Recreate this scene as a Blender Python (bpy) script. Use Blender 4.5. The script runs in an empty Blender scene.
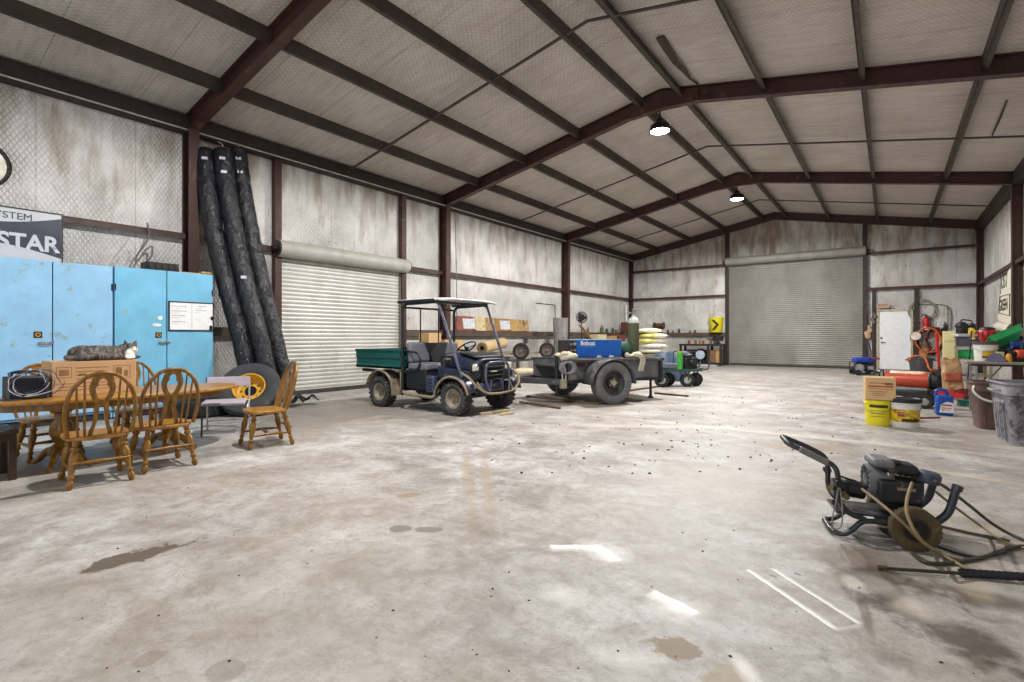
import bpy, bmesh, math, random
from mathutils import Vector, Matrix, Euler
random.seed(7)
SC = bpy.context.scene
COL = SC.collection
PI = math.pi
V = Vector
# ---------------------------------------------------------------- camera model of the hall
FPX, XV, YV, HC = 509.5, 889.5, 336.5, 1.216
TH = math.atan((XV - 512) / FPX); CT, ST = math.cos(TH), math.sin(TH)
def ray(px, py):
    a = (px - 512) / FPX; b = -(py - YV) / FPX
    return V((-ST + a * CT, CT + a * ST, b))
def G(px, py, z=0.0):
    r = ray(px, py); t = (z - HC) / r.z
    return V((r.x * t, r.y * t, z))
def WX(px, py, X):
    r = ray(px, py); t = X / r.x
    return V((X, r.y * t, HC + r.z * t))
def WY(px, py, Y):
    r = ray(px, py); t = Y / r.y
    return V((r.x * t, Y, HC + r.z * t))
def D(px, py, d):
    r = ray(px, py)
    return V((r.x * d, r.y * d, HC + r.z * d))
# ---------------------------------------------------------------- objects and their words
def tag(o, label=None, cat=None, group=None, kind=None):
    if label: o['label'] = label
    if cat: o['category'] = cat
    if group: o['group'] = group
    if kind: o['kind'] = kind
    return o
def thing(name, label, cat, loc=(0, 0, 0), rz=0.0, group=None, rot=None):
    o = bpy.data.objects.new(name, None); COL.objects.link(o)
    o.empty_display_size = 0.1
    o.location = loc; o.rotation_euler = rot if rot else (0, 0, rz)
    return tag(o, label, cat, group)
def copy_tree(o, parent=None):
    c = o.copy(); COL.objects.link(c)
    if parent: c.parent = parent
    for ch in list(o.children): copy_tree(ch, c)
    return c
# ---------------------------------------------------------------- mesh builder
def catmull(pts, n=6, closed=False):
    P = [V(p) for p in pts]
    if len(P) < 3: return P
    out = []
    m = len(P)
    for i in range(m if closed else m - 1):
        if closed: a, b, c, d = P[(i - 1) % m], P[i], P[(i + 1) % m], P[(i + 2) % m]
        else: a, b, c, d = P[max(i - 1, 0)], P[i], P[i + 1], P[min(i + 2, m - 1)]
        for k in range(n):
            t = k / n
            out.append(0.5 * ((2 * b) + (c - a) * t + (2 * a - 5 * b + 4 * c - d) * t * t + (3 * b - a - 3 * c + d) * t ** 3))
    if not closed: out.append(P[-1])
    return out
def frame_of(axis):
    z = V(axis).normalized()
    h = V((0, 0, 1)) if abs(z.z) < 0.9 else V((1, 0, 0))
    x = h.cross(z).normalized(); y = z.cross(x)
    return x, y, z
def mtx(o, x, y, z):
    m = Matrix.Identity(4)
    for i, c in enumerate((x, y, z, o)):
        for j in range(3): m[j][i] = c[j]
    return m
class MB:
    def __init__(s): s.bm = bmesh.new()
    def face(s, vs):
        try: s.bm.faces.new(vs)
        except ValueError: pass
    def box(s, c, size, R=None, taper=1.0, tz=None):
        hx, hy, hz = size[0] / 2, size[1] / 2, size[2] / 2
        q = []
        for z in (-1, 1):
            k = taper if z > 0 else 1.0
            for x, y in ((-1, -1), (1, -1), (1, 1), (-1, 1)):
                p = V((x * hx * k, y * hy * k, z * hz))
                if R is not None: p = R @ p
                q.append(s.bm.verts.new(p + V(c)))
        for f in ((3, 2, 1, 0), (4, 5, 6, 7), (0, 1, 5, 4), (1, 2, 6, 5), (2, 3, 7, 6), (3, 0, 4, 7)): s.face([q[i] for i in f])
        return s
    def bar(s, p0, p1, w, h, up=(0, 0, 1)):
        p0, p1 = V(p0), V(p1); d = p1 - p0; z = d.normalized()
        u = V(up)
        if abs(z.dot(u)) > 0.95: u = V((1, 0, 0))
        x = u.cross(z).normalized(); y = z.cross(x)
        R = Matrix((x, y, z)).transposed()
        return s.box((p0 + p1) / 2, (w, h, d.length), R)
    def cyl(s, p0, p1, r, r1=None, n=20, caps=True):
        return s.sweep([V(p0), V(p1)], [r, r if r1 is None else r1], n, caps)
    def sweep(s, P, r, n=8, caps=True, closed=False, flat=1.0):
        if not isinstance(r, (list, tuple)): r = [r] * len(P)
        m = len(P); rings = []
        tang = []
        for i in range(m):
            if closed: t = P[(i + 1) % m] - P[i - 1]
            else: t = P[min(i + 1, m - 1)] - P[max(i - 1, 0)]
            tang.append(t.normalized() if t.length > 1e-9 else V((0, 0, 1)))
        x, y, z = frame_of(tang[0])
        for i in range(m):
            t = tang[i]
            x = (x - t * x.dot(t))
            x = x.normalized() if x.length > 1e-6 else frame_of(t)[0]
            y = t.cross(x)
            rings.append([s.bm.verts.new(P[i] + (x * math.cos(2 * PI * k / n) + y * math.sin(2 * PI * k / n) * flat) * r[i]) for k in range(n)])
        for i in range(m if closed else m - 1):
            a, b = rings[i], rings[(i + 1) % m]
            for k in range(n): s.face((a[k], a[(k + 1) % n], b[(k + 1) % n], b[k]))
        if caps and not closed:
            s.face(rings[0][::-1]); s.face(rings[-1])
        return s
    def tube(s, pts, r, n=8, k=6, closed=False, caps=True):
        P = catmull(pts, k, closed) if k > 1 else [V(p) for p in pts]
        if isinstance(r, (list, tuple)):
            m = len(P); rr = []
            for i in range(m):
                f = i / max(m - 1, 1) * (len(r) - 1); j = min(int(f), len(r) - 2)
                rr.append(r[j] + (r[j + 1] - r[j]) * (f - j))
            r = rr
        return s.sweep(P, r, n, caps, closed)
    def poly(s, pts, r, n=8, bend=0.06):
        """pipe with rounded corners"""
        P = [V(p) for p in pts]; out = [P[0]]
        for i in range(1, len(P) - 1):
            a, b, c = P[i - 1], P[i], P[i + 1]
            d0 = min(bend, (a - b).length * 0.45); d1 = min(bend, (c - b).length * 0.45)
            q0 = b + (a - b).normalized() * d0; q1 = b + (c - b).normalized() * d1
            for k in range(6):
                t = k / 5; out.append(q0 * (1 - t) ** 2 + b * 2 * t * (1 - t) + q1 * t * t)
        out.append(P[-1])
        return s.sweep(out, r, n)
    def lathe(s, prof, o=(0, 0, 0), axis=(0, 0, 1), n=24, closed=False):
        x, y, z = frame_of(axis); o = V(o); rings = []
        for r, h in prof:
            if r < 1e-6: rings.append([s.bm.verts.new(o + z * h)])
            else: rings.append([s.bm.verts.new(o + z * h + (x * math.cos(2 * PI * k / n) + y * math.sin(2 * PI * k / n)) * r) for k in range(n)])
        m = len(rings)
        for i in range(m if closed else m - 1):
            a, b = rings[i], rings[(i + 1) % m]
            for k in range(n):
                k2 = (k + 1) % n
                if len(a) == 1 and len(b) == 1: continue
                if len(a) == 1: s.face((a[0], b[k2], b[k]))
                elif len(b) == 1: s.face((a[k], a[k2], b[0]))
                else: s.face((a[k], a[k2], b[k2], b[k]))
        return s
    def prism(s, pts, M, t):
        """polygon in the xy plane of M, extruded t along its z"""
        a = [s.bm.verts.new(M @ V((p[0], p[1], 0))) for p in pts]
        b = [s.bm.verts.new(M @ V((p[0], p[1], t))) for p in pts]
        s.face(a[::-1]); s.face(b)
        k = len(pts)
        for i in range(k): s.face((a[i], a[(i + 1) % k], b[(i + 1) % k], b[i]))
        return s
    def ell(s, c, r, R=None, n=16, m=10):
        c = V(c); rows = []
        for i in range(m + 1):
            ph = PI * i / m
            if i in (0, m):
                p = V((0, 0, r[2] * math.cos(ph)))
                if R is not None: p = R @ p
                rows.append([s.bm.verts.new(c + p)])
            else:
                row = []
                for k in range(n):
                    a = 2 * PI * k / n
                    p = V((r[0] * math.sin(ph) * math.cos(a), r[1] * math.sin(ph) * math.sin(a), r[2] * math.cos(ph)))
                    if R is not None: p = R @ p
                    row.append(s.bm.verts.new(c + p))
                rows.append(row)
        for i in range(m):
            a, b = rows[i], rows[i + 1]
            for k in range(n):
                k2 = (k + 1) % n
                if len(a) == 1: s.face((a[0], b[k], b[k2]))
                elif len(b) == 1: s.face((a[k], b[0], a[k2]))
                else: s.face((a[k], b[k], b[k2], a[k2]))
        return s
    def surf(s, f, nu, nv):
        g = [[s.bm.verts.new(V(f(i / nu, j / nv))) for j in range(nv + 1)] for i in range(nu + 1)]
        for i in range(nu):
            for j in range(nv): s.face((g[i][j], g[i + 1][j], g[i + 1][j + 1], g[i][j + 1]))
        return s
    def build(s, name, mat, parent=None, bevel=0.0, smooth=True, angle=38, solid=0.0, sub=0, remesh=0.0, segs=2):
        bmesh.ops.recalc_face_normals(s.bm, faces=s.bm.faces[:])
        me = bpy.data.meshes.new(name); s.bm.to_mesh(me); s.bm.free()
        o = bpy.data.objects.new(name, me); COL.objects.link(o)
        if mat: me.materials.append(mat)
        if smooth and len(me.polygons):
            me.polygons.foreach_set('use_smooth', [True] * len(me.polygons))
            me.set_sharp_from_angle(angle=math.radians(angle))
        if parent: o.parent = parent
        if remesh:
            md = o.modifiers.new('r', 'REMESH'); md.mode = 'VOXEL'; md.voxel_size = remesh; md.use_smooth_shade = True
            md = o.modifiers.new('s', 'SMOOTH'); md.iterations = 6; md.factor = 0.5
        if solid:
            md = o.modifiers.new('t', 'SOLIDIFY'); md.thickness = solid; md.offset = 0
        if bevel:
            md = o.modifiers.new('b', 'BEVEL'); md.width = bevel; md.segments = segs; md.limit_method = 'ANGLE'; md.angle_limit = math.radians(40)
        if sub:
            md = o.modifiers.new('u', 'SUBSURF'); md.levels = sub; md.render_levels = sub
        return o
def RZ(a): return Matrix.Rotation(a, 3, 'Z')
def RX(a): return Matrix.Rotation(a, 3, 'X')
def RY(a): return Matrix.Rotation(a, 3, 'Y')
def text(name, body, size, M, mat, parent=None, ext=0.001, align='CENTER', bold=0.0, sx=1.0):
    c = bpy.data.curves.new(name, 'FONT'); c.body = body; c.size = size; c.extrude = ext; c.align_x = align; c.align_y = 'CENTER'; c.offset = bold
    tmp = bpy.data.objects.new(name, c); COL.objects.link(tmp)
    dg = bpy.context.evaluated_depsgraph_get(); me = bpy.data.meshes.new_from_object(tmp.evaluated_get(dg))
    bpy.data.objects.remove(tmp); bpy.data.curves.remove(c); me.materials.clear(); me.materials.append(mat)
    o = bpy.data.objects.new(name, me); COL.objects.link(o)
    o.matrix_world = M @ Matrix.Diagonal((sx, 1, 1, 1))
    if parent:
        o.parent = parent
    return o
# ---------------------------------------------------------------- materials
def lin(c):
    if isinstance(c, str):
        c = c.lstrip('#'); c = [int(c[i:i + 2], 16) / 255 for i in (0, 2, 4)]
    return tuple(x / 12.92 if x <= 0.04045 else ((x + 0.055) / 1.055) ** 2.4 for x in c) + (1.0,)
class NT:
    def __init__(s, name):
        s.m = bpy.data.materials.new(name); s.m.use_nodes = True
        s.t = s.m.node_tree; s.t.nodes.clear()
        s.out = s.t.nodes.new('ShaderNodeOutputMaterial')
        s.p = s.t.nodes.new('ShaderNodeBsdfPrincipled')
        s.t.links.new(s.p.outputs[0], s.out.inputs[0])
        s.tc = s.t.nodes.new('ShaderNodeTexCoord')
        s.obj = s.tc.outputs['Object']
    def link(s, a, b): s.t.links.new(a, b)
    def put(s, sock, v):
        if hasattr(v, 'is_output'): s.link(v, sock)
        else: sock.default_value = v
    def math(s, op, a, b=None, c=None, clamp=False):
        n = s.t.nodes.new('ShaderNodeMath'); n.operation = op; n.use_clamp = clamp
        s.put(n.inputs[0], a)
        if b is not None: s.put(n.inputs[1], b)
        if c is not None: s.put(n.inputs[2], c)
        return n.outputs[0]
    def sep(s, v):
        n = s.t.nodes.new('ShaderNodeSeparateXYZ'); s.link(v, n.inputs[0]); return n.outputs
    def comb(s, x, y, z):
        n = s.t.nodes.new('ShaderNodeCombineXYZ')
        for i, v in enumerate((x, y, z)): s.put(n.inputs[i], v)
        return n.outputs[0]
    def mapping(s, v, loc=(0, 0, 0), rot=(0, 0, 0), sc=(1, 1, 1)):
        n = s.t.nodes.new('ShaderNodeMapping'); s.link(v, n.inputs[0])
        n.inputs[1].default_value = loc; n.inputs[2].default_value = rot; n.inputs[3].default_value = sc
        return n.outputs[0]
    def noise(s, scale, detail=4, rough=0.55, v=None, dist=0.0):
        n = s.t.nodes.new('ShaderNodeTexNoise'); s.link(v if v is not None else s.obj, n.inputs['Vector'])
        n.inputs['Scale'].default_value = scale; n.inputs['Detail'].default_value = detail; n.inputs['Roughness'].default_value = rough
        n.inputs['Distortion'].default_value = dist
        return n.outputs['Fac']
    def voro(s, scale, v=None, feat='F1', rnd=1.0):
        n = s.t.nodes.new('ShaderNodeTexVoronoi'); n.feature = feat; s.link(v if v is not None else s.obj, n.inputs['Vector'])
        n.inputs['Scale'].default_value = scale; n.inputs['Randomness'].default_value = rnd
        return n.outputs['Distance']
    def ramp(s, f, stops):
        n = s.t.nodes.new('ShaderNodeValToRGB'); s.put(n.inputs[0], f); e = n.color_ramp.elements
        while len(e) > 1: e.remove(e[-1])
        e[0].position = stops[0][0]; e[0].color = stops[0][1]
        for p, c in stops[1:]:
            x = e.new(p); x.color = c
        return n.outputs[0]
    def range(s, f, a, b, c=0.0, d=1.0):
        n = s.t.nodes.new('ShaderNodeMapRange'); n.clamp = True
        s.put(n.inputs[0], f)
        for i, v in enumerate((a, b, c, d)): n.inputs[i + 1].default_value = v
        return n.outputs[0]
    def mix(s, f, a, b):
        n = s.t.nodes.new('ShaderNodeMix'); n.data_type = 'RGBA'
        s.put(n.inputs[0], f); s.put(n.inputs[6], a); s.put(n.inputs[7], b)
        return n.outputs[2]
    def bump(s, h, strength=0.3, dist=0.01):
        n = s.t.nodes.new('ShaderNodeBump'); s.link(h, n.inputs['Height'])
        n.inputs['Strength'].default_value = strength; n.inputs['Distance'].default_value = dist
        s.link(n.outputs[0], s.p.inputs['Normal'])
    def set(s, col=None, rough=None, metal=None, spec=None):
        if col is not None: s.put(s.p.inputs['Base Color'], col)
        if rough is not None: s.put(s.p.inputs['Roughness'], rough)
        if metal is not None: s.put(s.p.inputs['Metallic'], metal)
        if spec is not None: s.p.inputs['Specular IOR Level'].default_value = spec
        return s.m
MATS = {}
def mat(name, c, rough=0.5, metal=0.0, var=0.25, scale=9, dirt=None, damt=0.0, dscale=5, bump=0.0, bscale=60):
    """painted / moulded / worn surface: colour, blotchy variation, optional dirt patches"""
    if name in MATS: return MATS[name]
    t = NT(name); c = lin(c)
    n = t.noise(scale, 5)
    lo = tuple(x * (1 - var) for x in c[:3]) + (1,); hi = tuple(min(1, x * (1 + var)) for x in c[:3]) + (1,)
    col = t.ramp(n, [(0.3, lo), (0.7, hi)])
    if dirt:
        d = t.noise(dscale, 8, 0.65)
        col = t.mix(t.range(d, 0.62 - damt * 0.3, 0.72 - damt * 0.3), col, lin(dirt))
    r = t.range(t.noise(scale * 2.3, 3), 0.3, 0.7, max(0.02, rough - 0.1), min(1, rough + 0.1))
    t.set(col, r, metal)
    if bump: t.bump(t.noise(bscale, 4), bump, 0.01)
    MATS[name] = t.m
    return t.m
def emit(name, c, s):
    if name in MATS: return MATS[name]
    t = NT(name); t.set(lin(c), 0.4)
    t.p.inputs['Emission Color'].default_value = lin(c); t.p.inputs['Emission Strength'].default_value = s
    MATS[name] = t.m; return t.m
# ================================================================= the hall
XL, XR = -9.97, 2.506
YF = -2.52
FY = [YF, 3.817, 10.161, 16.679, 22.83]
YB = 22.98
XRG = (XL + XR) / 2
ZE, ZR = 4.758, 5.94
SL = (ZR - ZE) / (XRG - XL)
def zraf(x): return ZR - SL * abs(x - XRG)      # underside of the rafters
RD = 0.30
def zceil(x): return zraf(x) + RD
# ---- materials of the shell
def wall_mat(name, ax, brown=0.5, cell=0.047, glare_rect=None):
    t = NT(name); s = t.sep(t.obj); h, z = s[ax], s[2]
    # quilted insulation behind hexagonal netting
    p = t.comb(t.math('MULTIPLY', h, 1.0), t.math('MULTIPLY', z, 0.62), 0.0)
    pr = t.mapping(p, rot=(0, 0, PI / 4))
    cellv = t.voro(1 / cell * 1.0, pr, 'DISTANCE_TO_EDGE', 0.0)
    patch = t.noise(0.55, 3, 0.5)
    amt = t.range(patch, 0.40, 0.58, 0.25, 1.0)
    net = t.math('MULTIPLY', t.range(cellv, 0.0, 0.14, 1.0, 0.0), amt)
    pillow = t.range(cellv, 0.0, 0.42, 0.0, 1.0)
    seam = t.math('ABSOLUTE', t.math('SUBTRACT', t.math('FRACT', t.math('DIVIDE', h, 1.22)), 0.5))
    seamm = t.range(seam, 0.0, 0.008, 1.0, 0.0)
    base = t.ramp(t.noise(1.4, 6, 0.6), [(0.25, lin('#b9b6b4')), (0.55, lin('#dad8d6')), (0.8, lin('#e8e7e6'))])
    # brown water stains that run down from the top
    run = t.mapping(t.obj, sc=(3.2, 3.2, 0.7))
    st = t.noise(1.0, 7, 0.62, run)
    high = t.range(z, 2.6, 5.2, -0.12, 0.17)
    stain = t.range(t.math('ADD', st, high), 0.52, 0.74, 0.0, brown)
    base = t.mix(stain, base, lin('#8a7760'))
    low = t.math('MULTIPLY', t.range(z, 0.4, 1.5, 0.55, 0.0), t.noise(2.3, 6, 0.6))
    base = t.mix(low, base, lin('#8d7f6c'))
    # torn black flecks
    fl = t.noise(3.7, 2, 0.5, t.mapping(t.obj, sc=(1, 1, 0.7)))
    fl2 = t.noise(9.5, 4, 0.62)
    fleck = t.math('MULTIPLY', t.math('MULTIPLY', t.range(fl, 0.54, 0.62), t.range(s[1], 4, 9, .25, 1.0)), t.range(fl2, 0.64, 0.67))
    base = t.mix(fleck, base, lin('#2c2622'))
    base = t.mix(t.math('MULTIPLY', net, 0.55), base, lin('#5e564f'))
    base = t.mix(t.math('MULTIPLY', seamm, 0.45), base, lin('#4d4640'))
    if glare_rect:
        (h0, h1, z0, z1) = glare_rect
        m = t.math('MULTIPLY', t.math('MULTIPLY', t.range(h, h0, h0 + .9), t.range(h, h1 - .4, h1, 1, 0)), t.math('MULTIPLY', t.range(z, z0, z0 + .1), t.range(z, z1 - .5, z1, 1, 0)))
        base = t.mix(t.math('MULTIPLY', m, 0.8), base, lin('#f1efe6'))  # bright glare painted into the wall colour as a paler patch
    wr_ = t.noise(1.6, 5, .6, t.mapping(t.obj, sc=(1.6, 1.6, .8)), dist=1.2)
    hgt = t.math('ADD', t.math('ADD', t.math('MULTIPLY', t.math('MULTIPLY', pillow, amt), 0.7), t.math('MULTIPLY', t.noise(4.0, 4), 1.4)), t.math('MULTIPLY', wr_, 4.0))
    t.bump(hgt, 0.75, 0.035)
    t.set(base, 0.62, 0.0, 0.35)
    return t.m
M_wl = wall_mat('insulated wall', 1, 0.75)
M_wb = wall_mat('insulated end wall', 0, 0.85, glare_rect=(-7.2, -5.4, 1.5, 2.3))
def ceil_mat():
    t = NT('quilted ceiling'); s = t.sep(t.obj); x, y = s[0], s[1]
    p = t.mapping(t.comb(x, t.math('MULTIPLY', y, 0.7), 0.0), rot=(0, 0, PI / 4))
    cellv = t.voro(17, p, 'DISTANCE_TO_EDGE', 0.0)
    net = t.range(cellv, 0.0, 0.13, 1.0, 0.0)
    pillow = t.range(cellv, 0.0, 0.42)
    base = t.ramp(t.noise(0.9, 6, 0.6), [(0.3, lin('#b9b1a8')), (0.6, lin('#cec6be')), (0.8, lin('#d8d1ca'))])
    wr = t.noise(2.0, 4, 0.6, t.mapping(t.obj, sc=(1.0, 7.0, 1.0)))
    base = t.mix(t.range(wr, 0.45, 0.75, 0, 0.45), base, lin('#948779'))
    seam = t.math('ABSOLUTE', t.math('SUBTRACT', t.math('FRACT', t.math('DIVIDE', y, 1.22)), 0.5))
    base = t.mix(t.range(seam, 0.0, 0.01, 0.5, 0.0), base, lin('#5c534b'))
    base = t.mix(t.math('MULTIPLY', net, 0.34), base, lin('#6a6158'))
    t.bump(t.math('ADD', t.math('MULTIPLY', pillow, 0.5), t.math('MULTIPLY', wr, 0.9)), 0.5, 0.03)
    t.set(base, 0.6, 0.0, 0.3); return t.m
M_ceil = ceil_mat()
def floor_mat():
    t = NT('concrete slab'); P = t.obj
    s = t.sep(P); x, y = s[0], s[1]
    n1 = t.noise(0.35, 6, 0.6); n2 = t.noise(1.7, 9, 0.68, dist=0.4); n3 = t.noise(14, 6, 0.7)
    base = t.ramp(n2, [(0.28, lin('#78736d')), (0.43, lin('#9c9894')), (0.54, lin('#b4b2b0')), (0.64, lin('#c6c5c5')), (0.8, lin('#d8d8d9'))])
    strk = t.noise(1.0, 8, 0.7, t.mapping(P, rot=(0, 0, .25), sc=(.7, 2.6, 1)), dist=.5)
    base = t.mix(t.range(strk, 0.52, 0.70, 0, 0.55), base, lin('#8a7c66'))
    mott = t.noise(6.5, 8, 0.72, dist=.6)
    base = t.mix(t.range(mott, 0.50, 0.70, 0, 0.6), base, lin('#7c746a'))
    base = t.mix(t.range(mott, 0.46, 0.30, 0, 0.35), base, lin('#dedad6'))
    base = t.mix(t.range(n1, 0.42, 0.66, 0, 0.5), base, lin('#a69a8a'))
    base = t.mix(t.range(n3, 0.5, 0.72, 0, 0.35), base, lin('#75695c'))
    crk = t.noise(2.6, 10, 0.75, dist=1.5); base = t.mix(t.range(t.math('ABSOLUTE', t.math('SUBTRACT', crk, .5)), 0.0, 0.012, .35, 0), base, lin('#5f574e'))
    grit = t.noise(70, 3, 0.6)
    base = t.mix(t.range(grit, 0.55, 0.8, 0, 0.35), base, lin('#5e554a'))
    wob = t.noise(5.0, 5, 0.6); wob2 = t.noise(2.1, 5, 0.6, t.mapping(P, loc=(9, 4, 0)))
    def blob(cx, cy, rx, ry, ang, wamt, soft=0.12):
        dx = t.math('SUBTRACT', x, cx); dy = t.math('SUBTRACT', y, cy)
        ca, sa = math.cos(ang), math.sin(ang)
        a = t.math('DIVIDE', t.math('ADD', t.math('MULTIPLY', dx, ca), t.math('MULTIPLY', dy, sa)), rx)
        b = t.math('DIVIDE', t.math('SUBTRACT', t.math('MULTIPLY', dy, ca), t.math('MULTIPLY', dx, sa)), ry)
        d = t.math('SQRT', t.math('ADD', t.math('MULTIPLY', a, a), t.math('MULTIPLY', b, b)))
        d = t.math('ADD', d, t.math('MULTIPLY', t.math('SUBTRACT', wob, 0.5), wamt))
        d = t.math('ADD', d, t.math('MULTIPLY', t.math('SUBTRACT', n3, 0.5), wamt * 0.5))
        return t.range(d, 1.0 - soft, 1.0 + soft, 1.0, 0.0)
    def between(p, q): return (p + q) / 2, (q - p).length / 2, math.atan2((q - p).y, (q - p).x)
    # oil and water marks, broad darker areas, painted shade under the washer
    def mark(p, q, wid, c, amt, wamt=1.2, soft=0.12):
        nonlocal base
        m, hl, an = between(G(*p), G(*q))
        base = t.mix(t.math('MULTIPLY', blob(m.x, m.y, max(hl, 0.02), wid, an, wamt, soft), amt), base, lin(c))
    mark((82, 572), (182, 544), 0.09, '#5f5346', 0.95, 3.0)
    mark((390, 528), (412, 529), 0.055, '#7b756c', 0.9, 1.0)
    mark((414, 530), (444, 529), 0.05, '#7d766d', 0.9, 1.4)
    mark((650, 640), (705, 655), 0.06, '#7c6a50', 0.85, 3.0)
    mark((712, 668), (748, 690), 0.12, '#998a6e', 0.6, 1.4)
    mark((395, 497), (420, 494), 0.05, '#8d7a60', 0.6, 1.6)
    mark((130, 668), (165, 652), 0.05, '#7e7264', 0.5, 1.6)
    mark((205, 675), (245, 665), 0.06, '#7e7264', 0.5, 1.6)
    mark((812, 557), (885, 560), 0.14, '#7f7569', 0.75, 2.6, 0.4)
    mark((878, 522), (958, 548), 0.20, '#463d35', 0.9, 1.6, 0.4)  # water stain, darkened to paint in the washer's shadow
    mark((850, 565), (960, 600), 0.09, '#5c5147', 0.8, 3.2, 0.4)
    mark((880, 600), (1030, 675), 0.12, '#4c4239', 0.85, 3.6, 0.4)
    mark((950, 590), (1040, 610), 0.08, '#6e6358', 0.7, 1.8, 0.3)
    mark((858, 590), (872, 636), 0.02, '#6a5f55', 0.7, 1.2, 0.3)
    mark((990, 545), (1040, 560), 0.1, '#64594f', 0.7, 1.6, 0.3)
    mark((845, 575), (858, 590), 0.05, '#cfc6ba', 0.55, 0.8, 0.3)
    mark((905, 600), (935, 625), 0.07, '#cfc3b2', 0.45, 3.2, 0.5)
    mark((960, 572), (985, 598), 0.06, '#cdbfa9', 0.5, 3.2, 0.5)
    mark((250, 440), (420, 395), 0.6, '#8e8478', 0.5, 1.4, 0.4)  # broad darker areas near the vehicle, trailer and table
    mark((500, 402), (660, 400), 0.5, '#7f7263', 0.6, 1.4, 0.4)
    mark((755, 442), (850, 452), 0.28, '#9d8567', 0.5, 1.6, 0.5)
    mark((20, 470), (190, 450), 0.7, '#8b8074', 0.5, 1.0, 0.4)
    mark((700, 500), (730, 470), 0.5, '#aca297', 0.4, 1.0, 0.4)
    # pale dusty stripes across the slab
    mark((640, 420), (1024, 458), 0.09, '#ddd4c8', 0.5, 1.8, 0.7)
    mark((930, 470), (1024, 485), 0.05, '#d8c9a4', 0.5, 1.8, 0.7)
    mark((560, 425), (760, 428), 0.12, '#d6cec4', 0.5, 1.2, 0.5)
    # tyre tracks
    for px in (472, 490):
        mark((px, 520), (px - 6, 450), 0.05, '#a08f77', 0.5, 0.8, 0.4)
    # white overspray left around things that were painted here
    white = '#f4f3f2'
    def seg(p, q, w, amt, one=True):
        nonlocal base
        a, b = G(*p), G(*q); dv = (b - a); L = dv.length; ux, uy = dv.x / L, dv.y / L
        dx = t.math('SUBTRACT', x, a.x); dy = t.math('SUBTRACT', y, a.y)
        al = t.math('ADD', t.math('MULTIPLY', dx, ux), t.math('MULTIPLY', dy, uy))
        ac = t.math('SUBTRACT', t.math('MULTIPLY', dx, uy), t.math('MULTIPLY', dy, ux))
        ac = t.math('ADD', ac, t.math('MULTIPLY', t.math('SUBTRACT', n3, 0.5), w * 0.6))
        mm = t.math('MULTIPLY', t.range(al, -0.01, 0.01), t.range(al, L - 0.01, L + 0.01, 1, 0))
        edge = t.math('MULTIPLY', t.range(ac, -0.003, 0.003), t.range(ac, w * 0.2, w, 1, 0)) if one else t.range(t.math('ABSOLUTE', ac), w * .3, w, 1, 0)
        base = t.mix(t.math('MULTIPLY', t.math('MULTIPLY', mm, edge), amt), base, lin(white))
    seg((833, 629), (746, 570), 0.035, 1.0); seg((858, 624), (771, 569), 0.03, 0.95)
    seg((833, 629), (858, 624), 0.03, 0.35)
    seg((550, 545), (600, 545), 0.10, 0.8); seg((600, 545), (622, 560), 0.09, 0.9)
    seg((655, 590), (700, 612), 0.10, 0.8)
    mark((590, 545), (620, 560), 0.08, white, 0.6, 1.6, 0.9)
    mark((545, 590), (580, 600), 0.06, white, 0.4, 1.8, 0.9)
    mark((655, 605), (700, 612), 0.07, white, 0.55, 1.9, 0.9)
    mark((600, 655), (650, 662), 0.05, white, 0.4, 1.9, 0.9)
    mark((735, 655), (760, 690), 0.03, white, 0.6, 1.2, 0.6)
    for (p, q) in (((770, 575), (776, 577)), ((795, 573), (800, 575))): mark(p, q, 0.012, '#5b7f9c', 0.9, 0.3)
    t.set(base, t.range(n2, 0.3, 0.7, 0.42, 0.68), 0.0, 0.4)
    t.bump(t.math('ADD', n3, t.math('MULTIPLY', grit, 0.4)), 0.35, 0.012)
    return t.m
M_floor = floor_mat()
M_steel = mat('red oxide steel', '#40241e', 0.55, 0.0, 0.25, 2.5, '#6a4a3e', 0.05, 4)
M_purl = mat('grey brown steel', '#41362f', 0.55, 0.0, 0.25, 3)
def slab(name, pts, ext, m):
    mb = MB(); a = [mb.bm.verts.new(p) for p in pts]; b = [mb.bm.verts.new(V(p) + V(ext)) for p in pts]
    n = len(a); mb.face(a); mb.face(b[::-1])
    for i in range(n): mb.face((a[i], a[(i + 1) % n], b[(i + 1) % n], b[i]))
    o = mb.build(name, m, smooth=False); tag(o, kind='structure'); return o
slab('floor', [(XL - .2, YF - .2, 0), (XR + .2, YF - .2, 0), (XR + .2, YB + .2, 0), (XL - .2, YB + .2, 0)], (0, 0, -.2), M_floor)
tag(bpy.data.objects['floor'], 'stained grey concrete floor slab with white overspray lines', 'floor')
slab('wall_left', [(XL, YF, 0), (XL, YB, 0), (XL, YB, zceil(XL)), (XL, YF, zceil(XL))], (-.15, 0, 0), M_wl)
slab('wall_right', [(XR, YF, 0), (XR, YB, 0), (XR, YB, zceil(XR)), (XR, YF, zceil(XR))], (.15, 0, 0), M_wl)
slab('wall_back', [(XL, YB, 0), (XR, YB, 0), (XR, YB, zceil(XR)), (XRG, YB, zceil(XRG)), (XL, YB, zceil(XL))], (0, .15, 0), M_wb)
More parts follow.
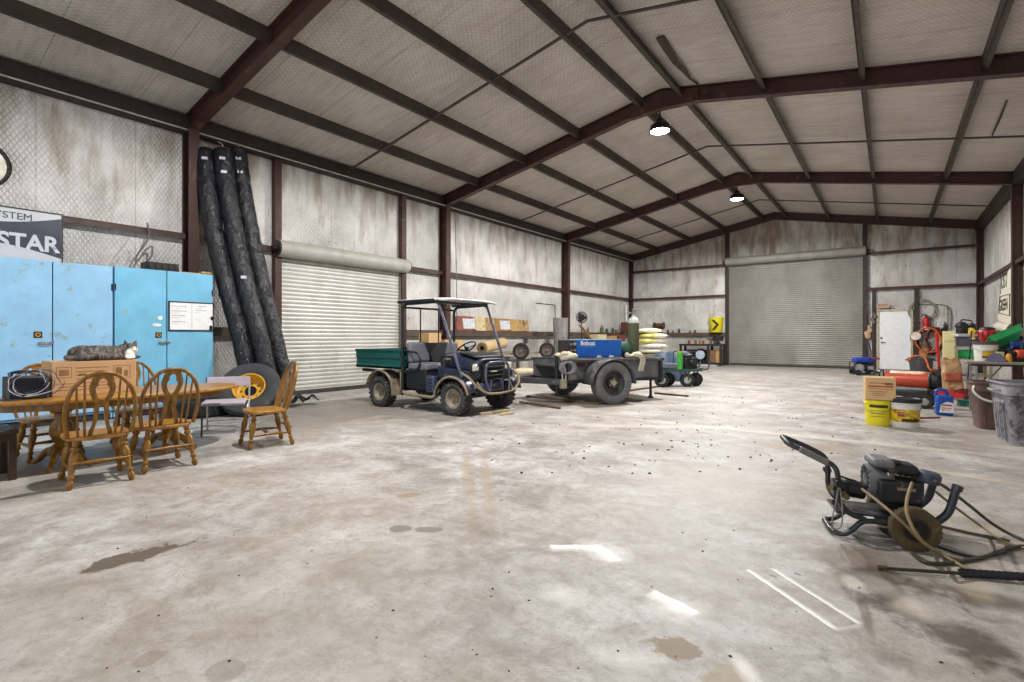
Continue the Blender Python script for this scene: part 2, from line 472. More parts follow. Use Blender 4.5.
# unseen wall behind the camera, its opening shaped to let sky light in
OX0, OX1, OZ = -8.3, 1.6, 4.45
slab('unseen_wall_front', [(XL, YF, 0), (OX0, YF, 0), (OX0, YF, OZ), (OX1, YF, OZ), (OX1, YF, 0), (XR, YF, 0), (XR, YF, zceil(XR)), (XRG, YF, zceil(XRG)), (XL, YF, zceil(XL))], (0, -.15, 0), M_wb)
slab('ceiling', [(XL - .15, YF, zceil(XL - .15)), (XRG, YF, zceil(XRG)), (XRG, YB, zceil(XRG)), (XL - .15, YB, zceil(XL - .15))], (0, 0, .15), M_ceil)
slab('ceiling.001', [(XR + .15, YF, zceil(XR + .15)), (XRG, YF, zceil(XRG)), (XRG, YB, zceil(XRG)), (XR + .15, YB, zceil(XR + .15))], (0, 0, .15), M_ceil)
for n, l in (('wall_left', 'quilted white insulated wall along the blue cabinets and roller door'), ('wall_right', 'quilted white insulated wall beside the work table'), ('wall_back', 'stained insulated end wall around the wide roller door'),
             ('unseen_wall_front', 'unseen end wall, its opening shaped to let daylight in'), ('ceiling', 'quilted roof lining on the slope above the blue cabinets'), ('ceiling.001', 'quilted roof lining on the slope above the work table')):
    tag(bpy.data.objects[n], l, 'ceiling' if 'ceil' in n else 'wall')
def struct(mb, name, label, cat, m, **k):
    o = mb.build(name, m, **k); return tag(o, label, cat, kind='structure')
bayw = ['behind the camera', 'beside the blue cabinets', 'behind the utility vehicle', 'behind the welding trailer', 'in the far corner']
def hbeam(mb, p0, p1, d0, d1, w, up):
    """I section between p0 and p1, depth d0..d1 measured along up, p = inner flange line"""
    p0, p1, up = V(p0), V(p1), V(up).normalized(); ax = (p1 - p0).normalized(); sd = up.cross(ax).normalized(); tf = 0.016
    def pr(a0, a1, b0, b1, hw):
        q = []
        for p, a, b in ((p0, a0, b0), (p1, a1, b1)):
            q += [mb.bm.verts.new(p + up * a + sd * hw), mb.bm.verts.new(p + up * a - sd * hw), mb.bm.verts.new(p + up * b - sd * hw), mb.bm.verts.new(p + up * b + sd * hw)]
        mb.face(q[:4]); mb.face(q[4:][::-1])
        for i in range(4): mb.face((q[i], q[(i + 1) % 4], q[4 + (i + 1) % 4], q[4 + i]))
    pr(0, 0, tf, tf, w / 2); pr(d0 - tf, d1 - tf, d0, d1, w / 2); pr(tf, tf, d0 - tf, d1 - tf, 0.008)
names = ['behind the camera', 'over the blue cabinets', 'over the utility vehicle', 'over the trailer', 'against the end wall']
for k, y in enumerate(FY):
    if k == 4: y = FY[4] + 0.0
    big = k < 4
    for sgn, side in ((-1, 'cabinet side'), (1, 'work table side')):
        xe = XL if sgn < 0 else XR
        mb = MB()
        if big:
            hbeam(mb, (XRG, y, ZR), (xe, y, ZE), RD, RD, 0.16, (0, 0, 1))
        else:
            hbeam(mb, (XRG, y, zceil(XRG) - .30), (xe, y, zceil(xe) - .30), .30, .30, 0.14, (0, 0, 1))
        struct(mb, 'rafter', 'dark red steel rafter sloping to the %s, %s' % (side, names[k]), 'rafter', M_steel, smooth=False)
        mb = MB()
        if big:
            dc = .27 if sgn < 0 else .18; hbeam(mb, (xe - sgn * dc, y, 0), (xe - sgn * (dc + .02), y, ZE + .1), dc - .02, dc, 0.17, (sgn, 0, 0))
        else:
            hbeam(mb, (xe - sgn * 0.18, y, 0), (xe - sgn * 0.18, y, zceil(xe) - .3), 0.15, 0.15, 0.17, (sgn, 0, 0))
        struct(mb, 'steel_column', 'dark red steel column on the %s, %s' % (side, names[k]), 'column', M_steel, smooth=False)
    if big:
        mb = MB(); w = 0.75
        M = mtx((XRG, y + .07, 0), V((1, 0, 0)), V((0, 0, 1)), V((0, -1, 0)))
        mb.prism([(-w, zraf(XRG - w) - .0), (0, ZR - .10), (w, zraf(XRG - w)), (w, zraf(XRG - w) + .25), (0, ZR + .26), (-w, zraf(XRG - w) + .25)], M, 0.14)
        struct(mb, 'ridge_haunch', 'dark steel haunch plate at the ridge of the frame %s' % names[k], 'beam', M_steel, smooth=False)
GAP, SP = 0.785, 1.4785
px_list = [XRG - GAP / 2 - SP * k for k in range(4)] + [XRG + GAP / 2 + SP * k for k in range(4)]
ordn = ['ridge', 'second from the ridge', 'third from the ridge', 'nearest the eave']
for i, x in enumerate(px_list):
    mb = MB(); zt = zceil(x) - 0.002; sgn = -1 if x < XRG else 1
    mb.box((x, (YF + YB) / 2, zt - .10), (0.018, YB - YF - .02, 0.20))
    mb.box((x + sgn * .035, (YF + YB) / 2, zt - .192), (0.07, YB - YF - .02, 0.016))
    mb.box((x + sgn * .065, (YF + YB) / 2, zt - .175), (0.012, YB - YF - .02, 0.03))
    struct(mb, 'roof_purlin', 'grey brown roof purlin, %s on the %s slope' % (ordn[i % 4], 'cabinet side' if sgn < 0 else 'work table side'), 'purlin', M_purl, smooth=False)
for sgn, xe, side in ((1, XL, 'cabinet side'), (-1, XR, 'work table side')):
    mb = MB(); mb.box((xe + sgn * .10, (YF + YB) / 2, ZE + .145), (.20, YB - YF - .02, .29))
    struct(mb, 'eave_beam', 'dark eave beam along the top of the wall on the %s' % side, 'beam', mat('dark eave steel', '#2c211d', .6), smooth=False)
mb = MB(); mb.cyl((XL + .23, YF, ZE + .03), (XL + .23, YB - .1, ZE + .03), .014, n=8)
struct(mb, 'conduit', 'thin pale conduit pipe under the eave beam above the cabinets', 'pipe', mat('conduit grey', '#b9b4ab', .4, .3))
for k in range(4):
    ym = (FY[k] + FY[k + 1]) / 2
    for sgn, side in ((-1, 'cabinet side'), (1, 'work table side')):
        xe = XL + .15 if sgn < 0 else XR - .15
        mb = MB(); mb.bar((XRG, ym, zceil(XRG) - .17), (xe, ym, zceil(xe) - .17), .045, .03)
        struct(mb, 'sag_rod', 'thin dark roof brace across the purlins on the %s, bay %s' % (side, bayw[k + 1]), 'brace', M_purl, smooth=False)
# ---- openings of the roller doors
LD0, LD1, LDZ = 5.49, 8.62, 2.85            # left roller door: y from, to, height
BD0, BD1, BDZ = -5.46, -0.82, 4.25          # end roller door: x from, to
WD0, WD1, WDZ = -0.37, 0.66, 2.16           # white door
def girt(name, p0, p1, n, label, d=.16, hgt=.07):
    mm = M_steel
    if label.startswith('low'): hgt = .15; mm = mat('brown rail', '#54463a', .6, 0, .25, 4)
    """C section on the wall; n = direction into the room"""
    p0, p1, n = V(p0), V(p1), V(n)
    mb = MB(); c = (p0 + p1) / 2; L = (p1 - p0).length; al = abs((p1 - p0).normalized().x) > .5
    def bx(off, dd, dz, hh):
        cc = c + n * off + V((0, 0, dz)); mb.box(cc, (L, dd, hh) if al else (dd, L, hh))
    bx(d / 2, d, 0, .012); bx(d - .006, .012, -hgt / 2, hgt); bx(d / 2, .012, -.09, .18) if False else None
    return struct(mb, name, label, 'girt', mm, smooth=False)
c_ = 0.085
for k in range(4):
    y0, y1 = FY[k] + c_, FY[k + 1] - c_
    for z, zn in ((3.0, 'middle'), (1.38, 'low')):
        if k == 1:
            segs = [(y0, LD0 - .12, 'before the roller door'), (LD1 + .12, y1, 'past the roller door')]
        else: segs = [(y0, y1, bayw[k + 1])]
        for a, b, w in segs:
            girt('wall_girt', (XL, a, z), (XL, b, z), (1, 0, 0), '%s rail of the cabinet side wall, %s' % (zn, w), .15, .09)
    for z, zn in ((3.0, 'middle'), (1.38, 'low')):
        girt('wall_girt', (XR, y0, z), (XR, y1, z), (-1, 0, 0), '%s rail of the work table side wall, %s' % (zn, bayw[k + 1]), .15, .09)
for z, zn in ((4.297, 'top'), (3.0, 'middle'), (1.38, 'low')):
    girt('wall_girt', (XL + .2, YB, z), (BD0 - .14, YB, z), (0, -1, 0), '%s rail of the end wall between the corner and the roller door' % zn, .15, .09)
    if zn == 'low':
        girt('wall_girt', (WD1 + .12, YB, z), (XR - .2, YB, z), (0, -1, 0), 'low rail of the end wall past the white door', .15, .09)
    else: girt('wall_girt', (BD1 + .14, YB, z), (XR - .2, YB, z), (0, -1, 0), '%s rail of the end wall above the white door' % zn, .15, .09)
def post(p0, p1, w, d, label, m=None):
    mb = MB(); mb.bar(p0, p1, w, d, up=(0, 1, 0)); return struct(mb, 'door_post', label, 'post', m or M_steel, bevel=.004)
post((XL + .08, LD0 - .08, 0), (XL + .08, LD0 - .08, ZE), .14, .14, 'red steel post between the black rolls and the roller door')
post((XL + .08, LD1 + .08, 0), (XL + .08, LD1 + .08, ZE), .14, .14, 'red steel post behind the cab of the utility vehicle')
post((BD0 - .09, YB - .09, 0), (BD0 - .09, YB - .09, zceil(BD0) - .3), .14, .16, 'dark post beside the wide roller door near the workbench', mat('dark eave steel', '#3a2a26'))
post((BD1 + .09, YB - .09, 0), (BD1 + .09, YB - .09, zceil(BD1) - .3), .14, .16, 'dark post between the wide roller door and the white door', mat('dark eave steel', '#3a2a26'))
post((WD0 - .10, YB - .07, 0), (WD0 - .10, YB - .07, 3.0), .09, .12, 'dark stud at the handle side of the white door', mat('dark eave steel', '#3a2a26'))
post((WD1 + .10, YB - .07, 0), (WD1 + .10, YB - .07, 3.0), .12, .12, 'dark stud at the hinge side of the white door', mat('dark eave steel', '#3a2a26'))
# ---- roller doors
def roller_mat(name, c, lo):
    t = NT(name); s = t.sep(t.obj)
    base = t.ramp(t.noise(1.2, 6, .6, t.mapping(t.obj, sc=(1, 1, .5))), [(.3, lin(lo)), (.65, lin(c))])
    st = t.noise(.9, 7, .65)
    base = t.mix(t.range(st, .55, .75, 0, .55), base, lin('#8c8168'))
    base = t.mix(t.range(t.noise(9, 4, .7), .66, .72, 0, .7), base, lin('#6a5c4a'))
    t.set(base, .42, .15, .5); return t.m
M_rl = roller_mat('cream roller steel', '#d2d1cb', '#b9b8b2')
M_rb = roller_mat('grey roller steel', '#96948f', '#7c7a76')
def roller_door(name, label, horiz, a0, a1, fixed, ztop, n, m, hood_r, pitch=.085):
    """curtain of curved slats; horiz 'y' or 'x'; n into the room"""
    root = thing(name, label, 'roller door'); root['kind'] = 'structure'
    def P(h, off, z): return V((fixed + n * off, h, z)) if horiz == 'y' else V((h, fixed + n * off, z))
    mb = MB(); k = int(ztop / pitch); rows = []
    for i in range(k):
        for j, (f, o) in enumerate(((0, .030), (.25, .040), (.5, .042), (.75, .036), (.92, .018))):
            rows.append(((i + f) * pitch + .03, o))
    rows.append((k * pitch + .03, .03))
    prev = None
    for z, o in rows:
        cur = [mb.bm.verts.new(P(a0, o, z)), mb.bm.verts.new(P(a1, o, z))]
        if prev: mb.face((prev[0], prev[1], cur[1], cur[0]))
        prev = cur
    mb.build('door_curtain', m, root, angle=20)
    mb = MB(); c = P((a0 + a1) / 2, .035, .045); sz = (a1 - a0, .05, .09) if horiz == 'x' else (.05, a1 - a0, .09)
    mb.box(c, sz); mb.build('bottom_bar', mat('dark rubber bar', '#3a3733', .6), root, bevel=.005)
    for h in (a0 - .035, a1 + .035):
        mb = MB(); c = P(h, .05, ztop / 2 + .05); mb.box(c, (.07, .1, ztop + .1) if horiz == 'x' else (.1, .07, ztop + .1)); mb.build('guide_rail', mat('dull guide steel', '#8b867c', .5, .4), root, bevel=.004)
    zc = ztop + hood_r * .75
    mb = MB(); mb.cyl(P(a0 - .12, hood_r + .02, zc), P(a1 + .12, hood_r + .02, zc), hood_r, n=32)
    mb.build('roller_drum', mat('dull drum steel', '#a8a69e', .5, 0, .15, 3) if horiz == 'y' else mat('grey drum steel', '#8d8b86', .5, 0, .15, 3), root)
    for h in (a0 - .12, a1 + .12):
        mb = MB(); e = -.03 if h < (a0 + a1) / 2 else .03
        mb.cyl(P(h, hood_r + .02, zc), P(h + e, hood_r + .02, zc), hood_r * .93, n=24); mb.cyl(P(h, hood_r + .02, zc), P(h + e * 4, hood_r + .02, zc), hood_r * .3, n=14)
        mb.build('end_plate', mat('black end plate', '#25211e', .5), root)
        mb = MB(); c = P(h + e * .4, hood_r * .5, zc - .03); mb.box(c, (.02, hood_r, .14) if horiz == 'x' else (hood_r, .02, .14)); mb.build('bracket', mat('black end plate', '#25211e', .5), root)
    return root
roller_door('door_1', 'cream corrugated roller door behind the green dump bed', 'y', LD0, LD1, XL, LDZ, 1, M_rl, .17)
roller_door('door_2', 'wide tall grey roller door in the end wall', 'x', BD0, BD1, YB, BDZ, -1, M_rb, .17, .078)
r3 = thing('door_3', 'plain white personnel door in the end wall', 'door'); r3['kind'] = 'structure'
mb = MB(); mb.box(((WD0 + WD1) / 2, YB - .035, WDZ / 2), (WD1 - WD0 - .10, .05, WDZ - .06)); mb.build('door_panel', mat('white door paint', '#e9edf2', .4, 0, .05), r3, bevel=.004)
mb = MB()
for h in (WD0 + .025, WD1 - .025): mb.box((h, YB - .05, WDZ / 2), (.07, .10, WDZ))
mb.box(((WD0 + WD1) / 2, YB - .05, WDZ), (WD1 - WD0 + .02, .10, .07)); mb.build('door_frame', mat('beige door frame', '#b5ab93', .5), r3, bevel=.004)
mb = MB(); mb.cyl((WD0 + .13, YB - .06, 1.0), (WD0 + .13, YB - .12, 1.0), .02); mb.bar((WD0 + .13, YB - .12, 1.0), (WD0 + .26, YB - .12, 1.0), .022, .022)
mb.build('door_handle', mat('black metal', '#1b1a1a', .4, .5), r3, bevel=.004)
mb = MB(); mb.cyl((WD0 + .13, YB - .06, 1.16), (WD0 + .13, YB - .09, 1.16), .03); mb.build('lock', mat('black metal', '#1b1a1a', .4, .5), r3)
for z in (.3, 1.1, 1.9):
    mb = MB(); mb.cyl((WD1 - .06, YB - .075, z - .05), (WD1 - .06, YB - .075, z + .05), .012); mb.build('hinge', mat('black metal', '#1b1a1a', .4, .5), r3)
# peeling lining
mb = MB(); a = ((660, 37), (667, 47), (676, 60), (684, 68), (690, 77), (698, 84))
def on_ceiling(px, py, off=.0):
    r = ray(px, py); t = 5.0
    for _ in range(60):
        t_ = t; p = r * t; f = (HC + r.z * t) - (zceil(p.x) - off); t -= f / r.z * .7
    p = r * t; return V((p.x, p.y, HC + r.z * t))
pts = [on_ceiling(*p, .03) for p in a]
mb.sweep([p - V((0, 0, .05 * math.sin(PI * i / 5))) for i, p in enumerate(pts)], [.07, .07, .06, .05, .025, .03], 8, flat=.25)
tag(mb.build('torn_lining', mat('dark torn lining', '#3d3226', .8)), 'dark torn strip of lining hanging under the roof between two purlins', 'torn strip')
mb = MB(); pts = [on_ceiling(1007, 100, .02), on_ceiling(1000, 118, .03), on_ceiling(992, 136, .02)]
mb.sweep(pts, [.012, .02, .012], 6, flat=.4)
tag(mb.build('torn_lining', mat('dark torn lining', '#3d3226', .8)), 'thin dark tear in the roof lining beyond the second rafter, work table side', 'torn strip')
# ================================================================= blue cabinets, sign, rolls, dining set
M_blue = mat('pale blue paint', '#93c6ea', .5, 0, .10, 3, '#8fa9b0', .10, 7, .12, 25)
M_turq = mat('turquoise paint', '#76bde0', .5, 0, .12, 3, '#8fb0b4', .10, 6, .12, 25)
M_blackm = mat('black metal', '#1b1a1a', .4, .5)
XC = -9.15
def cabinet(label, y0, y1, z1, m, hasp_y, seam):
    c = thing('storage_cabinet', label, 'cabinet', (XC - .35, (y0 + y1) / 2, 0), 0, 'blue plywood cabinets')
    w = y1 - y0; d = .50
    mb = MB()
    mb.box((.06, 0, z1 - .012), (d, w, .024)); mb.box((.06, 0, .11), (d, w, .024)); mb.box((-.18, 0, z1 / 2), (.02, w, z1 - .04))
    for s in (-1, 1): mb.box((.06, s * (w / 2 - .011), z1 / 2), (d, .022, z1 - .05))
    mb.build('body', m, c, bevel=.003)
    mb = MB(); mb.box((.06, 0, .05), (.44, w - .02, .1)); mb.build('plinth', mat('dark plinth', '#2a2c30', .6), c)
    for k, (a, b) in enumerate(((y0, seam), (seam, y1))):
        mb = MB(); cy = (a + b) / 2 - (y0 + y1) / 2
        mb.box((.335, cy, (z1 + .10) / 2 + .02), (.026, b - a - .012, z1 - .13)); dr = mb.build('door', m, c, bevel=.004)
        for zz in (.35, z1 - .3):
            mb = MB(); yy = (a + .015 if k == 0 else b - .015) - (y0 + y1) / 2
            mb.cyl((.352, yy, zz - .05), (.352, yy, zz + .05), .008, n=8); mb.build('hinge', M_blackm, dr)
    hy = hasp_y - (y0 + y1) / 2
    mb = MB(); mb.box((.352, hy, 1.24), (.008, .085, .085)); pl = mb.build('lock_plate', mat('black lock plate', '#1f1d1a', .5), c, bevel=.002)
    mb = MB(); mb.lathe([(.030, -.003), (.030, .004), (.016, .004), (.016, -.003)], (.357, hy, 1.24), (1, 0, 0), 20, True); mb.build('emblem', mat('orange print', '#c98a34', .5), pl)
    mb = MB(); mb.box((.36, hy + .08, 1.13), (.012, .15, .03)); mb.poly([(.36, hy + .0, 1.13), (.39, hy + .03, 1.12), (.39, hy + .13, 1.12), (.36, hy + .16, 1.13)], .009, 8, .02)
    mb.build('hasp', mat('dull zinc', '#9a9a98', .35, .7), c, bevel=.003)
    return c
yA, yB_, yC, yD, yE = 1.17, 1.85, 2.535, 3.215, 3.90
cabA = cabinet('pale blue plywood cabinet behind the cat, under the wall sign', yA, yC - .012, 2.235, M_blue, 1.70, yB_)
cabB = cabinet('turquoise plywood cabinet with the framed whiteboard on its door', yC, yE, 2.245, M_turq, 3.10, yD)
# paint flaws
for (cab, px, py, w, h) in ((cabB, 157, 325, .14, .05), (cabB, 160, 318, .07, .06)):
    p = WX(px, py, XC); mb = MB()
    mb.ell((XC + .003 - cab.location.x, p.y - cab.location.y, p.z), (.003, w / 2, h / 2), n=10, m=6); mb.build('paint_patch', mat('white paint splash', '#eef1f2', .6), cab)
# whiteboard
p0, p1 = WX(169.5, 301.5, XC + .03), WX(213.5, 330.5, XC + .03)
wb = thing('whiteboard', 'small whiteboard in a thin black frame hung on the turquoise cabinet door', 'whiteboard', (XC + .012, (p0.y + p1.y) / 2, (p0.z + p1.z) / 2))
w, h = p1.y - p0.y, p0.z - p1.z
mb = MB(); mb.box((0, 0, 0), (.012, w, h)); mb.build('panel', mat('white board', '#f3f3f4', .3, 0, .03), wb)
mb = MB()
for s in (-1, 1): mb.box((.003, s * w / 2, 0), (.018, .016, h + .016)); mb.box((.003, 0, s * h / 2), (.018, w + .016, .016))
mb.build('frame', M_blackm, wb)
mb = MB(); g = mat('faint grey ink', '#b8b4b6', .6)
for (yy, zz, ll) in ((-.26, .35, .34), (-.26, .18, .36), (-.26, 0.02, .30), (-.26, -.2, .3), (.2, .22, .24), (.22, .38, .2)):
    mb.box((.0075, yy * w / .9 + 0, zz * h), (.001, ll * w, .012)); mb.box((.0075, yy * w / .9 - .05, zz * h - .035), (.001, ll * w * .6, .006))
mb.box((.0075, 0, 0), (.001, .006, h * .96)); mb.build('writing_lines', g, wb)
for yy, zz, q in ((.44, -.42, .09), (.47, -.05, .06)):
    mb = MB(); mb.box((.015, w * yy, h * zz), (.02, .04, q)); mb.build('magnet_clip', M_blackm, wb, bevel=.004)
# sign above
sx = XL + .168
r0 = WX(63, 218, sx); zt, zb = WX(63, 215.0, sx).z, 2.16
yr = r0.y
sg = thing('wall_sign', 'weathered grey and navy metal sign reading STAR on the wall above the pale blue cabinet', 'sign', (sx, yr, 0))
SW = 1.5
mb = MB(); mb.box((-.008, -SW / 2, (zt + zb) / 2), (.012, SW, zt - zb)); mb.build('plate', mat('sign grey', '#c9cdd4', .45, 0, .08, 4, '#8f8f94', .1), sg)
mb = MB(); fm = .014
mb.box((0, -fm / 2, (zt + zb) / 2), (.028, fm, zt - zb)); mb.box((0, -SW / 2, zt), (.028, SW, fm)); mb.box((0, -SW / 2, zb), (.028, SW, fm)); mb.box((0, -SW, (zt + zb) / 2), (.028, fm, zt - zb))
mb.build('frame', mat('rusty sign edge', '#3c3634', .6), sg)
Mw = lambda y, z, x=.0: mtx((x, y, z), V((0, 1, 0)), V((0, 0, 1)), V((1, 0, 0)))
up_ = []; dn_ = []
for i in range(25):
    yy = -SW + (SW - .02) * i / 24; u = (yy + .75) / .75     # -1..1 bow tie
    up_.append((yy, zt - .06 - .155 * (1 - min(1, abs(u)) ** 1.6)))
    dn_.append((yy, zt - .66 + .16 * (1 - min(1, abs(u)) ** 1.6)))
mb = MB(); mb.prism(up_ + dn_[::-1], Mw(0, 0, .0), .002); mb.build('navy_field', mat('navy enamel', '#2b2f45', .4, 0, .15, 5, '#6d7080', .05), sg)
def sgp(px, py):
    q = WX(px, py, sx); return q.y - yr, q.z
(ya, za), (yb, zb2) = sgp(0, 236), sgp(57.5, 242)
text('lettering', 'STAR', .31, Mw((ya + yb) / 2 - .01, za - .055, .003), mat('sign grey', ''), sg, .001, bold=.009, sx=(.90))
(ya2, za2), (yb2, _) = sgp(0, 214), sgp(30, 218)
text('lettering', 'SYSTEM', .135, Mw((ya2 + yb2) / 2 - .045, za2 + .0, .003), mat('navy enamel', ''), sg, .001, bold=0, sx=.98)
# round framed dial high on the wall
q = WX(0, 168.5, XL + .06); q2 = WX(12, 169, XL + .06); R_ = .335
dl = thing('wall_dial', 'round white dial with a thick black rim high on the wall above the sign', 'dial', (XL + .05, q2.y - R_, q2.z))
mb = MB(); mb.lathe([(R_, -.03), (R_, .02), (R_ - .012, .03), (R_ - .035, .028), (R_ - .045, .0), (R_ - .045, -.03)], (0, 0, 0), (1, 0, 0), 48, True); mb.build('rim', mat('black gloss', '#121214', .25), dl)
mb = MB(); mb.lathe([(0, .006), (R_ - .05, 0), (R_ - .05, -.02), (0, -.02)], (0, 0, 0), (1, 0, 0), 48); mb.build('dial_face', mat('ivory face', '#d9d5c6', .2), dl)
# strap hanging off the rail and tray on the cabinet
mb = MB(); a = WX(147, 229, XL + .17)
mb.tube([a + V((0, 0, .10)), a + V((.02, .02, -.10)), a + V((.03, -.06, -.30)), a + V((.03, -.13, -.42)), a + V((.03, -.17, -.55)), a + V((.03, -.12, -.52)), a + V((.03, -.05, -.38)), a + V((.03, .06, -.28)), a + V((.03, .05, -.45)), a + V((.02, -.03, -.56))], .014, 6)
tag(mb.build('hanging_strap', mat('grey webbing', '#6e6a64', .8)), 'grey strap looped over the wall rail above the turquoise cabinet', 'strap')
mb = MB(); a = WX(160, 269, XC - .3)
mb.box((a.x, a.y, 2.245 + .075), (.26, .46, .15)); 
for k in range(5): mb.box((a.x + .13, a.y - .18 + k * .09, 2.245 + .085), (.03, .05, .09))
tag(mb.build('parts_tray', mat('black oily metal', '#2a2724', .5, .2), bevel=.015), 'black metal parts tray lying on top of the turquoise cabinet', 'tray')
mb = MB(); a = WX(182, 269, XC - .25)
mb.box((a.x, a.y + .12, 2.245 + .02), (.09, .62, .04)); mb.box((a.x, a.y + .36, 2.245 + .055), (.12, .16, .03))
tag(mb.build('wood_offcut', mat('raw pine', '#c39a62', .7), bevel=.004), 'short pine offcut lying at the end of the turquoise cabinet top', 'wood')
# three black wrapped rolls hanging from the eave
t = NT('black pleated plastic'); zz = t.sep(t.obj)[2]
pl = t.noise(5, 5, .7, t.mapping(t.obj, sc=(2.2, 2.2, 1.0)), dist=.6)
t.set(t.ramp(t.noise(3, 4), [(.3, lin('#0f1016')), (.7, lin('#1e2029'))]), t.range(pl, .3, .7, .15, .34)); t.bump(t.math('ADD', pl, t.math('MULTIPLY', t.noise(16, 3, .6), .25)), 1.0, .035); M_blk = t.m
roll_px = [[(205.5, 150), (208, 190), (216, 240), (228, 290), (241.5, 340), (253, 385)], [(222, 150), (227, 190), (236, 240), (247, 290), (260, 340), (272, 392)], [(238, 150), (243, 190), (252, 240), (263, 290), (275, 340), (287, 397)]]
for i, (path, lb) in enumerate(zip(roll_px, ('nearest the blue cabinets', 'between the two others', 'nearest the roller door'))):
    P = []
    for j, (px, py) in enumerate(path):
        X = XL + .22 + (j / 5) ** 1.2 * .95 + (.17 if i == 1 else 0)
        P.append(WX(px, py, X))
    P[-1].z = .17
    r = thing('plastic_roll', 'long black wrapped roll hung from the eave, the one %s' % lb, 'roll', P[-1], 0, 'black rolls hung from the eave')
    o = P[-1]; mb = MB(); C = catmull([p - o for p in P], 10); rr = []
    for j in range(len(C)): rr.append(.153 * (1 + .02 * math.sin(j * 1.7 + i) + .02 * math.sin(j * 4.1 + 2 * i)) * (.8 if j == 0 else 1))
    mb.sweep(C, rr, 20); mb.build('wrapping', M_blk, r)
    mb = MB(); e = C[0]; mb.tube([e + V((0, 0, -.02)), e + V((-.02, .02, .10)), e + V((-.15, .0, .18))], .008, 6); mb.build('tie_cord', mat('pale cord', '#c7c29a', .8), r)
    for jj, ok in ((4, True), (7, i != 0), (28, i == 1)):
        if not ok: continue
        c = C[jj]; n = V((.75, -.45, .2)).normalized(); x, y, z = frame_of(n)
        mb = MB(); mb.box(c + n * .150, (.09, .05, .012), Matrix((x, y, z)).transposed()); mb.build('sticker', mat('white sticker', '#cfd4dc', .5), r)
mb = MB()
mb.surf(lambda u, v: V((-8.36 + .34 * (v - .5) + .06 * math.sin(9 * u), 4.72 + .55 * u, .05 + .10 * math.sin(7 * u + 3 * v) ** 2 + .05 * math.sin(13 * v + 5 * u) ** 2)), 18, 10)
tag(mb.build('plastic_sheet', M_blk, solid=.012, sub=1), 'crumpled black plastic sheet on the floor at the foot of the rolls', 'sheet')
# tyres
M_rub = mat('dusty rubber', '#3b3c40', .75, 0, .2, 6, '#6a675f', .12, 4, .3, 40)
M_rubd = mat('dark rubber', '#232324', .8, 0, .2, 6)
M_yel = mat('yellow rim paint', '#d9a52e', .45, 0, .12, 5, '#8a6a2c', .05)
def tyre_prof(R, r, w):
    return [(r, -w * .36), (r + (R - r) * .2, -w * .46), (R - (R - r) * .35, -w * .5), (R - .03 * R, -w * .42), (R, -w * .3), (R, w * .3), (R - .03 * R, w * .42), (R - (R - r) * .35, w * .5), (r + (R - r) * .2, w * .46), (r, w * .36)]
c0 = WX(246, 412, -8.15); 
fl = thing('tyre', 'flat black tyre lying under the wheel with the yellow rim', 'tyre', (-8.62, 3.50, .13))
mb = MB(); mb.lathe(tyre_prof(.47, .25, .25), (0, 0, 0), (0, 0, 1), 40, True); mb.build('casing', M_rubd, fl)
mb = MB()
for k in range(30):
    a = 2 * PI * k / 30; mb.box((math.cos(a) * .465, math.sin(a) * .465, 0), (.03, .045, .2), RZ(a) @ RX(.4))
mb.build('tread_lugs', M_rubd, fl)
wc = WX(250.5, 390.5, -8.02)
nrm = (V((.62, -.52, .58))).normalized()
wh = thing('tractor_wheel', 'implement wheel with a bright yellow rim leaning beside the blue cabinet', 'wheel', wc)
mb = MB(); mb.lathe(tyre_prof(.45, .225, .27), (0, 0, 0), nrm, 48, True); mb.build('tyre', M_rub, wh)
mb = MB(); mb.lathe([(.225, -.10), (.225, .10), (.238, .125), (.22, .125), (.205, .06), (.195, -.02), (.15, -.035), (.09, -.02), (.085, -.02), (.085, -.05), (.225, -.10)], (0, 0, 0), nrm, 40); rim = mb.build('rim', M_yel, wh)
mb = MB(); mb.lathe([(0, .0), (.082, -.005), (.085, -.04), (0, -.05)], (0, 0, 0), nrm, 24); mb.build('hub_hole', mat('black hole', '#0c0c0c', .9), rim)
x_, y_, z_ = frame_of(nrm)
for k in range(8):
    a = 2 * PI * k / 8; c = (x_ * math.cos(a) + y_ * math.sin(a)) * .135 + nrm * -.027
    mb = MB(); mb.cyl(c, c + nrm * .022, .013, n=6); mb.build('wheel_bolt', mat('dark bolt', '#4a4030', .5, .5), rim)
# ---- oak dining chairs
t = NT('golden oak'); gr = t.noise(3.0, 6, .6, t.mapping(t.obj, sc=(14, 14, 2.2)), dist=.5)
t.set(t.ramp(gr, [(.3, lin('#5e4012')), (.5, lin('#82591a')), (.7, lin('#a07628'))]), .33, 0, .5); t.bump(gr, .08, .004); M_oak = t.m
t = NT('oak top'); gr = t.noise(3.0, 6, .6, t.mapping(t.obj, sc=(12, 1.6, 4)), dist=.5)
t.set(t.ramp(gr, [(.3, lin('#83581f')), (.5, lin('#a3732e')), (.7, lin('#b88a45'))]), .3, 0, .5); M_oakt = t.m
def turned(p0, p1, s=1.0):
    p0, p1 = V(p0), V(p1); L = (p1 - p0).length
    pr = [(0, 0), (.014, 0), (.021, .02), (.024, .045), (.019, .07), (.016, .085), (.022, .095), (.022, .11), (.016, .12), (.019, .16), (.025, .22), (.028, .27), (.022, .315), (.018, .325), (.026, .34), (.026, .355), (.018, .365), (.022, .40), (.02, .42), (.0, .42)]
    k = L / .42
    return [(max(.0, .019 + (r - .019) * 1.35) * s if 0 < r else 0, h * k) for r, h in pr], p0, (p1 - p0).normalized()
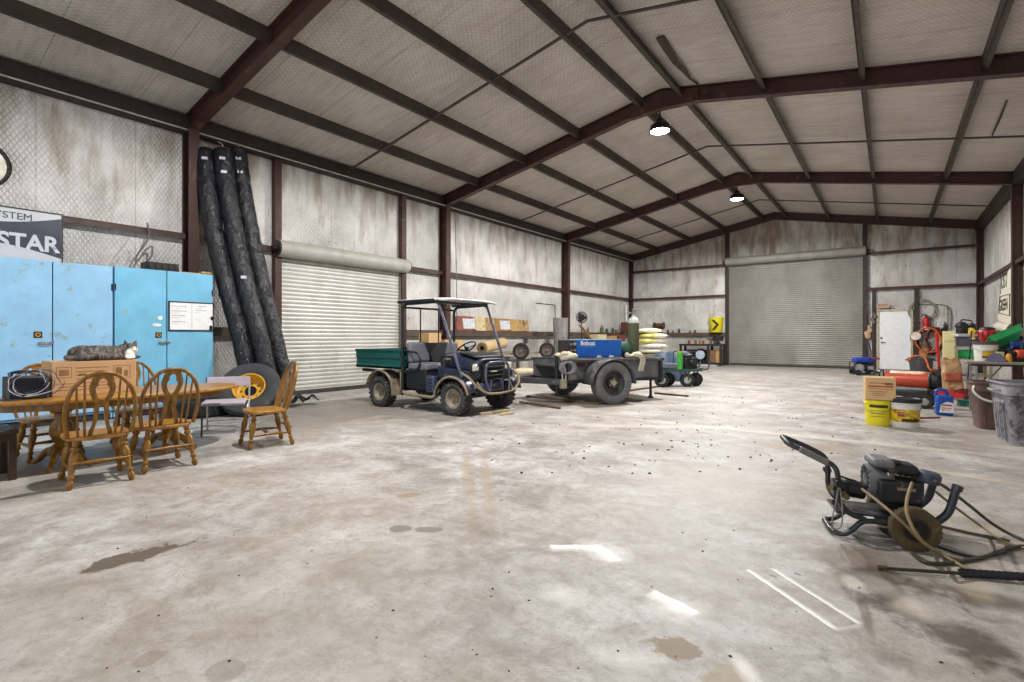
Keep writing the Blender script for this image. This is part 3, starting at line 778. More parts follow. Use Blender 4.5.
def make_chair(name, label, cat, group):
    """front is +x"""
    c = thing(name, label, cat, (0, 0, 0), 0, group)
    sh = []
    for i in range(40):
        a = 2 * PI * i / 40; ca, sa = math.cos(a), math.sin(a)
        e = .62
        sh.append((math.copysign(abs(ca) ** e, ca) * .215, math.copysign(abs(sa) ** e, sa) * (.225 + .012 * ca)))
    mb = MB(); mb.prism(sh, mtx((0, 0, .372), V((1, 0, 0)), V((0, 1, 0)), V((0, 0, 1))), .034); mb.build('seat', M_oakt, c, bevel=.012, segs=3)
    for sx_, sy_ in ((1, 1), (1, -1), (-1, 1), (-1, -1)):
        top = (sx_ * .15, sy_ * .15, .375); bot = (sx_ * (.21 if sx_ > 0 else .235), sy_ * .205, 0)
        pr, o, ax = turned(bot, top, 1.05); mb = MB(); mb.lathe(pr, o, ax, 14); mb.build('leg', M_oak, c)
    for s in (-1, 1):
        mb = MB(); mb.tube([(.185, s * .185, .14), (.09, s * .184, .145), (-.015, s * .184, .15), (-.12, s * .184, .145), (-.208, s * .188, .14)], [.009, .013, .017, .013, .009], 10, 4); mb.build('stretcher', M_oak, c)
    mb = MB(); mb.tube([(-.0, -.184, .15), (0, -.09, .15), (0, 0, .15), (0, .09, .15), (0, .184, .15)], [.009, .013, .019, .013, .009], 10, 4); mb.build('stretcher', M_oak, c)
    mb = MB(); mb.tube([(-.222, -.19, .20), (-.224, -.09, .20), (-.225, 0, .20), (-.224, .09, .20), (-.222, .19, .20)], [.009, .012, .016, .012, .009], 10, 4); mb.build('stretcher', M_oak, c)
    lean = .28
    def B(y, z): return V((-.165 - (z - .40) * lean - .0, y, z))
    bow = [B(-.205, .40)] + [B(-.222, .50), B(-.228, .60), B(-.218, .70), B(-.185, .80), B(-.12, .88), B(-.06, .912), B(0, .922), B(.06, .912), B(.12, .88), B(.185, .80), B(.218, .70), B(.228, .60), B(.222, .50), B(.205, .40)]
    mb = MB(); mb.tube(bow, .0165, 10, 5); mb.build('back_bow', M_oak, c)
    def bz(y):
        best = .4
        for i in range(len(bow) - 1):
            a, b = bow[i], bow[i + 1]
            if (a.y - y) * (b.y - y) <= 0 and a.z > .5 or ((a.y - y) * (b.y - y) <= 0 and b.z > .7):
                f = (y - a.y) / (b.y - a.y) if abs(b.y - a.y) > 1e-6 else 0; best = max(best, a.z + f * (b.z - a.z))
        return best
    for y in (-.165, -.115, .115, .165):
        yb = y * .86
        zt_ = bz(y); mb = MB(); mb.tube([B(yb, .40), B(yb * .6 + y * .4, .55), B(y, zt_)], [.009, .0095, .007], 8, 5); mb.build('spindle', M_oak, c)
    # pierced splat
    ts = [0, .08, .16, .25, .33, .40, .46, .50, .54, .58, .63, .68, .73, .78, .83, .87, .91, .94, 1.0]
    wo = [.082, .074, .060, .050, .047, .050, .050, .046, .046, .056, .068, .077, .083, .085, .082, .076, .070, .066, .062]
    wi = [.050, .044, .034, .024, .018, .018, .013, .004, .004, .014, .028, .036, .044, .046, .026, .030, .022, .0, .0]
    mb = MB(); th = .008; rings = []
    for f, o, i_ in zip(ts, wo, wi):
        z = .405 + f * .505; q = B(0, z)
        rings.append([(q + V((dx, s * y, 0))) for dx in (-th, th) for s in (1, -1) for y in (o, i_)])
    R2 = [[mb.bm.verts.new(p) for p in r] for r in rings]
    for a, b, i0, i1 in zip(R2[:-1], R2[1:], wi[:-1], wi[1:]):
        for s in (0, 1):
            fo, fi, bo, bi = 2 * s, 2 * s + 1, 4 + 2 * s, 5 + 2 * s
            mb.face((a[fo], b[fo], b[fi], a[fi])); mb.face((a[bo], a[bi], b[bi], b[bo]))
            mb.face((a[fo], a[bo], b[bo], b[fo])); mb.face((a[fi], b[fi], b[bi], a[bi]))
    for r in (R2[0], R2[-1]):
        for s in (0, 1): mb.face((r[2 * s], r[2 * s + 1], r[5 + 2 * s], r[4 + 2 * s]))
    bmesh.ops.remove_doubles(mb.bm, verts=mb.bm.verts[:], dist=.0006)
    mb.build('splat', M_oak, c, smooth=False)
    return c
GC = 'oak dining chairs'
chair = make_chair('dining_chair', 'oak bow-back dining chair with its back to the camera, in front of the carton', 'chair', GC)
def put_chair(o, x, y, ang): o.location = (x, y, 0); o.rotation_euler = (0, 0, ang)
put_chair(chair, -5.415, 1.375, PI - .10)
for x, y, a, lb in ((-5.515, 1.895, PI - .04, 'oak bow-back dining chair with its back to the camera, second along from the amplifier'),
                    (-5.645, 2.955, -PI / 2 - .22, 'oak bow-back dining chair seen from the side at the open end of the table'),
                    (-6.84, 1.36, .05, 'oak bow-back dining chair on the far side of the table behind the carton'),
                    (-6.86, 2.14, -.03, 'oak bow-back dining chair on the far side of the table, just clear of the carton'),
                    (-5.69, .57, PI / 2 + .02, 'oak dining chair cut off by the frame, only one front foot showing beside the stool')):
    o = copy_tree(chair); o['label'] = lb; put_chair(o, x, y, a)
# ---- table
TX, TY, TZ = -6.26, 1.80, .66
tb = thing('dining_table', 'long oval oak dining table carrying the carton and the cat', 'table', (TX, TY, 0))
ov = [(math.copysign(abs(math.cos(a)) ** .9, math.cos(a)) * .52, math.copysign(abs(math.sin(a)) ** .9, math.sin(a)) * 1.10) for a in [2 * PI * i / 64 for i in range(64)]]
mb = MB(); mb.prism(ov, Matrix.Translation((0, 0, TZ - .034)), .034); mb.build('table_top', M_oakt, tb, bevel=.010, segs=3)
mb = MB(); mb.prism([(x * .80, y * .86) for x, y in ov], Matrix.Translation((0, 0, TZ - .10)), .066); mb.build('apron', M_oak, tb, bevel=.004)
for yy in (-.47, .42):
    mb = MB(); mb.lathe([(.09, .56), (.09, .52), (.055, .50), (.05, .45), (.085, .38), (.095, .32), (.07, .25), (.05, .22), (.08, .19), (.10, .16), (.10, .11), (0, .11)], (0, yy, 0), (0, 0, 1), 24); pd = mb.build('pedestal', M_oak, tb)
    for a in (-.5, .5, PI - .5, PI + .5):
        d = V((math.cos(a), math.sin(a), 0)); mb = MB()
        q = V((0, yy, 0))
        mb.tube([q + d * .06 + V((0, 0, .16)), q + d * .16 + V((0, 0, .13)), q + d * .25 + V((0, 0, .05)), q + d * .31 + V((0, 0, .025))], [.035, .032, .026, .024], 10, 5); mb.build('foot', M_oak, pd)
# ---- stool under the table end
c = G(19, 429, .43)
st = thing('stool', 'dark square wooden stool tucked under the end of the table', 'stool', (c.x - .22, c.y - .30, 0))
M_dw = mat('dark stained wood', '#3f2a18', .45, 0, .3, 6)
mb = MB(); mb.box((0, 0, .41), (.44, .60, .04)); mb.build('seat', M_dw, st, bevel=.006)
for sx_ in (-1, 1):
    for sy_ in (-1, 1):
        mb = MB(); mb.box((sx_ * .18, sy_ * .265, .195), (.05, .05, .39)); mb.build('leg', M_dw, st, bevel=.004)
mb = MB()
for s in (-1, 1): mb.box((0, s * .265, .36), (.34, .025, .06)); mb.box((s * .18, 0, .36), (.025, .50, .06))
mb.build('apron', M_dw, st)
# ---- grey metal folding chair
A, B2 = V((-7.02, 2.90, 0)), V((-6.80, 3.35, 0)); fw = V((.87, -.49, 0)); wd = (B2 - A)
ct = (A + B2) / 2; ang = math.atan2(fw.y, fw.x)
mc = thing('folding_chair', 'grey metal chair with a padded seat beyond the table end, beside the wheel', 'chair', ct, ang)
W = wd.length / 2; M_gm = mat('pale grey tube', '#b9b7bb', .35, .3); M_pad = mat('pink grey vinyl', '#b3aab4', .5, 0, .1); M_padd = mat('dark vinyl', '#6b6769', .5)
for s in (-1, 1):
    mb = MB(); mb.poly([(.40, s * W * .98, 0), (.36, s * W * .98, .36), (.02, s * W * .98, .36), (-.03, s * W * .98, .69)], .011, 10, .05); mb.build('side_tube', M_gm if s > 0 else mat('dark grey tube', '#4a4a4d', .4, .4), mc)
    mb = MB(); mb.poly([(.0, s * W * .95, .36), (-.12, s * W * .98, 0)], .011, 10); mb.build('leg', M_gm, mc)
for (a, b) in (((.385, -W, .13), (.385, W, .13)), ((.39, -W, .07), (.39, W, .07)), ((-.085, -W, .12), (-.085, W, .12))):
    mb = MB(); mb.cyl(a, b, .008, n=8); mb.build('crossbar', M_gm, mc)
mb = MB(); mb.box((.19, -.02, .385), (.40, W * 1.9, .045)); mb.build('seat', M_pad, mc, bevel=.018, segs=3)
mb = MB(); mb.box((.395, -W * .55, .385), (.012, W * .75, .036)); mb.build('seat_edge', M_padd, mc, bevel=.005)
mb = MB(); mb.surf(lambda u, v: V((-.01 - .03 * (1 - (2 * u - 1) ** 2) - .02 * v, (u * 2 - 1) * W * 1.0, .565 + v * .125)), 12, 4); mb.build('backrest', M_pad, mc, solid=.02, bevel=.004)
# ---- carton on the table, with the cat on it
b0 = G(52, 397, TZ); 
cx0, cx1, cy0, cy1, ch = -6.57, -6.18, 1.245, 1.895, .318
bx_ = thing('carton', 'long printed cardboard carton on the table under the cat', 'box', ((cx0 + cx1) / 2, (cy0 + cy1) / 2, TZ))
w, l = cx1 - cx0, cy1 - cy0
M_card = mat('cardboard', '#c49c72', .75, 0, .08, 6); M_ink = mat('brown ink', '#8a6440', .75)
mb = MB(); mb.box((0, 0, ch / 2), (w, l, ch)); mb.build('carton_body', M_card, bx_, bevel=.004)
mb = MB()
for s in (-1, 1): mb.box((s * w * .252, 0, ch + .0015), (w * .49, l, .003))
mb.build('flap', M_card, bx_)
F = w / 2 + .0008; mb = MB()
def pr(y0, y1, z0, z1): mb.box((F, (y0 + y1) / 2 - l / 2, (z0 + z1) / 2), (.0012, y1 - y0, z1 - z0))
def rect(y0, y1, z0, z1, k=.004): pr(y0, y1, z0, z0 + k); pr(y0, y1, z1 - k, z1); pr(y0, y0 + k, z0, z1); pr(y1 - k, y1, z0, z1)
rect(.03, .14, .17, .27); pr(.05, .12, .19, .245)
for k in range(4): pr(.17, .17 + .25 - .03 * (k % 2), .255 - k * .035, .262 - k * .035); 
pr(.19, .25, .185, .205); rect(.46, .60, .14, .27); pr(.48, .53, .16, .25); pr(.55, .58, .16, .22)
for k in range(3): pr(.03, .4 + .05 * k, .11 - k * .03, .116 - k * .03)
mb.build('printing', M_ink, bx_)
# cat
cb = (cx1 - .14, 0, TZ + ch + .003)
cat = thing('cat', 'grey tabby cat with a white chest lying on the cardboard carton', 'cat', (cb[0], 1.385, cb[2])); cat.scale = (1.05, .94, 1.15)
t = NT('tabby fur'); s = t.sep(t.obj)
st_ = t.noise(26, 4, .6, t.mapping(t.obj, sc=(.6, 1.5, .6)), dist=.8)
col = t.ramp(st_, [(.36, lin('#24221f')), (.5, lin('#4a4540')), (.66, lin('#7a7268'))])
hx, hy, hz = t.math('SUBTRACT', s[0], .125), t.math('SUBTRACT', s[1], .545), t.math('SUBTRACT', s[2], .045)
dd = t.math('SQRT', t.math('ADD', t.math('ADD', t.math('MULTIPLY', hx, hx), t.math('MULTIPLY', t.math('MULTIPLY', hy, hy), .55)), t.math('MULTIPLY', hz, hz)))
col = t.mix(t.range(t.math('ADD', dd, t.math('MULTIPLY', t.noise(30, 3), .03)), .078, .094, 1, 0), col, lin('#f0e8e0'))
t.set(col, .8); t.bump(t.noise(120, 3), .5, .005); M_cat = t.m
mb = MB()
def E_(c, r, R=None): mb.ell(c, r, R, 20, 14)
E_((.0, .24, .062), (.088, .21, .066)); E_((.0, .12, .062), (.10, .125, .068)); E_((.01, .37, .06), (.08, .12, .066))
E_((.08, .15, .035), (.055, .14, .036)); E_((.095, .30, .028), (.04, .17, .028)); E_((.10, .44, .02), (.03, .11, .02))
E_((.03, .46, .068), (.062, .07, .07)); E_((.055, .52, .098), (.052, .055, .048)); E_((.092, .545, .083), (.028, .03, .022))
E_((.075, .50, .045), (.045, .05, .045)); E_((.02, .54, .022), (.035, .09, .022))
mb.tube([(-.03, .02, .03), (.04, -.02, .028), (.10, .03, .026), (.13, .13, .024)], [.024, .022, .02, .014], 10, 6)
for s in (-1, 1):
    e = V((.045 + .008 * s, .52 + .037 * s, .13)); mb.lathe([(.022, 0), (.014, .026), (.003, .05), (0, .052)], e, V((.1, .30 * s, 1)), 10)
mb.build('body', M_cat, cat, remesh=.006)
for s in (-1, 1):
    mb = MB(); mb.ell((.1015 - .004 * s, .536 + .017 * s, .105), (.007, .009, .006)); mb.build('eye', mat('cat eye', '#5a5f2c', .15), cat)
mb = MB(); mb.ell((.118, .553, .090), (.006, .006, .005)); mb.build('nose', mat('pink nose', '#c08078', .4), cat)
# ---- black amplifier with a heap of cable
am = thing('amplifier', 'black ribbed amplifier box at the end of the table beside the carton', 'amplifier', (-6.235, 1.075, TZ))
mb = MB(); mb.box((0, 0, .10), (.22, .27, .20)); mb.build('housing', mat('black crackle', '#1d1e28', .5), am, bevel=.012)
mb = MB()
for k in range(9): mb.box((.113, 0, .03 + k * .018), (.010, .245, .008))
mb.build('front_grille', mat('dark blue grey fins', '#2d3042', .4, .3), am)
for s in (-1, 1):
    mb = MB(); mb.box((.113, s * .128, .10), (.014, .014, .2)); mb.build('corner_trim', mat('steel grey edge', '#5b5e70', .4, .5), am)
mb = MB(); mb.poly([(0, -.09, .20), (0, -.09, .235), (0, .09, .235), (0, .09, .20)], .009, 8, .03); mb.build('carry_handle', M_blackm, am)
cbl = thing('cable', 'coil of dark and white cable draped over the black amplifier', 'cable', (-6.235, 1.075, TZ))
for k in range(5):
    rr = random.Random(k); P = []
    for i in range(13):
        a = 2 * PI * i / 12; y = math.cos(a) * (.10 + .02 * k) + .02 * rr.uniform(-1, 1); z = .14 + math.sin(a) * (.085 + .008 * k) + .01 * rr.uniform(-1, 1)
        P.append(V((.135 + .008 * k + .006 * rr.random(), y - .01 + .012 * k, z)))
    mb = MB(); mb.tube(P, .0032, 6, 4, closed=False); mb.build('cord', mat('white cord', '#c9ccd6', .5) if k in (1, 3) else mat('slate cord', '#333a4d', .5), cbl)
mb = MB(); mb.tube([(.13, -.10, .20), (.06, -.12, .23), (.0, -.05, .25), (-.03, .04, .245), (.02, .12, .23), (.10, .13, .20), (.14, .10, .12)], .0065, 8, 6); mb.build('cord', mat('slate cord', ''), cbl)
mb = MB(); mb.tube([(.13, .0, .05), (.16, -.06, .012), (.14, -.14, .008), (.06, -.17, .008)], .006, 8, 6); mb.build('cord', mat('slate cord', ''), cbl)
# ================================================================= utility vehicle
M_navy = mat('navy plastic', '#23283a', .35, 0, .25, 4, '#5a5a60', .05)
M_blk = M_blk; M_blkp = mat('black plastic', '#17181b', .5, 0, .2, 6)
M_green = mat('dark green bed paint', '#14564f', .4, 0, .2, 4, '#3d5a50', .08)
M_mud = mat('muddy beige', '#8d8069', .8, 0, .25, 7, '#5b5246', .2)
M_tubeb = mat('black tube', '#26272d', .35, .2, .15, 6)
M_seat = mat('grey vinyl', '#6e6f78', .55, 0, .12, 6)
M_mtyre = mat('grey mud tyre', '#3b3b3c', .85, 0, .3, 9, '#6f6b60', .2, 9, .4, 60)
def utv_wheel(parent, x, y, side, R=.262, w=.22):
    wl = bpy.data.objects.new('wheel', None); COL.objects.link(wl); wl.parent = parent; wl.location = (x, y, R)
    mb = MB(); mb.lathe(tyre_prof(R - .012, R * .55, w), (0, 0, 0), (0, 1, 0), 36, True); mb.build('tyre', M_mtyre, wl)
    mb = MB()
    for k in range(22):
        a = 2 * PI * k / 22
        for j, yy in enumerate((-w * .34, -w * .02, w * .32)):
            b = a + (j % 2) * PI / 22
            mb.box((math.sin(b) * (R - .012), yy, math.cos(b) * (R - .012)), (.042, w * .25, .026), RY(b))
    mb.build('tread_lugs', M_mtyre, wl)
    mb = MB(); s = -1 if side < 0 else 1
    mb.lathe([(R * .55, -w * .36), (R * .55, w * .36), (R * .60, w * .40), (R * .50, w * .38), (R * .42, w * .1), (R * .2, w * .05), (R * .18, w * .16), (0, w * .16)], (0, 0, 0), (0, s, 0), 28)
    rim = mb.build('rim', mat('dirty steel rim', '#9b9484', .5, .2, .25, 8, '#5e574a', .2), wl)
    mb = MB(); mb.cyl((0, s * w * .14, 0), (0, s * w * .22, 0), R * .12, n=12); mb.build('hub_cap', mat('rusty hub', '#6e5330', .6), rim)
    for k in range(4):
        a = PI / 4 + k * PI / 2
        mb = MB(); mb.cyl((math.cos(a) * R * .28, s * w * .04, math.sin(a) * R * .28), (math.cos(a) * R * .28, s * w * .13, math.sin(a) * R * .28), .011, n=6); mb.build('lug_nut', mat('rusty hub', ''), rim)
    return wl
u = thing('utility_vehicle', 'dark blue muddy side-by-side utility vehicle with a green dump bed and open cab', 'vehicle', (-6.2, 6.35, 0))
for x in (-.90, .835):
    for s in (-1, 1): utv_wheel(u, x, s * .545, s)
mb = MB(); mb.box((-.02, 0, .33), (2.0, .56, .10)); mb.box((-.95, 0, .46), (.95, .62, .16)); mb.build('chassis', M_blkp, u, bevel=.01)
mb = MB()
for x in (-.90, .835): mb.cyl((x, -.5, .262), (x, .5, .262), .035)
mb.build('axle', M_blkp, u)
# green bed
bd = bpy.data.objects.new('dump_bed', None); COL.objects.link(bd); bd.parent = u
x0, x1, z0, z1 = -1.53, -.36, .67, .995; hw = .64
mb = MB(); mb.box(((x0 + x1) / 2, 0, z0 + .015), (x1 - x0, hw * 2, .03)); mb.build('bed_floor', M_green, bd)
for s in (-1, 1):
    mb = MB(); y = s * (hw - .015)
    prof = [(0, z0), (0, z0 + .05), (-.018, z0 + .07), (-.018, z0 + .16), (0, z0 + .18), (0, z1 - .03), (.02, z1 - .02), (.02, z1), (-.03, z1), (-.03, z0)]
    a = [mb.bm.verts.new((x0, s * (hw + p[0]), p[1])) for p in prof]; b = [mb.bm.verts.new((x1, s * (hw + p[0]), p[1])) for p in prof]
    mb.face(a); mb.face(b[::-1])
    for i in range(len(prof)): mb.face((a[i], a[(i + 1) % len(prof)], b[(i + 1) % len(prof)], b[i]))
    mb.build('side_panel', M_green, bd, smooth=False)
for x, n in ((x0, 'tailgate'), (x1, 'front_panel')):
    mb = MB(); mb.box((x + (.014 if x == x0 else -.014), 0, (z0 + z1) / 2), (.028, hw * 2 - .06, z1 - z0)); mb.build(n, M_green, bd, bevel=.004)
mb = MB(); mb.cyl((x0 - .01, -hw, z1 - .03), (x0 - .01, hw, z1 - .03), .018, n=10); mb.build('tail_bar', M_green, bd)
for s in (-1, 1):
    mb = MB(); mb.box((x0 - .003, s * (hw - .05), z0 + .16), (.02, .06, .25)); mb.build('corner_bracket', M_tubeb, bd, bevel=.004)
# rear fenders and mud flaps
for s in (-1, 1):
    mb = MB()
    mb.surf(lambda a, v: V((-.90 + math.cos(.15 + a * 2.75) * (.35), s * (.40 + .25 * v), .29 + math.sin(.15 + a * 2.75) * .34)), 16, 2)
    mb.build('rear_fender', M_mud, u, solid=.015)
    mb = MB(); mb.box((-.54, s * .55, .36), (.03, .25, .28), RY(-.12)); mb.build('mud_flap', M_mud, u, bevel=.006)
    mb = MB(); mb.poly([(-1.44, s * .55, .62), (-1.2, s * .57, .62), (-.72, s * .58, .60), (-.60, s * .58, .48)], .028, 8, .1); mb.build('bed_rail', M_blkp, u)
# cab frame
fr = bpy.data.objects.new('roll_cage', None); COL.objects.link(fr); fr.parent = u
for s in (-1, 1):
    mb = MB(); mb.poly([(-.31, s * .625, .24), (-.31, s * .625, 1.75), (.50, s * .60, 1.765)], .024, 12, .13); mb.build('rear_post', M_tubeb, fr)
    mb = MB(); mb.poly([(.38, s * .60, 1.765), (.50, s * .60, 1.755), (.93, s * .585, .70), (.98, s * .58, .60)], .024, 12, .08); mb.build('front_post', mat('grey blue tube', '#5c6070', .3, .4), fr)
    mb = MB(); mb.cyl((-.31, s * .22, 1.02), (-.31, s * .22, 1.70), .012, n=8); mb.build('screen_post', M_tubeb, fr)
for (a, b, r) in (((-.31, -.6, 1.70), (-.31, .6, 1.70), .018), ((.48, -.6, 1.76), (.48, .6, 1.76), .022), ((-.31, -.6, 1.02), (-.31, .6, 1.02), .018)):
    mb = MB(); mb.cyl(a, b, r, n=10); mb.build('cross_tube', M_tubeb, fr)
rf = bpy.data.objects.new('roof', None); COL.objects.link(rf); rf.parent = u
mb = MB(); mb.surf(lambda a, b: V((-.37 + a * 1.04, (b * 2 - 1) * .665, 1.805 + .025 * (1 - (2 * b - 1) ** 4) - .02 * max(0, a - .85) / .15)), 16, 14); mb.build('roof_panel', mat('white roof plastic', '#dcdedf', .3, 0, .08), rf, solid=.03)
mb = MB()
for s in (-1, 1): mb.box((.04, s * .655, 1.79), (.86, .03, .05))
mb.bm.free()
for s in (-1, 1):
    mb = MB(); mb.box((.04, s * .655, 1.79), (.86, .03, .05)); mb.build('roof_edge', M_blkp, rf, bevel=.008)
# seats
stg = bpy.data.objects.new('bench_seat', None); COL.objects.link(stg); stg.parent = u
mb = MB(); mb.box((-.02, 0, .52), (.46, 1.20, .30)); mb.build('seat_box', M_blkp, stg, bevel=.02)
for y, w_ in ((-.37, .44), (.37, .44)):
    mb = MB(); mb.box((.0, y, .72), (.46, w_, .12)); mb.build('cushion', M_seat, stg, bevel=.04, segs=3)
    mb = MB(); mb.box((-.20, y, .95), (.11, w_, .34), RY(-.14)); mb.build('backrest', M_seat, stg, bevel=.04, segs=3)
mb = MB(); mb.box((.0, 0, .715), (.44, .30, .11)); mb.build('centre_cushion', M_blkp, stg, bevel=.03)
mb = MB(); mb.prism([(-.27, .16), (-.12, -.18), (.12, -.18), (.27, .16)], mtx((-.125, 0, .95), V((0, 1, 0)), V((-.14, 0, 1)).normalized(), V((1, 0, .14)).normalized()), .012); mb.build('centre_back', M_blkp, stg, bevel=.003)
for s in (-1, 1):
    mb = MB(); mb.poly([(-.28, s * .60, .98), (.05, s * .615, .95), (.12, s * .615, .82), (.04, s * .615, .66), (-.2, s * .60, .64)], .017, 10, .1); mb.build('hip_rail', M_tubeb, stg)
# lower sides
for s in (-1, 1):
    mb = MB(); mb.poly([(-.34, s * .62, .62), (-.34, s * .62, .36), (-.28, s * .62, .27), (.42, s * .62, .25), (.52, s * .60, .40)], .026, 10, .08); mb.build('floor_rail', M_mud, u)
    mb = MB(); mb.box((.06, s * .56, .47), (.48, .10, .24)); mb.build('side_box', M_blkp, u, bevel=.025)
    sv = MB(); sv.box((.33, s * .575, .46), (.17, .10, .26)); svo = sv.build('side_vent', mat('worn blue panel', '#454d6a', .4, 0, .2), u, bevel=.015)
    for k in range(4):
        mb = MB(); mb.box((.335, s * .627, .38 + k * .05), (.10, .012, .018)); mb.build('louvre', M_blkp, svo)
mb = MB(); mb.box((.28, 0, .30), (.62, 1.1, .03)); mb.build('cab_floor', M_blkp, u)
# front body
def hood(a, b):
    x = .50 + a * .70; y = (b * 2 - 1)
    w_ = .46 - .02 * a; z = .955 - .03 * a - .08 * a * a - .20 * abs(y) ** 5
    return V((x, y * w_, z))
mb = MB(); mb.prism([(-.44, .60), (.44, .60), (.43, .78), (.30, .83), (-.30, .83), (-.43, .78)], mtx((1.11, 0, 0), V((0, 1, 0)), V((0, 0, 1)), V((1, 0, 0))), .075); mb.build('front_nose', M_navy, u, bevel=.02)
mb = MB(); mb.surf(hood, 14, 20); mb.build('hood', M_navy, u, solid=.03, angle=60)
mb = MB(); mb.box((.50, 0, .84), (.16, 1.0, .20)); mb.box((.56, 0, .62), (.08, 1.14, .52)); mb.build('dashboard', M_blkp, u, bevel=.04, segs=3)
mb = MB(); mb.prism([(.52, .56), (1.15, .52), (1.19, .60), (1.18, .68), (.9, .71), (.52, .74)], mtx((0, -.565, 0), V((1, 0, 0)), V((0, 0, 1)), V((0, -1, 0))), -1.13); mb.build('front_shell', M_navy, u, bevel=.025, segs=3)
mb = MB(); mb.surf(lambda a, b: V((.80 + a * .33, (b * 2 - 1) * (.34), .945 - .06 * a + .012 * math.sin(PI * a))), 6, 8); mb.build('hood_scoop', M_blkp, u, solid=.03)
for s in (-1, 1):
    mb = MB()
    mb.surf(lambda a, v: V((.835 + math.cos(.30 + a * 2.7) * .36, s * (.46 + .21 * v), .27 + math.sin(.30 + a * 2.7) * .36 - (.03 * v * v))), 18, 4); mb.build('front_fender', M_navy, u, solid=.025)
    mb = MB(); mb.tube([V((.835 + math.cos(.30 + a / 10 * 2.7) * .362, s * .675, .24 + math.sin(.30 + a / 10 * 2.7) * .36)) for a in range(11)], .018, 8, 2); mb.build('fender_lip', M_mud, u)
    mb = MB(); mb.box((1.175, s * .415, .735), (.06, .17, .11), RZ(s * -.15)); hl = mb.build('headlight', mat('headlight glass', '#d5d6c6', .12, 0, .1), u, bevel=.025, segs=3)
    mb = MB(); mb.box((1.165, s * .415, .735), (.05, .20, .14), RZ(s * -.15)); mb.build('headlight_surround', M_blkp, u, bevel=.02)
# grille
gr_ = bpy.data.objects.new('grille', None); COL.objects.link(gr_); gr_.parent = u
mb = MB(); mb.box((1.19, 0, .63), (.03, .52, .28)); mb.build('grille_back', mat('black hole', '#0c0c0c', .9), gr_)
for k in range(4):
    mb = MB(); mb.box((1.212, 0, .53 + k * .068), (.02, .50, .024), RY(.3)); mb.build('grille_bar', M_blkp, gr_, bevel=.004)
mb = MB(); mb.box((1.225, 0, .665), (.006, .16, .022)); mb.build('badge', mat('badge silver', '#c9ccd2', .3, .5), gr_)
mb = MB(); mb.box((1.16, 0, .42), (.10, .56, .14)); mb.build('lower_valance', mat('worn blue panel', ''), u, bevel=.02)
mb = MB(); mb.box((1.225, .02, .42), (.05, .18, .08)); mb.cyl((1.22, -.13, .43), (1.22, .17, .43), .035, n=14); mb.build('winch', M_blkp, u, bevel=.006)
# brush guard
bg_ = bpy.data.objects.new('brush_guard', None); COL.objects.link(bg_); bg_.parent = u
mb = MB(); mb.poly([(1.10, -.62, .66), (1.24, -.62, .60), (1.33, -.55, .46), (1.36, -.34, .34), (1.37, 0, .325), (1.36, .34, .34), (1.33, .55, .46), (1.24, .62, .60), (1.10, .62, .66)], .018, 10, .09); mb.build('outer_loop', M_mud, bg_)
mb = MB(); mb.poly([(1.34, -.24, .34), (1.30, -.31, .56), (1.29, -.27, .80), (1.29, 0, .815), (1.29, .27, .80), (1.30, .31, .56), (1.34, .24, .34)], .020, 10, .08); mb.build('centre_hoop', mat('grey blue tube', ''), bg_)
for s in (-1, 1):
    mb = MB(); mb.poly([(1.33, s * .36, .35), (1.22, s * .40, .50), (1.12, s * .30, .50)], .016, 8, .05); mb.build('brace', M_mud, bg_)
    mb = MB(); mb.box((1.26, s * .15, .44), (.05, .03, .18), RX(s * .25)); mb.build('mount_plate', mat('worn blue panel', ''), bg_)
sw = bpy.data.objects.new('steering_wheel', None); COL.objects.link(sw); sw.parent = u
cs = V((.26, .33, 1.02)); an = V((-.55, 0, .75)).normalized(); x_, y_, z_ = frame_of(an)
mb = MB(); mb.tube([cs + (x_ * math.cos(a) + y_ * math.sin(a)) * .18 for a in [2 * PI * i / 16 for i in range(16)]], .013, 8, 3, closed=True); mb.build('rim', M_blkp, sw)
mb = MB()
for k in range(3):
    a = 2 * PI * k / 3 + .5; mb.bar(cs - an * .02, cs + (x_ * math.cos(a) + y_ * math.sin(a)) * .18, .03, .012)
mb.cyl(cs - an * .04, cs + an * .005, .04, n=16); mb.build('spokes', M_blkp, sw)
mb = MB(); mb.cyl(cs - an * .03, cs - an * .34, .02, n=10); mb.build('column', M_blkp, sw)
for ch in u.children:
    if ch.name.split('.')[0] in ('front_shell', 'front_nose', 'hood', 'hood_scoop', 'headlight', 'headlight_surround', 'grille', 'lower_valance', 'winch', 'brush_guard'): ch.location.x -= .085
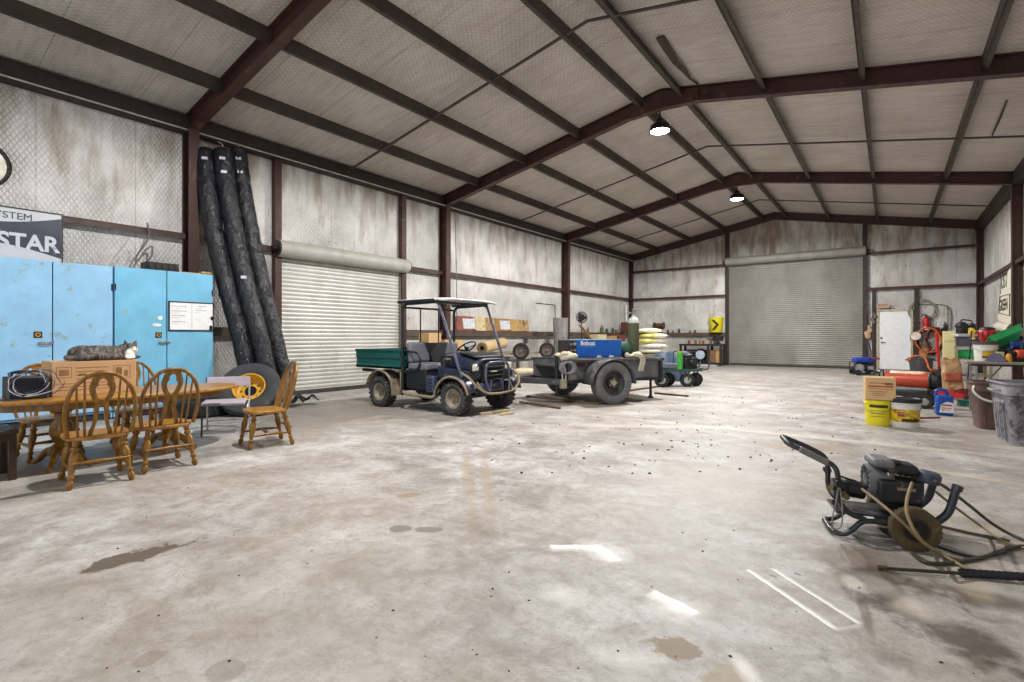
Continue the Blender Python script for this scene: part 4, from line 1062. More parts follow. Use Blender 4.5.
# ================================================================= welding trailer
TA = math.atan2(.863, .504)
t_o = V((-4.84, 8.83, 0))
tu, tv = V((math.cos(TA), math.sin(TA), 0)), V((-math.sin(TA), math.cos(TA), 0))
def T2W(x, y, z=0): return t_o + tu * x + tv * y + V((0, 0, z))
tr = thing('utility_trailer', 'dark grey steel single axle trailer loaded with the blue welder and gas cylinder', 'trailer', t_o, TA)
M_tr = mat('weathered trailer steel', '#47484c', .6, .2, .3, 4, '#7c756a', .2, 5)
M_trd = mat('dark trailer steel', '#2b2b2d', .6, .2, .3, 4)
X0, X1, YH, Z0, Z1 = -.74, 1.42, .62, .40, .775
mb = MB(); mb.box(((X0 + X1) / 2, 0, Z0 + .25), (X1 - X0, YH * 2 - .06, .03)); mb.build('deck', M_trd, tr)
for s in (-1, 1):
    mb = MB(); mb.box(((X0 + X1) / 2, s * (YH - .02), (Z0 + Z1) / 2), (X1 - X0, .04, Z1 - Z0)); mb.build('side_panel', mat('oily grey panel', '#6e7074', .45, .3, .35, 2, '#8d8678', .25, 3), tr, bevel=.005)
    mb = MB(); mb.box(((X0 + X1) / 2, s * (YH + .01), Z1), (X1 - X0 + .06, .10, .05)); mb.build('top_rail', M_tr, tr, bevel=.006)
    mb = MB(); mb.box(((X0 + X1) / 2, s * (YH - .0), Z0), (X1 - X0, .07, .05)); mb.build('bottom_rail', M_trd, tr, bevel=.004)
    for x in (X0 + .03, X1 - .03):
        mb = MB(); mb.box((x, s * (YH + .005), (Z0 + Z1) / 2 - .03), (.06, .07, Z1 - Z0 + .1)); mb.build('corner_post', M_trd, tr, bevel=.004)
mb = MB(); mb.box((X1, 0, (Z0 + Z1) / 2), (.04, YH * 2, Z1 - Z0)); mb.build('end_panel', M_trd, tr, bevel=.004)
mb = MB(); mb.box((X1, 0, Z1), (.07, YH * 2 + .1, .05)); mb.build('end_rail', M_tr, tr, bevel=.004)
mb = MB(); mb.box((X0, 0, Z0), (.07, YH * 2, .07)); mb.build('front_rail', M_trd, tr, bevel=.004)
# V tongue
for s in (-1, 1):
    mb = MB(); mb.bar((X0 - .02, s * YH, .40), (-1.42, s * .05, .42), .07, .10); mb.build('tongue_bar', M_tr, tr, bevel=.005)
    mb = MB(); mb.box((X0 - .03, s * (YH + .02), .37), (.10, .10, .16)); mb.build('bar_end', mat('pale worn steel', '#a39a88', .5, .3), tr, bevel=.004)
mb = MB(); mb.box((-1.48, 0, .42), (.20, .09, .07)); mb.cyl((-1.56, 0, .38), (-1.56, 0, .47), .06, n=14); mb.build('coupler', M_trd, tr, bevel=.01)
mb = MB(); mb.cyl((X0 - .10, -.52, .30), (X0 - .10, -.52, .86), .032, n=12); mb.cyl((X0 - .10, -.52, .16), (X0 - .10, -.52, .32), .024, n=10); mb.cyl((X0 - .10, -.52, .86), (X0 - .22, -.52, .88), .01, n=8); mb.build('jack_stand', M_trd, tr)
WR = .385
def tr_wheel(y, s):
    wl = bpy.data.objects.new('wheel', None); COL.objects.link(wl); wl.parent = tr; wl.location = (.07, y, WR)
    mb = MB(); mb.lathe(tyre_prof(WR, .215, .235), (0, 0, 0), (0, 1, 0), 48, True); mb.build('tyre', mat('grey trailer tyre', '#66676a', .8, 0, .2, 6, '#8a877f', .2, 7, .35, 60), wl)
    mb = MB(); mb.lathe([(.215, -.10), (.215, .085), (.225, .10), (.205, .10), (.19, .05), (.17, .02), (.11, .015), (.10, .03), (.09, .05), (0, .05)], (0, 0, 0), (0, s, 0), 36); rim = mb.build('rim', mat('dark wheel paint', '#3d3d40', .5, .2, .25, 8), wl)
    mb = MB(); mb.cyl((0, s * .04, 0), (0, s * .09, 0), .05, n=16); mb.build('hub_cap', mat('pale worn steel', ''), rim)
    for k in range(5):
        a = 2 * PI * k / 5; mb = MB(); mb.cyl((math.cos(a) * .075, s * .03, math.sin(a) * .075), (math.cos(a) * .075, s * .07, math.sin(a) * .075), .013, n=6); mb.build('lug_nut', mat('pale worn steel', ''), rim)
tr_wheel(-.90, -1); tr_wheel(.90, 1)
for s in (-1, 1):
    mb = MB(); mb.surf(lambda a, v: V((.07 + math.cos(a * PI) * (.455), s * (.66 + .36 * v), .36 + math.sin(a * PI) * .44)), 20, 2); mb.build('fender', M_tr, tr, solid=.014)
mb = MB(); mb.cyl((.07, -.8, WR), (.07, .8, WR), .035, n=10); mb.build('axle', M_trd, tr)
mb = MB(); mb.cyl((1.30, -.45, .40), (1.30, -.45, .06), .026, n=10); mb.cyl((1.30, -.45, .0), (1.30, -.45, .06), .06, .03, n=12); mb.build('rear_stand', M_trd, tr)
mb = MB(); mb.bar((.62, -.3, .40), (.66, -.32, .02), .05, .05); mb.build('support_leg', M_trd, tr)
mb = MB(); mb.poly([(X0 - .05, -.64, .74), (X0 - .06, -.66, .5), (X0 - .03, -.66, .30), (X0 + .02, -.66, .52), (X0 - .01, -.65, .7)], .012, 8, .05); mb.build('safety_chain', mat('bright zinc chain', '#c9cad2', .35, .5), tr)
mb = MB(); mb.box((X0 + .32, -.665, .70), (.16, .03, .06)); mb.build('side_lamp', mat('dark red lamp', '#3a1518', .3), tr, bevel=.01)
# things on the trailer
def on_line(y, px, z=None):
    """trailer x where the vertical through px meets the line at lateral y"""
    r = ray(px, YV); a = t_o + tv * y
    den = tu.x * r.y - tu.y * r.x; return (a.y * r.x - a.x * r.y) / den
wy = -.42
xa, xb = on_line(wy, 569.5), on_line(wy, 621.5)
zt_ = D(598, 339.8, 1).z
pc = T2W((xa + xb) / 2, wy); dep = -pc.x * ST + pc.y * CT
wz0 = .80; wz1 = HC - (339.5 - YV) / FPX * dep
wl_ = xb - xa; wdp = .46
wp = T2W((xa + xb) / 2, wy + wdp / 2, wz0)
wd_ = thing('welder', 'bright blue engine driven welder lettered on its long side, standing on the trailer', 'welder', wp, TA)
hh = wz1 - wz0; fl_ = wl_ * .135
M_wblue = mat('welder blue', '#0b63c4', .35, 0, .08, 5)
mb = MB(); mb.box((fl_ / 2, 0, hh / 2 + .01), (wl_ - fl_, wdp, hh - .04)); mb.build('cover', M_wblue, wd_, bevel=.012)
mb = MB(); mb.box((fl_ / 2, 0, hh - .008), (wl_ - fl_, wdp + .01, .014)); mb.build('top_panel', mat('pale blue lid', '#6f9fd0', .35), wd_, bevel=.004)
mb = MB(); mb.box((-wl_ / 2 + fl_ / 2, 0, hh / 2), (fl_, wdp - .01, hh - .02)); fp = mb.build('control_panel', mat('charcoal panel', '#2a2a2c', .5), wd_, bevel=.008)
for k, (xx, zz, r) in enumerate(((-.3, .75, .022), (.2, .78, .03), (-.25, .45, .016), (.2, .45, .02), (-.2, .2, .026), (.22, .2, .026))):
    mb = MB(); mb.cyl((-wl_ / 2 + fl_ / 2 + xx * fl_, -wdp / 2 + .005, zz * hh), (-wl_ / 2 + fl_ / 2 + xx * fl_, -wdp / 2 - .018, zz * hh), r, n=14); mb.build('dial', mat('dial grey', '#8b8b8b', .4), fp)
mb = MB(); mb.box((0, 0, .0), (wl_ + .04, wdp + .03, .04)); mb.build('base_skid', mat('pale blue grey skid', '#8c95a6', .5), wd_, bevel=.004)
text('lettering', 'Bobcat', .112, mtx((-wl_ * .16, -wdp / 2 - .003, hh * .80), V((1, 0, 0)), V((0, 0, 1)), V((0, -1, 0))), mat('white print', '#f0f2f5', .5), wd_, .001, bold=.0035, sx=1.0)
mb = MB(); mb.box((-wl_ * .14, -wdp / 2 - .001, hh * .63), (wl_ * .26, .002, .008)); mb.build('underline', mat('faint print', '#7f97b8', .5), wd_)
mb = MB(); 
for xx in (.06, .30): mb.ell((xx * wl_, -wdp / 2 - .002, .035), (.06, .004, .022), n=10, m=6)
mb.build('white_scuff', mat('white print', ''), wd_)
# gas cylinder
gp = D(633.5, 355, 10.35); gp.z = .66 
gz = gp.z; gcyl = thing('gas_cylinder', 'tall olive green gas cylinder with a white shoulder standing upright on the trailer', 'gas cylinder', (gp.x, gp.y, gz))
ztop = HC + (YV - 316.5) / FPX * 10.35 - gz
mb = MB(); mb.lathe([(0, 0), (.10, 0), (.108, .02), (.108, ztop - .16), (.106, ztop - .13)], n=28); mb.build('cylinder_body', mat('olive paint', '#5d6044', .5, .1, .2, 4, '#6d5a3c', .2, 3), gcyl)
mb = MB(); mb.lathe([(.107, ztop - .135), (.10, ztop - .09), (.08, ztop - .04), (.05, ztop - .01), (.035, ztop), (.035, ztop + .04), (0, ztop + .04)], n=28); mb.build('shoulder', mat('chipped white paint', '#cfcfc8', .5, 0, .15, 9, '#8a8a78', .1), gcyl)
mb = MB(); mb.cyl((0, 0, ztop + .03), (0, 0, ztop + .12), .018, n=10); mb.cyl((0, 0, ztop + .12), (0, 0, ztop + .15), .035, n=12); mb.bar((-.10, 0, ztop + .075), (.06, 0, ztop + .085), .03, .03); mb.cyl((-.12, 0, ztop + .05), (-.12, 0, ztop + .10), .03, n=12); mb.build('valve', mat('dull zinc', ''), gcyl, bevel=.003)
# green tank beside it
gp2 = D(623, 350, 10.2); 
gt = thing('compressor_tank', 'dark green round tank wedged between the welder and the gas cylinder', 'tank', (gp2.x - .12, gp2.y + .16, .80), TA)
mb = MB(); mb.lathe([(0, -.26), (.08, -.255), (.13, -.22), (.145, -.17), (.145, .17), (.13, .22), (.08, .255), (0, .26)], (0, 0, .17), (0, 1, 0), 24); mb.build('tank_shell', mat('dull green tank', '#3f6a58', .45, 0, .15), gt)
mb = MB()
for yy in (-.15, .15): mb.box((0, yy, .02), (.2, .03, .05))
mb.build('tank_feet', M_trd, gt)
def cloth(name, label, cat, c, sz, m, seed, rz=0.0, group=None, vox=.012):
    rr = random.Random(seed); mb = MB()
    for k in range(9):
        mb.ell((rr.uniform(-.5, .5) * sz[0], rr.uniform(-.5, .5) * sz[1], rr.uniform(.15, .6) * sz[2]), (sz[0] * rr.uniform(.22, .4), sz[1] * rr.uniform(.2, .38), sz[2] * rr.uniform(.25, .42)), RZ(rr.uniform(0, 3)), 12, 8)
    o = mb.build(name, m, remesh=vox); o.location = c; o.rotation_euler = (0, 0, rz); return tag(o, label, cat, group)
M_rag = mat('dirty cream cloth', '#c5bca6', .9, 0, .15, 9, '#8a7f6a', .15, 9, .5, 40)
q = T2W(on_line(-.60, 634), -.60, .80)
cloth('rag', 'dirty cream rag draped over the trailer rail below the gas cylinder', 'rag', q, (.30, .16, .14), M_rag, 3, TA)
mb = MB(); mb.surf(lambda a, b: V((.11 * (a - .5) + .03 * math.sin(b * 5), -.005 - .02 * math.sin(a * 9) ** 2 - .03 * b, -.30 * b)), 10, 10)
o = mb.build('rag', M_rag, solid=.012); o.location = T2W(on_line(-.70, 641), -.695, .86); o.rotation_euler = (0, 0, TA); tag(o, 'cream cloth end hanging down the trailer side under the gas cylinder', 'rag')
q = T2W(X0 + .12, -.52, .80); cloth('rag', 'heap of cream rags on the front corner of the trailer beside the welder', 'rag', q, (.26, .3, .17), M_rag, 8, TA)
mb = MB()
for k in range(4): mb.tube([(0, .12 * math.cos(a) + .02 * k, .10 * math.sin(a)) for a in [2 * PI * i / 10 for i in range(11)]], .014, 8, 3)
o = mb.build('hose', mat('zinc hose', '#77777f', .45, .2)); o.location = T2W(X0 + .06, -.71, .66); o.rotation_euler = (0, 0, TA + 1.2); tag(o, 'pale coiled hose hung on the front corner of the trailer', 'hose')
# planks on the floor below the trailer
M_plank = mat('old plank', '#5d4a38', .8, 0, .25, 5); M_plankp = mat('pale plank', '#c2b089', .8, 0, .15, 5)
for (a, b, w, lb, m) in (((480, 414), (507, 410), .05, 'pale wood slat on the floor in front of the utility vehicle bumper', M_plankp), ((500, 414.5), (513, 413), .06, 'short pale wood offcut on the floor beside the longer slat', M_plankp),
                         ((527, 396), (600, 404), .07, 'dark plank on the floor under the front of the trailer', M_plank), ((520, 402), (560, 408), .05, 'dark thin board on the floor between the vehicle and the trailer wheel', M_plank),
                         ((626, 391), (668, 385), .06, 'dark board on the floor behind the trailer wheel', M_plank), ((655, 393), (688, 396), .07, 'dark board on the floor beyond the rear corner of the trailer', M_plank)):
    p, q = G(*a, .018), G(*b, .018); mb = MB(); c = (p + q) / 2; mb.bar(p - c, q - c, w, .034)
    o = mb.build('plank', m, bevel=.003); o.location = c; tag(o, lb, 'wood')
# ================================================================= along the left wall
def at(px, py, z): return G(px, py, z)
# two small wheels on a low pipe rack
ry = V((XL + 2.0, 0, 0))
def ptX(px, py, X): return WX(px, py, X)
Xr = -8.3
ra, rb = ptX(506, 361, Xr), ptX(556, 361, Xr)
rk = thing('pipe_rack', 'low black pipe rack holding two small tyred wheels', 'rack', ((ra.x + rb.x) / 2, (ra.y + rb.y) / 2, 0), PI / 2)
L_ = abs(rb.y - ra.y); zr_ = ra.z
mb = MB()
for s in (-.13, .13): mb.cyl((-L_ / 2, s, zr_), (L_ / 2, s, zr_), .022, n=10)
mb.build('top_tube', M_trd, rk)
for s in (-1, 1):
    mb = MB(); mb.poly([(s * L_ / 2, -.13, 0), (s * L_ / 2, -.13, zr_), (s * L_ / 2, .13, zr_), (s * L_ / 2, .13, 0)], .02, 10, .05); mb.build('leg', M_trd, rk)
for i, (px, py, lb) in enumerate(((521, 355.5, 'small black wheel upright on the pipe rack, the one beside the utility vehicle'), (547, 355.5, 'small black wheel upright on the pipe rack, the one beside the trailer'))):
    c = ptX(px, py, Xr); R = .235; c.z = zr_ + R + .012
    w = thing('cart_wheel', lb, 'wheel', c, .55, 'small wheels on the pipe rack')
    mb = MB(); mb.lathe(tyre_prof(R, .15, .15), (0, 0, 0), (0, 1, 0), 32, True); mb.build('tyre', M_rubd, w)
    mb = MB(); mb.lathe([(.15, -.05), (.15, .05), (.155, .055), (.14, .055), (.12, -.01), (.05, -.01), (.045, .05), (0, .05)], (0, 0, 0), (0, -1, 0), 24); rm = mb.build('rim', mat('grey cast rim', '#6f6862', .6, .1, .3, 10), w)
    mb = MB(); mb.cyl((0, -.055, 0), (0, -.075, 0), .03, n=12); mb.build('hub_cap', mat('red brown hub', '#8a5a48', .6), rm)
mb = MB()
for s in (-1, 1): mb.tube([(0, s * .06 + .05 * math.cos(a), .075 * math.sin(a)) for a in [2 * PI * k / 10 for k in range(11)]], .016, 8, 3)
mb.bar((0, -.02, .05), (0, .02, .05), .02, .02)
o = mb.build('hanging_strap', M_blkp); o.location = ptX(526, 341, XL + .06); tag(o, 'black pair of looped straps hung on the wall above the small wheels', 'strap')
# wooden frames on the low rail
GZ = 1.38 + .007
def rail_item(px, X=XL + .075): return ptX(px, 330, X).y
def frame_panel(px0, px1, label, c1, c2, hz):
    y0, y1 = rail_item(px0), rail_item(px1); w = y1 - y0
    f = thing('wooden_panel', label, 'wooden panel', (XL + .085, (y0 + y1) / 2, GZ)); f.rotation_euler = (0, -.13, 0)
    mb = MB()
    mb.box((0, -w * .42, hz / 2), (.03, w * .16, hz)); mb.box((0, -w * .22, hz * .93), (.03, w * .26, hz * .14)); mb.box((0, -w * .22, hz * .07), (.03, w * .26, hz * .14)); mb.build('frame_board', mat('board ' + c1, c1, .75, 0, .2, 5, '#6a5038', .1), f, bevel=.003)
    mb = MB(); mb.box((-.004, -w * .20, hz / 2), (.012, w * .30, hz * .74)); mb.build('pale_pane', mat('pale pane', '#c9cfd4', .3), f)
    mb = MB(); mb.box((0, w * .07, hz / 2), (.03, w * .24, hz)); mb.build('frame_board', mat('board ' + c2, c2, .75, 0, .2, 5, '#6a5038', .1), f, bevel=.003)
    mb = MB(); mb.box((0, w * .34, hz / 2), (.028, w * .30, hz * .96)); b = mb.build('carved_board', mat('board #a58a5e', '#a58a5e', .75, 0, .35, 12, '#5c4630', .3), f, bevel=.003)
    mb = MB(); mb.lathe([(.05, 0), (.05, .006), (.036, .006), (.036, 0)], (.016, w * .34, hz * .55), (1, 0, 0), 20, True); mb.build('carved_ring', mat('board #6a5038', '#6a5038', .75), b)
frame_panel(456, 497, 'weathered reddish wooden frame with a pale pane standing on the low wall rail', '#8a4a3c', '#c9b98f', .42)
frame_panel(494, 529, 'weathered golden wooden frame with a pale pane on the low rail, further from the cab', '#9a6f36', '#b49258', .40)
y0 = rail_item(530)
# outline drawn on the wall (wire) and hanging conduit near the column
mb = MB(); P = [ptX(536, 303, XL + .02), ptX(555, 305, XL + .02), ptX(555.5, 328, XL + .02)]
mb.poly(P, .012, 6, .04); tag(mb.build('hanging_wire', M_blkp), 'thin black wire looped square on the wall between the two columns past the cab', 'wire')
mb = MB(); a = ptX(455, 214, XL + .30); b = ptX(457, 330, XL + .06); mb.tube([a, ptX(456, 250, XL + .2), b], .012, 6)
tag(mb.build('hanging_cable', mat('grey cable', '#6a6a70', .5)), 'thin grey cable hanging down the wall beside the column behind the cab', 'cable')
mb = MB(); mb.tube([ptX(626, 305, XL + .12), ptX(626.5, 325, XL + .12), ptX(623.5, 342, XL + .2), ptX(622, 366, XL + .3)], .028, 10)  # white strip shaped to read as daylight through a wall seam
tag(mb.build('daylight_strip', mat('daylight white', '#f2f2ee', .35, 0, .03)), 'daylight white strip standing in for light through a wall gap near the far corner', 'pipe')
# rolled carpet, boxes behind the cab
def roll(name, label, a, b, r, m, cat='roll'):
    a, b = V(a), V(b); c = (a + b) / 2; d = (b - a); mb = MB()
    t_ = thing(name, label, cat, c)
    mb.lathe([(r * .45, -d.length / 2), (r, -d.length / 2), (r * 1.02, 0), (r, d.length / 2), (r * .45, d.length / 2)], (0, 0, 0), d, 24); mb.build('wound_layers', m, t_)
    mb = MB(); x, y, z = frame_of(d); P = []
    for i in range(60):
        an = i * .55; q = r * (.25 + .7 * i / 60); P.append(z * (-d.length / 2 - .002) + (x * math.cos(an) + y * math.sin(an)) * q)
    mb.sweep(P, .006, 5); mb.build('spiral_edge', mat('dark edge', '#5f5139', .8), t_)
    return t_
a = ptX(482, 348, -8.55); b = ptX(503, 343, -9.2)
roll('carpet_roll', 'tan rolled carpet lying on the bench behind the utility vehicle hood', a, b, .155, mat('tan carpet', '#bfa77c', .85, 0, .15, 12, '#8a7550', .1))
bn = thing('wall_bench', 'long low timber bench along the wall behind the utility vehicle', 'bench', (-9.15, 11.2, 0))
bzt = a.z - .165
mb = MB(); mb.box((0, 0, bzt - .025), (1.2, 4.6, .05)); mb.build('bench_top', mat('grey timber', '#8e8470', .8, 0, .2, 4), bn, bevel=.004)
for s in (-1, 0, 1):
    for xx in (-.5, .5):
        mb = MB(); mb.box((xx, s * 2.15, (bzt - .05) / 2), (.09, .09, bzt - .05)); mb.build('leg', mat('grey timber', ''), bn)
def carton(label, c, sz, rz, m=None):
    t_ = thing('carton', label, 'box', c, rz); mb = MB(); mb.box((0, 0, sz[2] / 2), sz); mb.build('carton_body', m or M_card, t_, bevel=.004)
    mb = MB()
    for s in (-1, 1): mb.box((s * sz[0] * .251, 0, sz[2] + .0015), (sz[0] * .48, sz[1], .003))
    mb.build('flap', m or M_card, t_)
    mb = MB(); mb.box((0, 0, sz[2] + .004), (.05, sz[1], .002)); mb.build('tape', mat('brown tape', '#a67c48', .4), t_)
    return t_
q = ptX(430, 343, -9.0); carton('tall plain carton seen through the cab behind the seat', (-9.0, q.y, bzt), (.35, .42, 1.28 - bzt + .02), 0, mat('pale cardboard', '#c8a678', .75, 0, .06))
q = ptX(446, 343, -9.0); carton('low wide carton seen through the cab beside the taller one', (-9.0, q.y + .12, bzt), (.35, .66, 1.13 - bzt), 0, mat('pale cardboard', ''))
# sacks and logs under the rack level
M_sack = mat('cream sack', '#cbbfa3', .85, 0, .15, 6, '#8d8068', .12, 5, .5, 20)
def sack(label, c, sz, rz, m, seed, group='sacks', rx=0):
    rr = random.Random(seed); mb = MB()
    def f(a, b):
        u_, v_ = a * 2 * PI, b
        e = math.sin(PI * min(max(v_, .0), 1)) ** .35
        x = (v_ - .5) * sz[0]; w = sz[1] / 2 * e * (1 + .08 * math.sin(7 * v_ + seed)); h = sz[2] / 2 * e * (1 + .10 * math.sin(5 * v_ + 2 * seed))
        cu, su = math.cos(u_), math.sin(u_)
        return V((x, math.copysign(abs(cu) ** .7, cu) * w, sz[2] / 2 + math.copysign(abs(su) ** .8, su) * h))
    mb.surf(f, 24, 18); bmesh.ops.remove_doubles(mb.bm, verts=mb.bm.verts[:], dist=.002)
    t_ = thing('sack', label, 'sack', c, rz, group); mb.build('bag', m, t_, angle=70)
    for s in (-1, 1):
        mb = MB(); mb.box((s * sz[0] * .5, 0, sz[2] / 2), (.05, sz[1] * .55, .015)); mb.build('sewn_end', m, t_)
    return t_
for i, (px, py, X, sz, rz, lb) in enumerate(((513, 376, -7.75, (.75, .34, .22), 1.5, 'cream sack lying on the floor behind the utility vehicle bumper'), (536, 375, -7.7, (.72, .34, .22), 1.6, 'cream sack lying on the floor in front of the trailer nose'),
                                            (524, 366, -7.8, (.75, .34, .18), 1.5, 'cream sack on top of the two sacks behind the bumper'))):
    q = ptX(px, py, X)
    sack(lb, (X, q.y, .0 if i < 2 else .21), sz, rz, M_sack, i + 2, 'cream sacks under the pipe rack')
# grey bin with a fan standing behind the trailer
q = ptX(563, 345, -9.0); bt = HC + (YV - 318) / FPX * (9.0 * ST + q.y * CT)
bi = thing('dustbin', 'tall grey dustbin behind the trailer nose under the wall rail', 'bin', (-9.1, q.y, 0))
mb = MB(); mb.lathe([(0, .0), (.17, 0), (.185, .05), (.245, bt - .05), (.26, bt - .04), (.26, bt), (.235, bt), (.225, bt - .06), (.165, .03), (0, .03)], n=28); mb.build('bin_body', mat('grey bin plastic', '#8d8a8a', .6, 0, .15, 4, '#5f5b58', .15), bi)
mb = MB()
for k in range(10):
    a_ = 2 * PI * k / 10; mb.bar((.19 * math.cos(a_), .19 * math.sin(a_), .06), (.247 * math.cos(a_), .247 * math.sin(a_), bt - .07), .03, .012)
mb.build('ribs', mat('grey bin plastic', ''), bi)
q = ptX(571, 318, -9.0)
fn = thing('pedestal_fan', 'black round fan on a stand behind the blue welder beside the grey bin', 'fan', (-8.75, q.y + .30, 0))
fz = q.z + .02
mb = MB(); mb.lathe([(0, .0), (.2, 0), (.2, .02), (.03, .05), (.03, .06), (0, .06)], n=24); mb.build('base', M_blkp, fn)
mb = MB(); mb.cyl((0, 0, .05), (0, 0, fz - .1), .018, n=10); mb.build('pole', M_tubeb, fn)
fa = V((.7, -.7, .1)).normalized(); fc = V((0, 0, fz))
mb = MB(); mb.lathe([(.0, -.16), (.09, -.14), (.12, -.04), (.12, .0), (0, .0)], fc, fa, 18); mb.build('motor', M_blkp, fn)
x_, y_, z_ = frame_of(fa); mb = MB()
for rr_ in (.05, .08, .11, .14, .17, .19, .205): mb.tube([fc + fa * (.06 - rr_ * rr_ * .5) + (x_ * math.cos(a_) + y_ * math.sin(a_)) * rr_ for a_ in [2 * PI * i / 20 for i in range(20)]], .006, 6, 1, closed=True)
for k in range(30):
    a_ = 2 * PI * k / 30; mb.tube([fc + fa * .06, fc + fa * .04 + (x_ * math.cos(a_) + y_ * math.sin(a_)) * .12, fc + (x_ * math.cos(a_) + y_ * math.sin(a_)) * .2], .004, 5, 2)
mb.build('guard_wire', M_blkp, fn)
mb = MB()
for k in range(3):
    a_ = 2 * PI * k / 3; d_ = x_ * math.cos(a_) + y_ * math.sin(a_); e_ = z_.cross(d_)
    mb.prism([(.03, -.02), (.16, -.07), (.18, .05), (.03, .04)], mtx(fc + fa * .02, d_, (e_ + fa * .35).normalized(), (fa - e_ * .35).normalized()), .006)
mb.build('fan_blade', M_blkp, fn)
mb = MB(); mb.tube([ptX(548, 338, -9.2), ptX(556, 333, -9.25), ptX(566, 336, -9.25)], .05, 8); 
tag(mb.build('drain_pipe', mat('old olive pipe', '#77705a', .6)), 'short olive pipe lying in front of the grey dustbin', 'pipe') if False else mb.bm.free()
for (pa, pb, X, lb, c) in (((580, 325), (592, 341), -8.2, 'weathered board leaning against the wall rail behind the blue welder', '#9a7a58'),):
    a, b = ptX(*pa, X), ptX(*pb, max(X - .25, XL + .05)); top, low = (a, b) if a.z > b.z else (b, a)
    d = top - low; low = low - d * ((low.z - bzt) / d.z) if False else low
    k = (low.z - .03) / d.z; low = low - d * k
    c0 = (top + low) / 2; mb = MB(); mb.bar(low - c0, top - c0, .10, .03); o = mb.build('board', mat('board ' + c, c, .8, 0, .25), bevel=.003); o.location = c0; tag(o, lb, 'wood')
for (px, py, X, sz, lb, c) in ((598, 334.5, -9.55, (.4, .75, 0), 'tall cream carton standing on the floor behind the blue welder', '#d6c99a'), (609, 336, -9.5, (.4, .7, 0), 'tan carton standing on the floor behind the blue welder, beside the cream one', '#b8975f'), (618, 334.5, -9.55, (.4, .6, 0), 'rust red drum box standing behind the end of the blue welder', '#7a4030')):
    q = ptX(px, py, X); carton(lb, (X, q.y, 0), (sz[0], sz[1], q.z), 0, mat('tall ' + c, c, .75, 0, .15, 5, '#7d6a4a', .1))
# small things on the low rail
def bottle(name, label, p, r, h, m, cap=None, cat='bottle', group=None):
    t_ = thing(name, label, cat, p, 0, group); mb = MB(); mb.lathe([(0, 0), (r * .95, 0), (r, .01), (r, h * .62), (r * .85, h * .72), (r * .38, h * .82), (r * .36, h * .88), (0, h * .88)], n=18); mb.build('bottle_body', m, t_)
    mb = MB(); mb.lathe([(0, h * .87), (r * .42, h * .87), (r * .42, h), (0, h)], n=14); mb.build('cap', cap or M_blkp, t_); return t_
def can(name, label, p, r, h, m, lid=None, cat='can'):
    t_ = thing(name, label, cat, p); mb = MB(); mb.lathe([(0, 0), (r, 0), (r, h - .01), (0, h - .01)], n=20); mb.build('can_body', m, t_)
    mb = MB(); mb.lathe([(r * .8, h - .01), (r * 1.03, h - .01), (r * 1.03, h + .004), (r * .8, h + .004)], n=20, closed=True); mb.build('lid_rim', lid or mat('dull zinc', ''), t_); return t_
xg = XL + .08
for (px, kind, r, h, c, lb) in ((602, 'bottle', .07, .30, '#5f6a3c', 'olive green jug on the low wall rail behind the blue welder'), (607, 'can', .05, .17, '#4a4a40', 'small dark can on the low wall rail beside the olive jug'), (588, 'bottle', .05, .20, '#7a6a4a', 'brown bottle on the low wall rail just past the column'),
                                (613, 'bottle', .05, .24, '#3e4a44', 'dark slim bottle on the low wall rail near the white strip'), (616.5, 'can', .07, .13, '#6b5a44', 'low brown can on the low wall rail near the white strip')):
    p = (xg, rail_item(px, xg), GZ)
    if kind == 'bottle': bottle('bottle', lb, p, r, h, mat('rail ' + c, c, .4))
    else: can('paint_can', lb, p, r, h, mat('rail ' + c, c, .4))
rb_ = thing('wall_box', 'rust brown metal box in the corner behind the gas cylinder', 'box', (XL + .30, YB - .75, GZ)); rb_.location.y = WX(625, 325, XL + .30).y
mb = MB(); mb.box((0, 0, .24), (.26, .30, .48)); mb.build('box_body', mat('rust brown', '#5e3428', .6, 0, .3), rb_, bevel=.01)
mb = MB(); mb.box((.135, 0, .24), (.012, .26, .42)); mb.build('front_cover', mat('rust brown', ''), rb_, bevel=.004)
mb = MB(); mb.box((-.0, 0, -.004), (.56, .34, .012)); mb.bar((-.27, 0, 0), (.2, 0, 0), .02, .02); mb.build('shelf_bracket', M_steel, rb_)
# feed sacks in the far corner
M_yb = mat('yellow feed bag', '#d8d04e', .6, 0, .1, 3, '#e6e3cf', .5, 3); M_wbg = mat('white feed bag', '#d9d6c6', .6, 0, .08, 3, '#b9b49e', .2)
pal = thing('pallet', 'wooden pallet stack under the feed sacks in the far corner', 'pallet', (-7.55, 17.3, 0)); q = D(652, 352, 18.0)
pal.location = (q.x, q.y, 0)
mb = MB()
for k in range(7): mb.box((-.6 + .2 * k, 0, .60), (.12, 1.0, .022))
mb.build('top_board', mat('grey timber', ''), pal)
mb = MB()
for s in (-1, 0, 1): mb.box((0, s * .45, .295), (1.3, .09, .59))
mb.build('stringer', mat('grey timber', ''), pal)
zz = .615
for i, (dx, m, lb) in enumerate(((0, M_wbg, 'white feed sack at the bottom of the pile in the far corner'), (.05, M_wbg, 'white feed sack second from the bottom of the far corner pile'), (-.03, M_yb, 'yellow feed sack in the middle of the far corner pile'), (.06, M_yb, 'yellow feed sack second from the top of the far corner pile'), (-.12, M_wbg, 'white and yellow feed sack on top of the far corner pile'))):
    sack(lb, (pal.location.x + dx, pal.location.y, zz), (.95, .60, .175), TH + .1 * (-1) ** i, m, i + 11, 'feed sacks in the far corner'); zz += .180
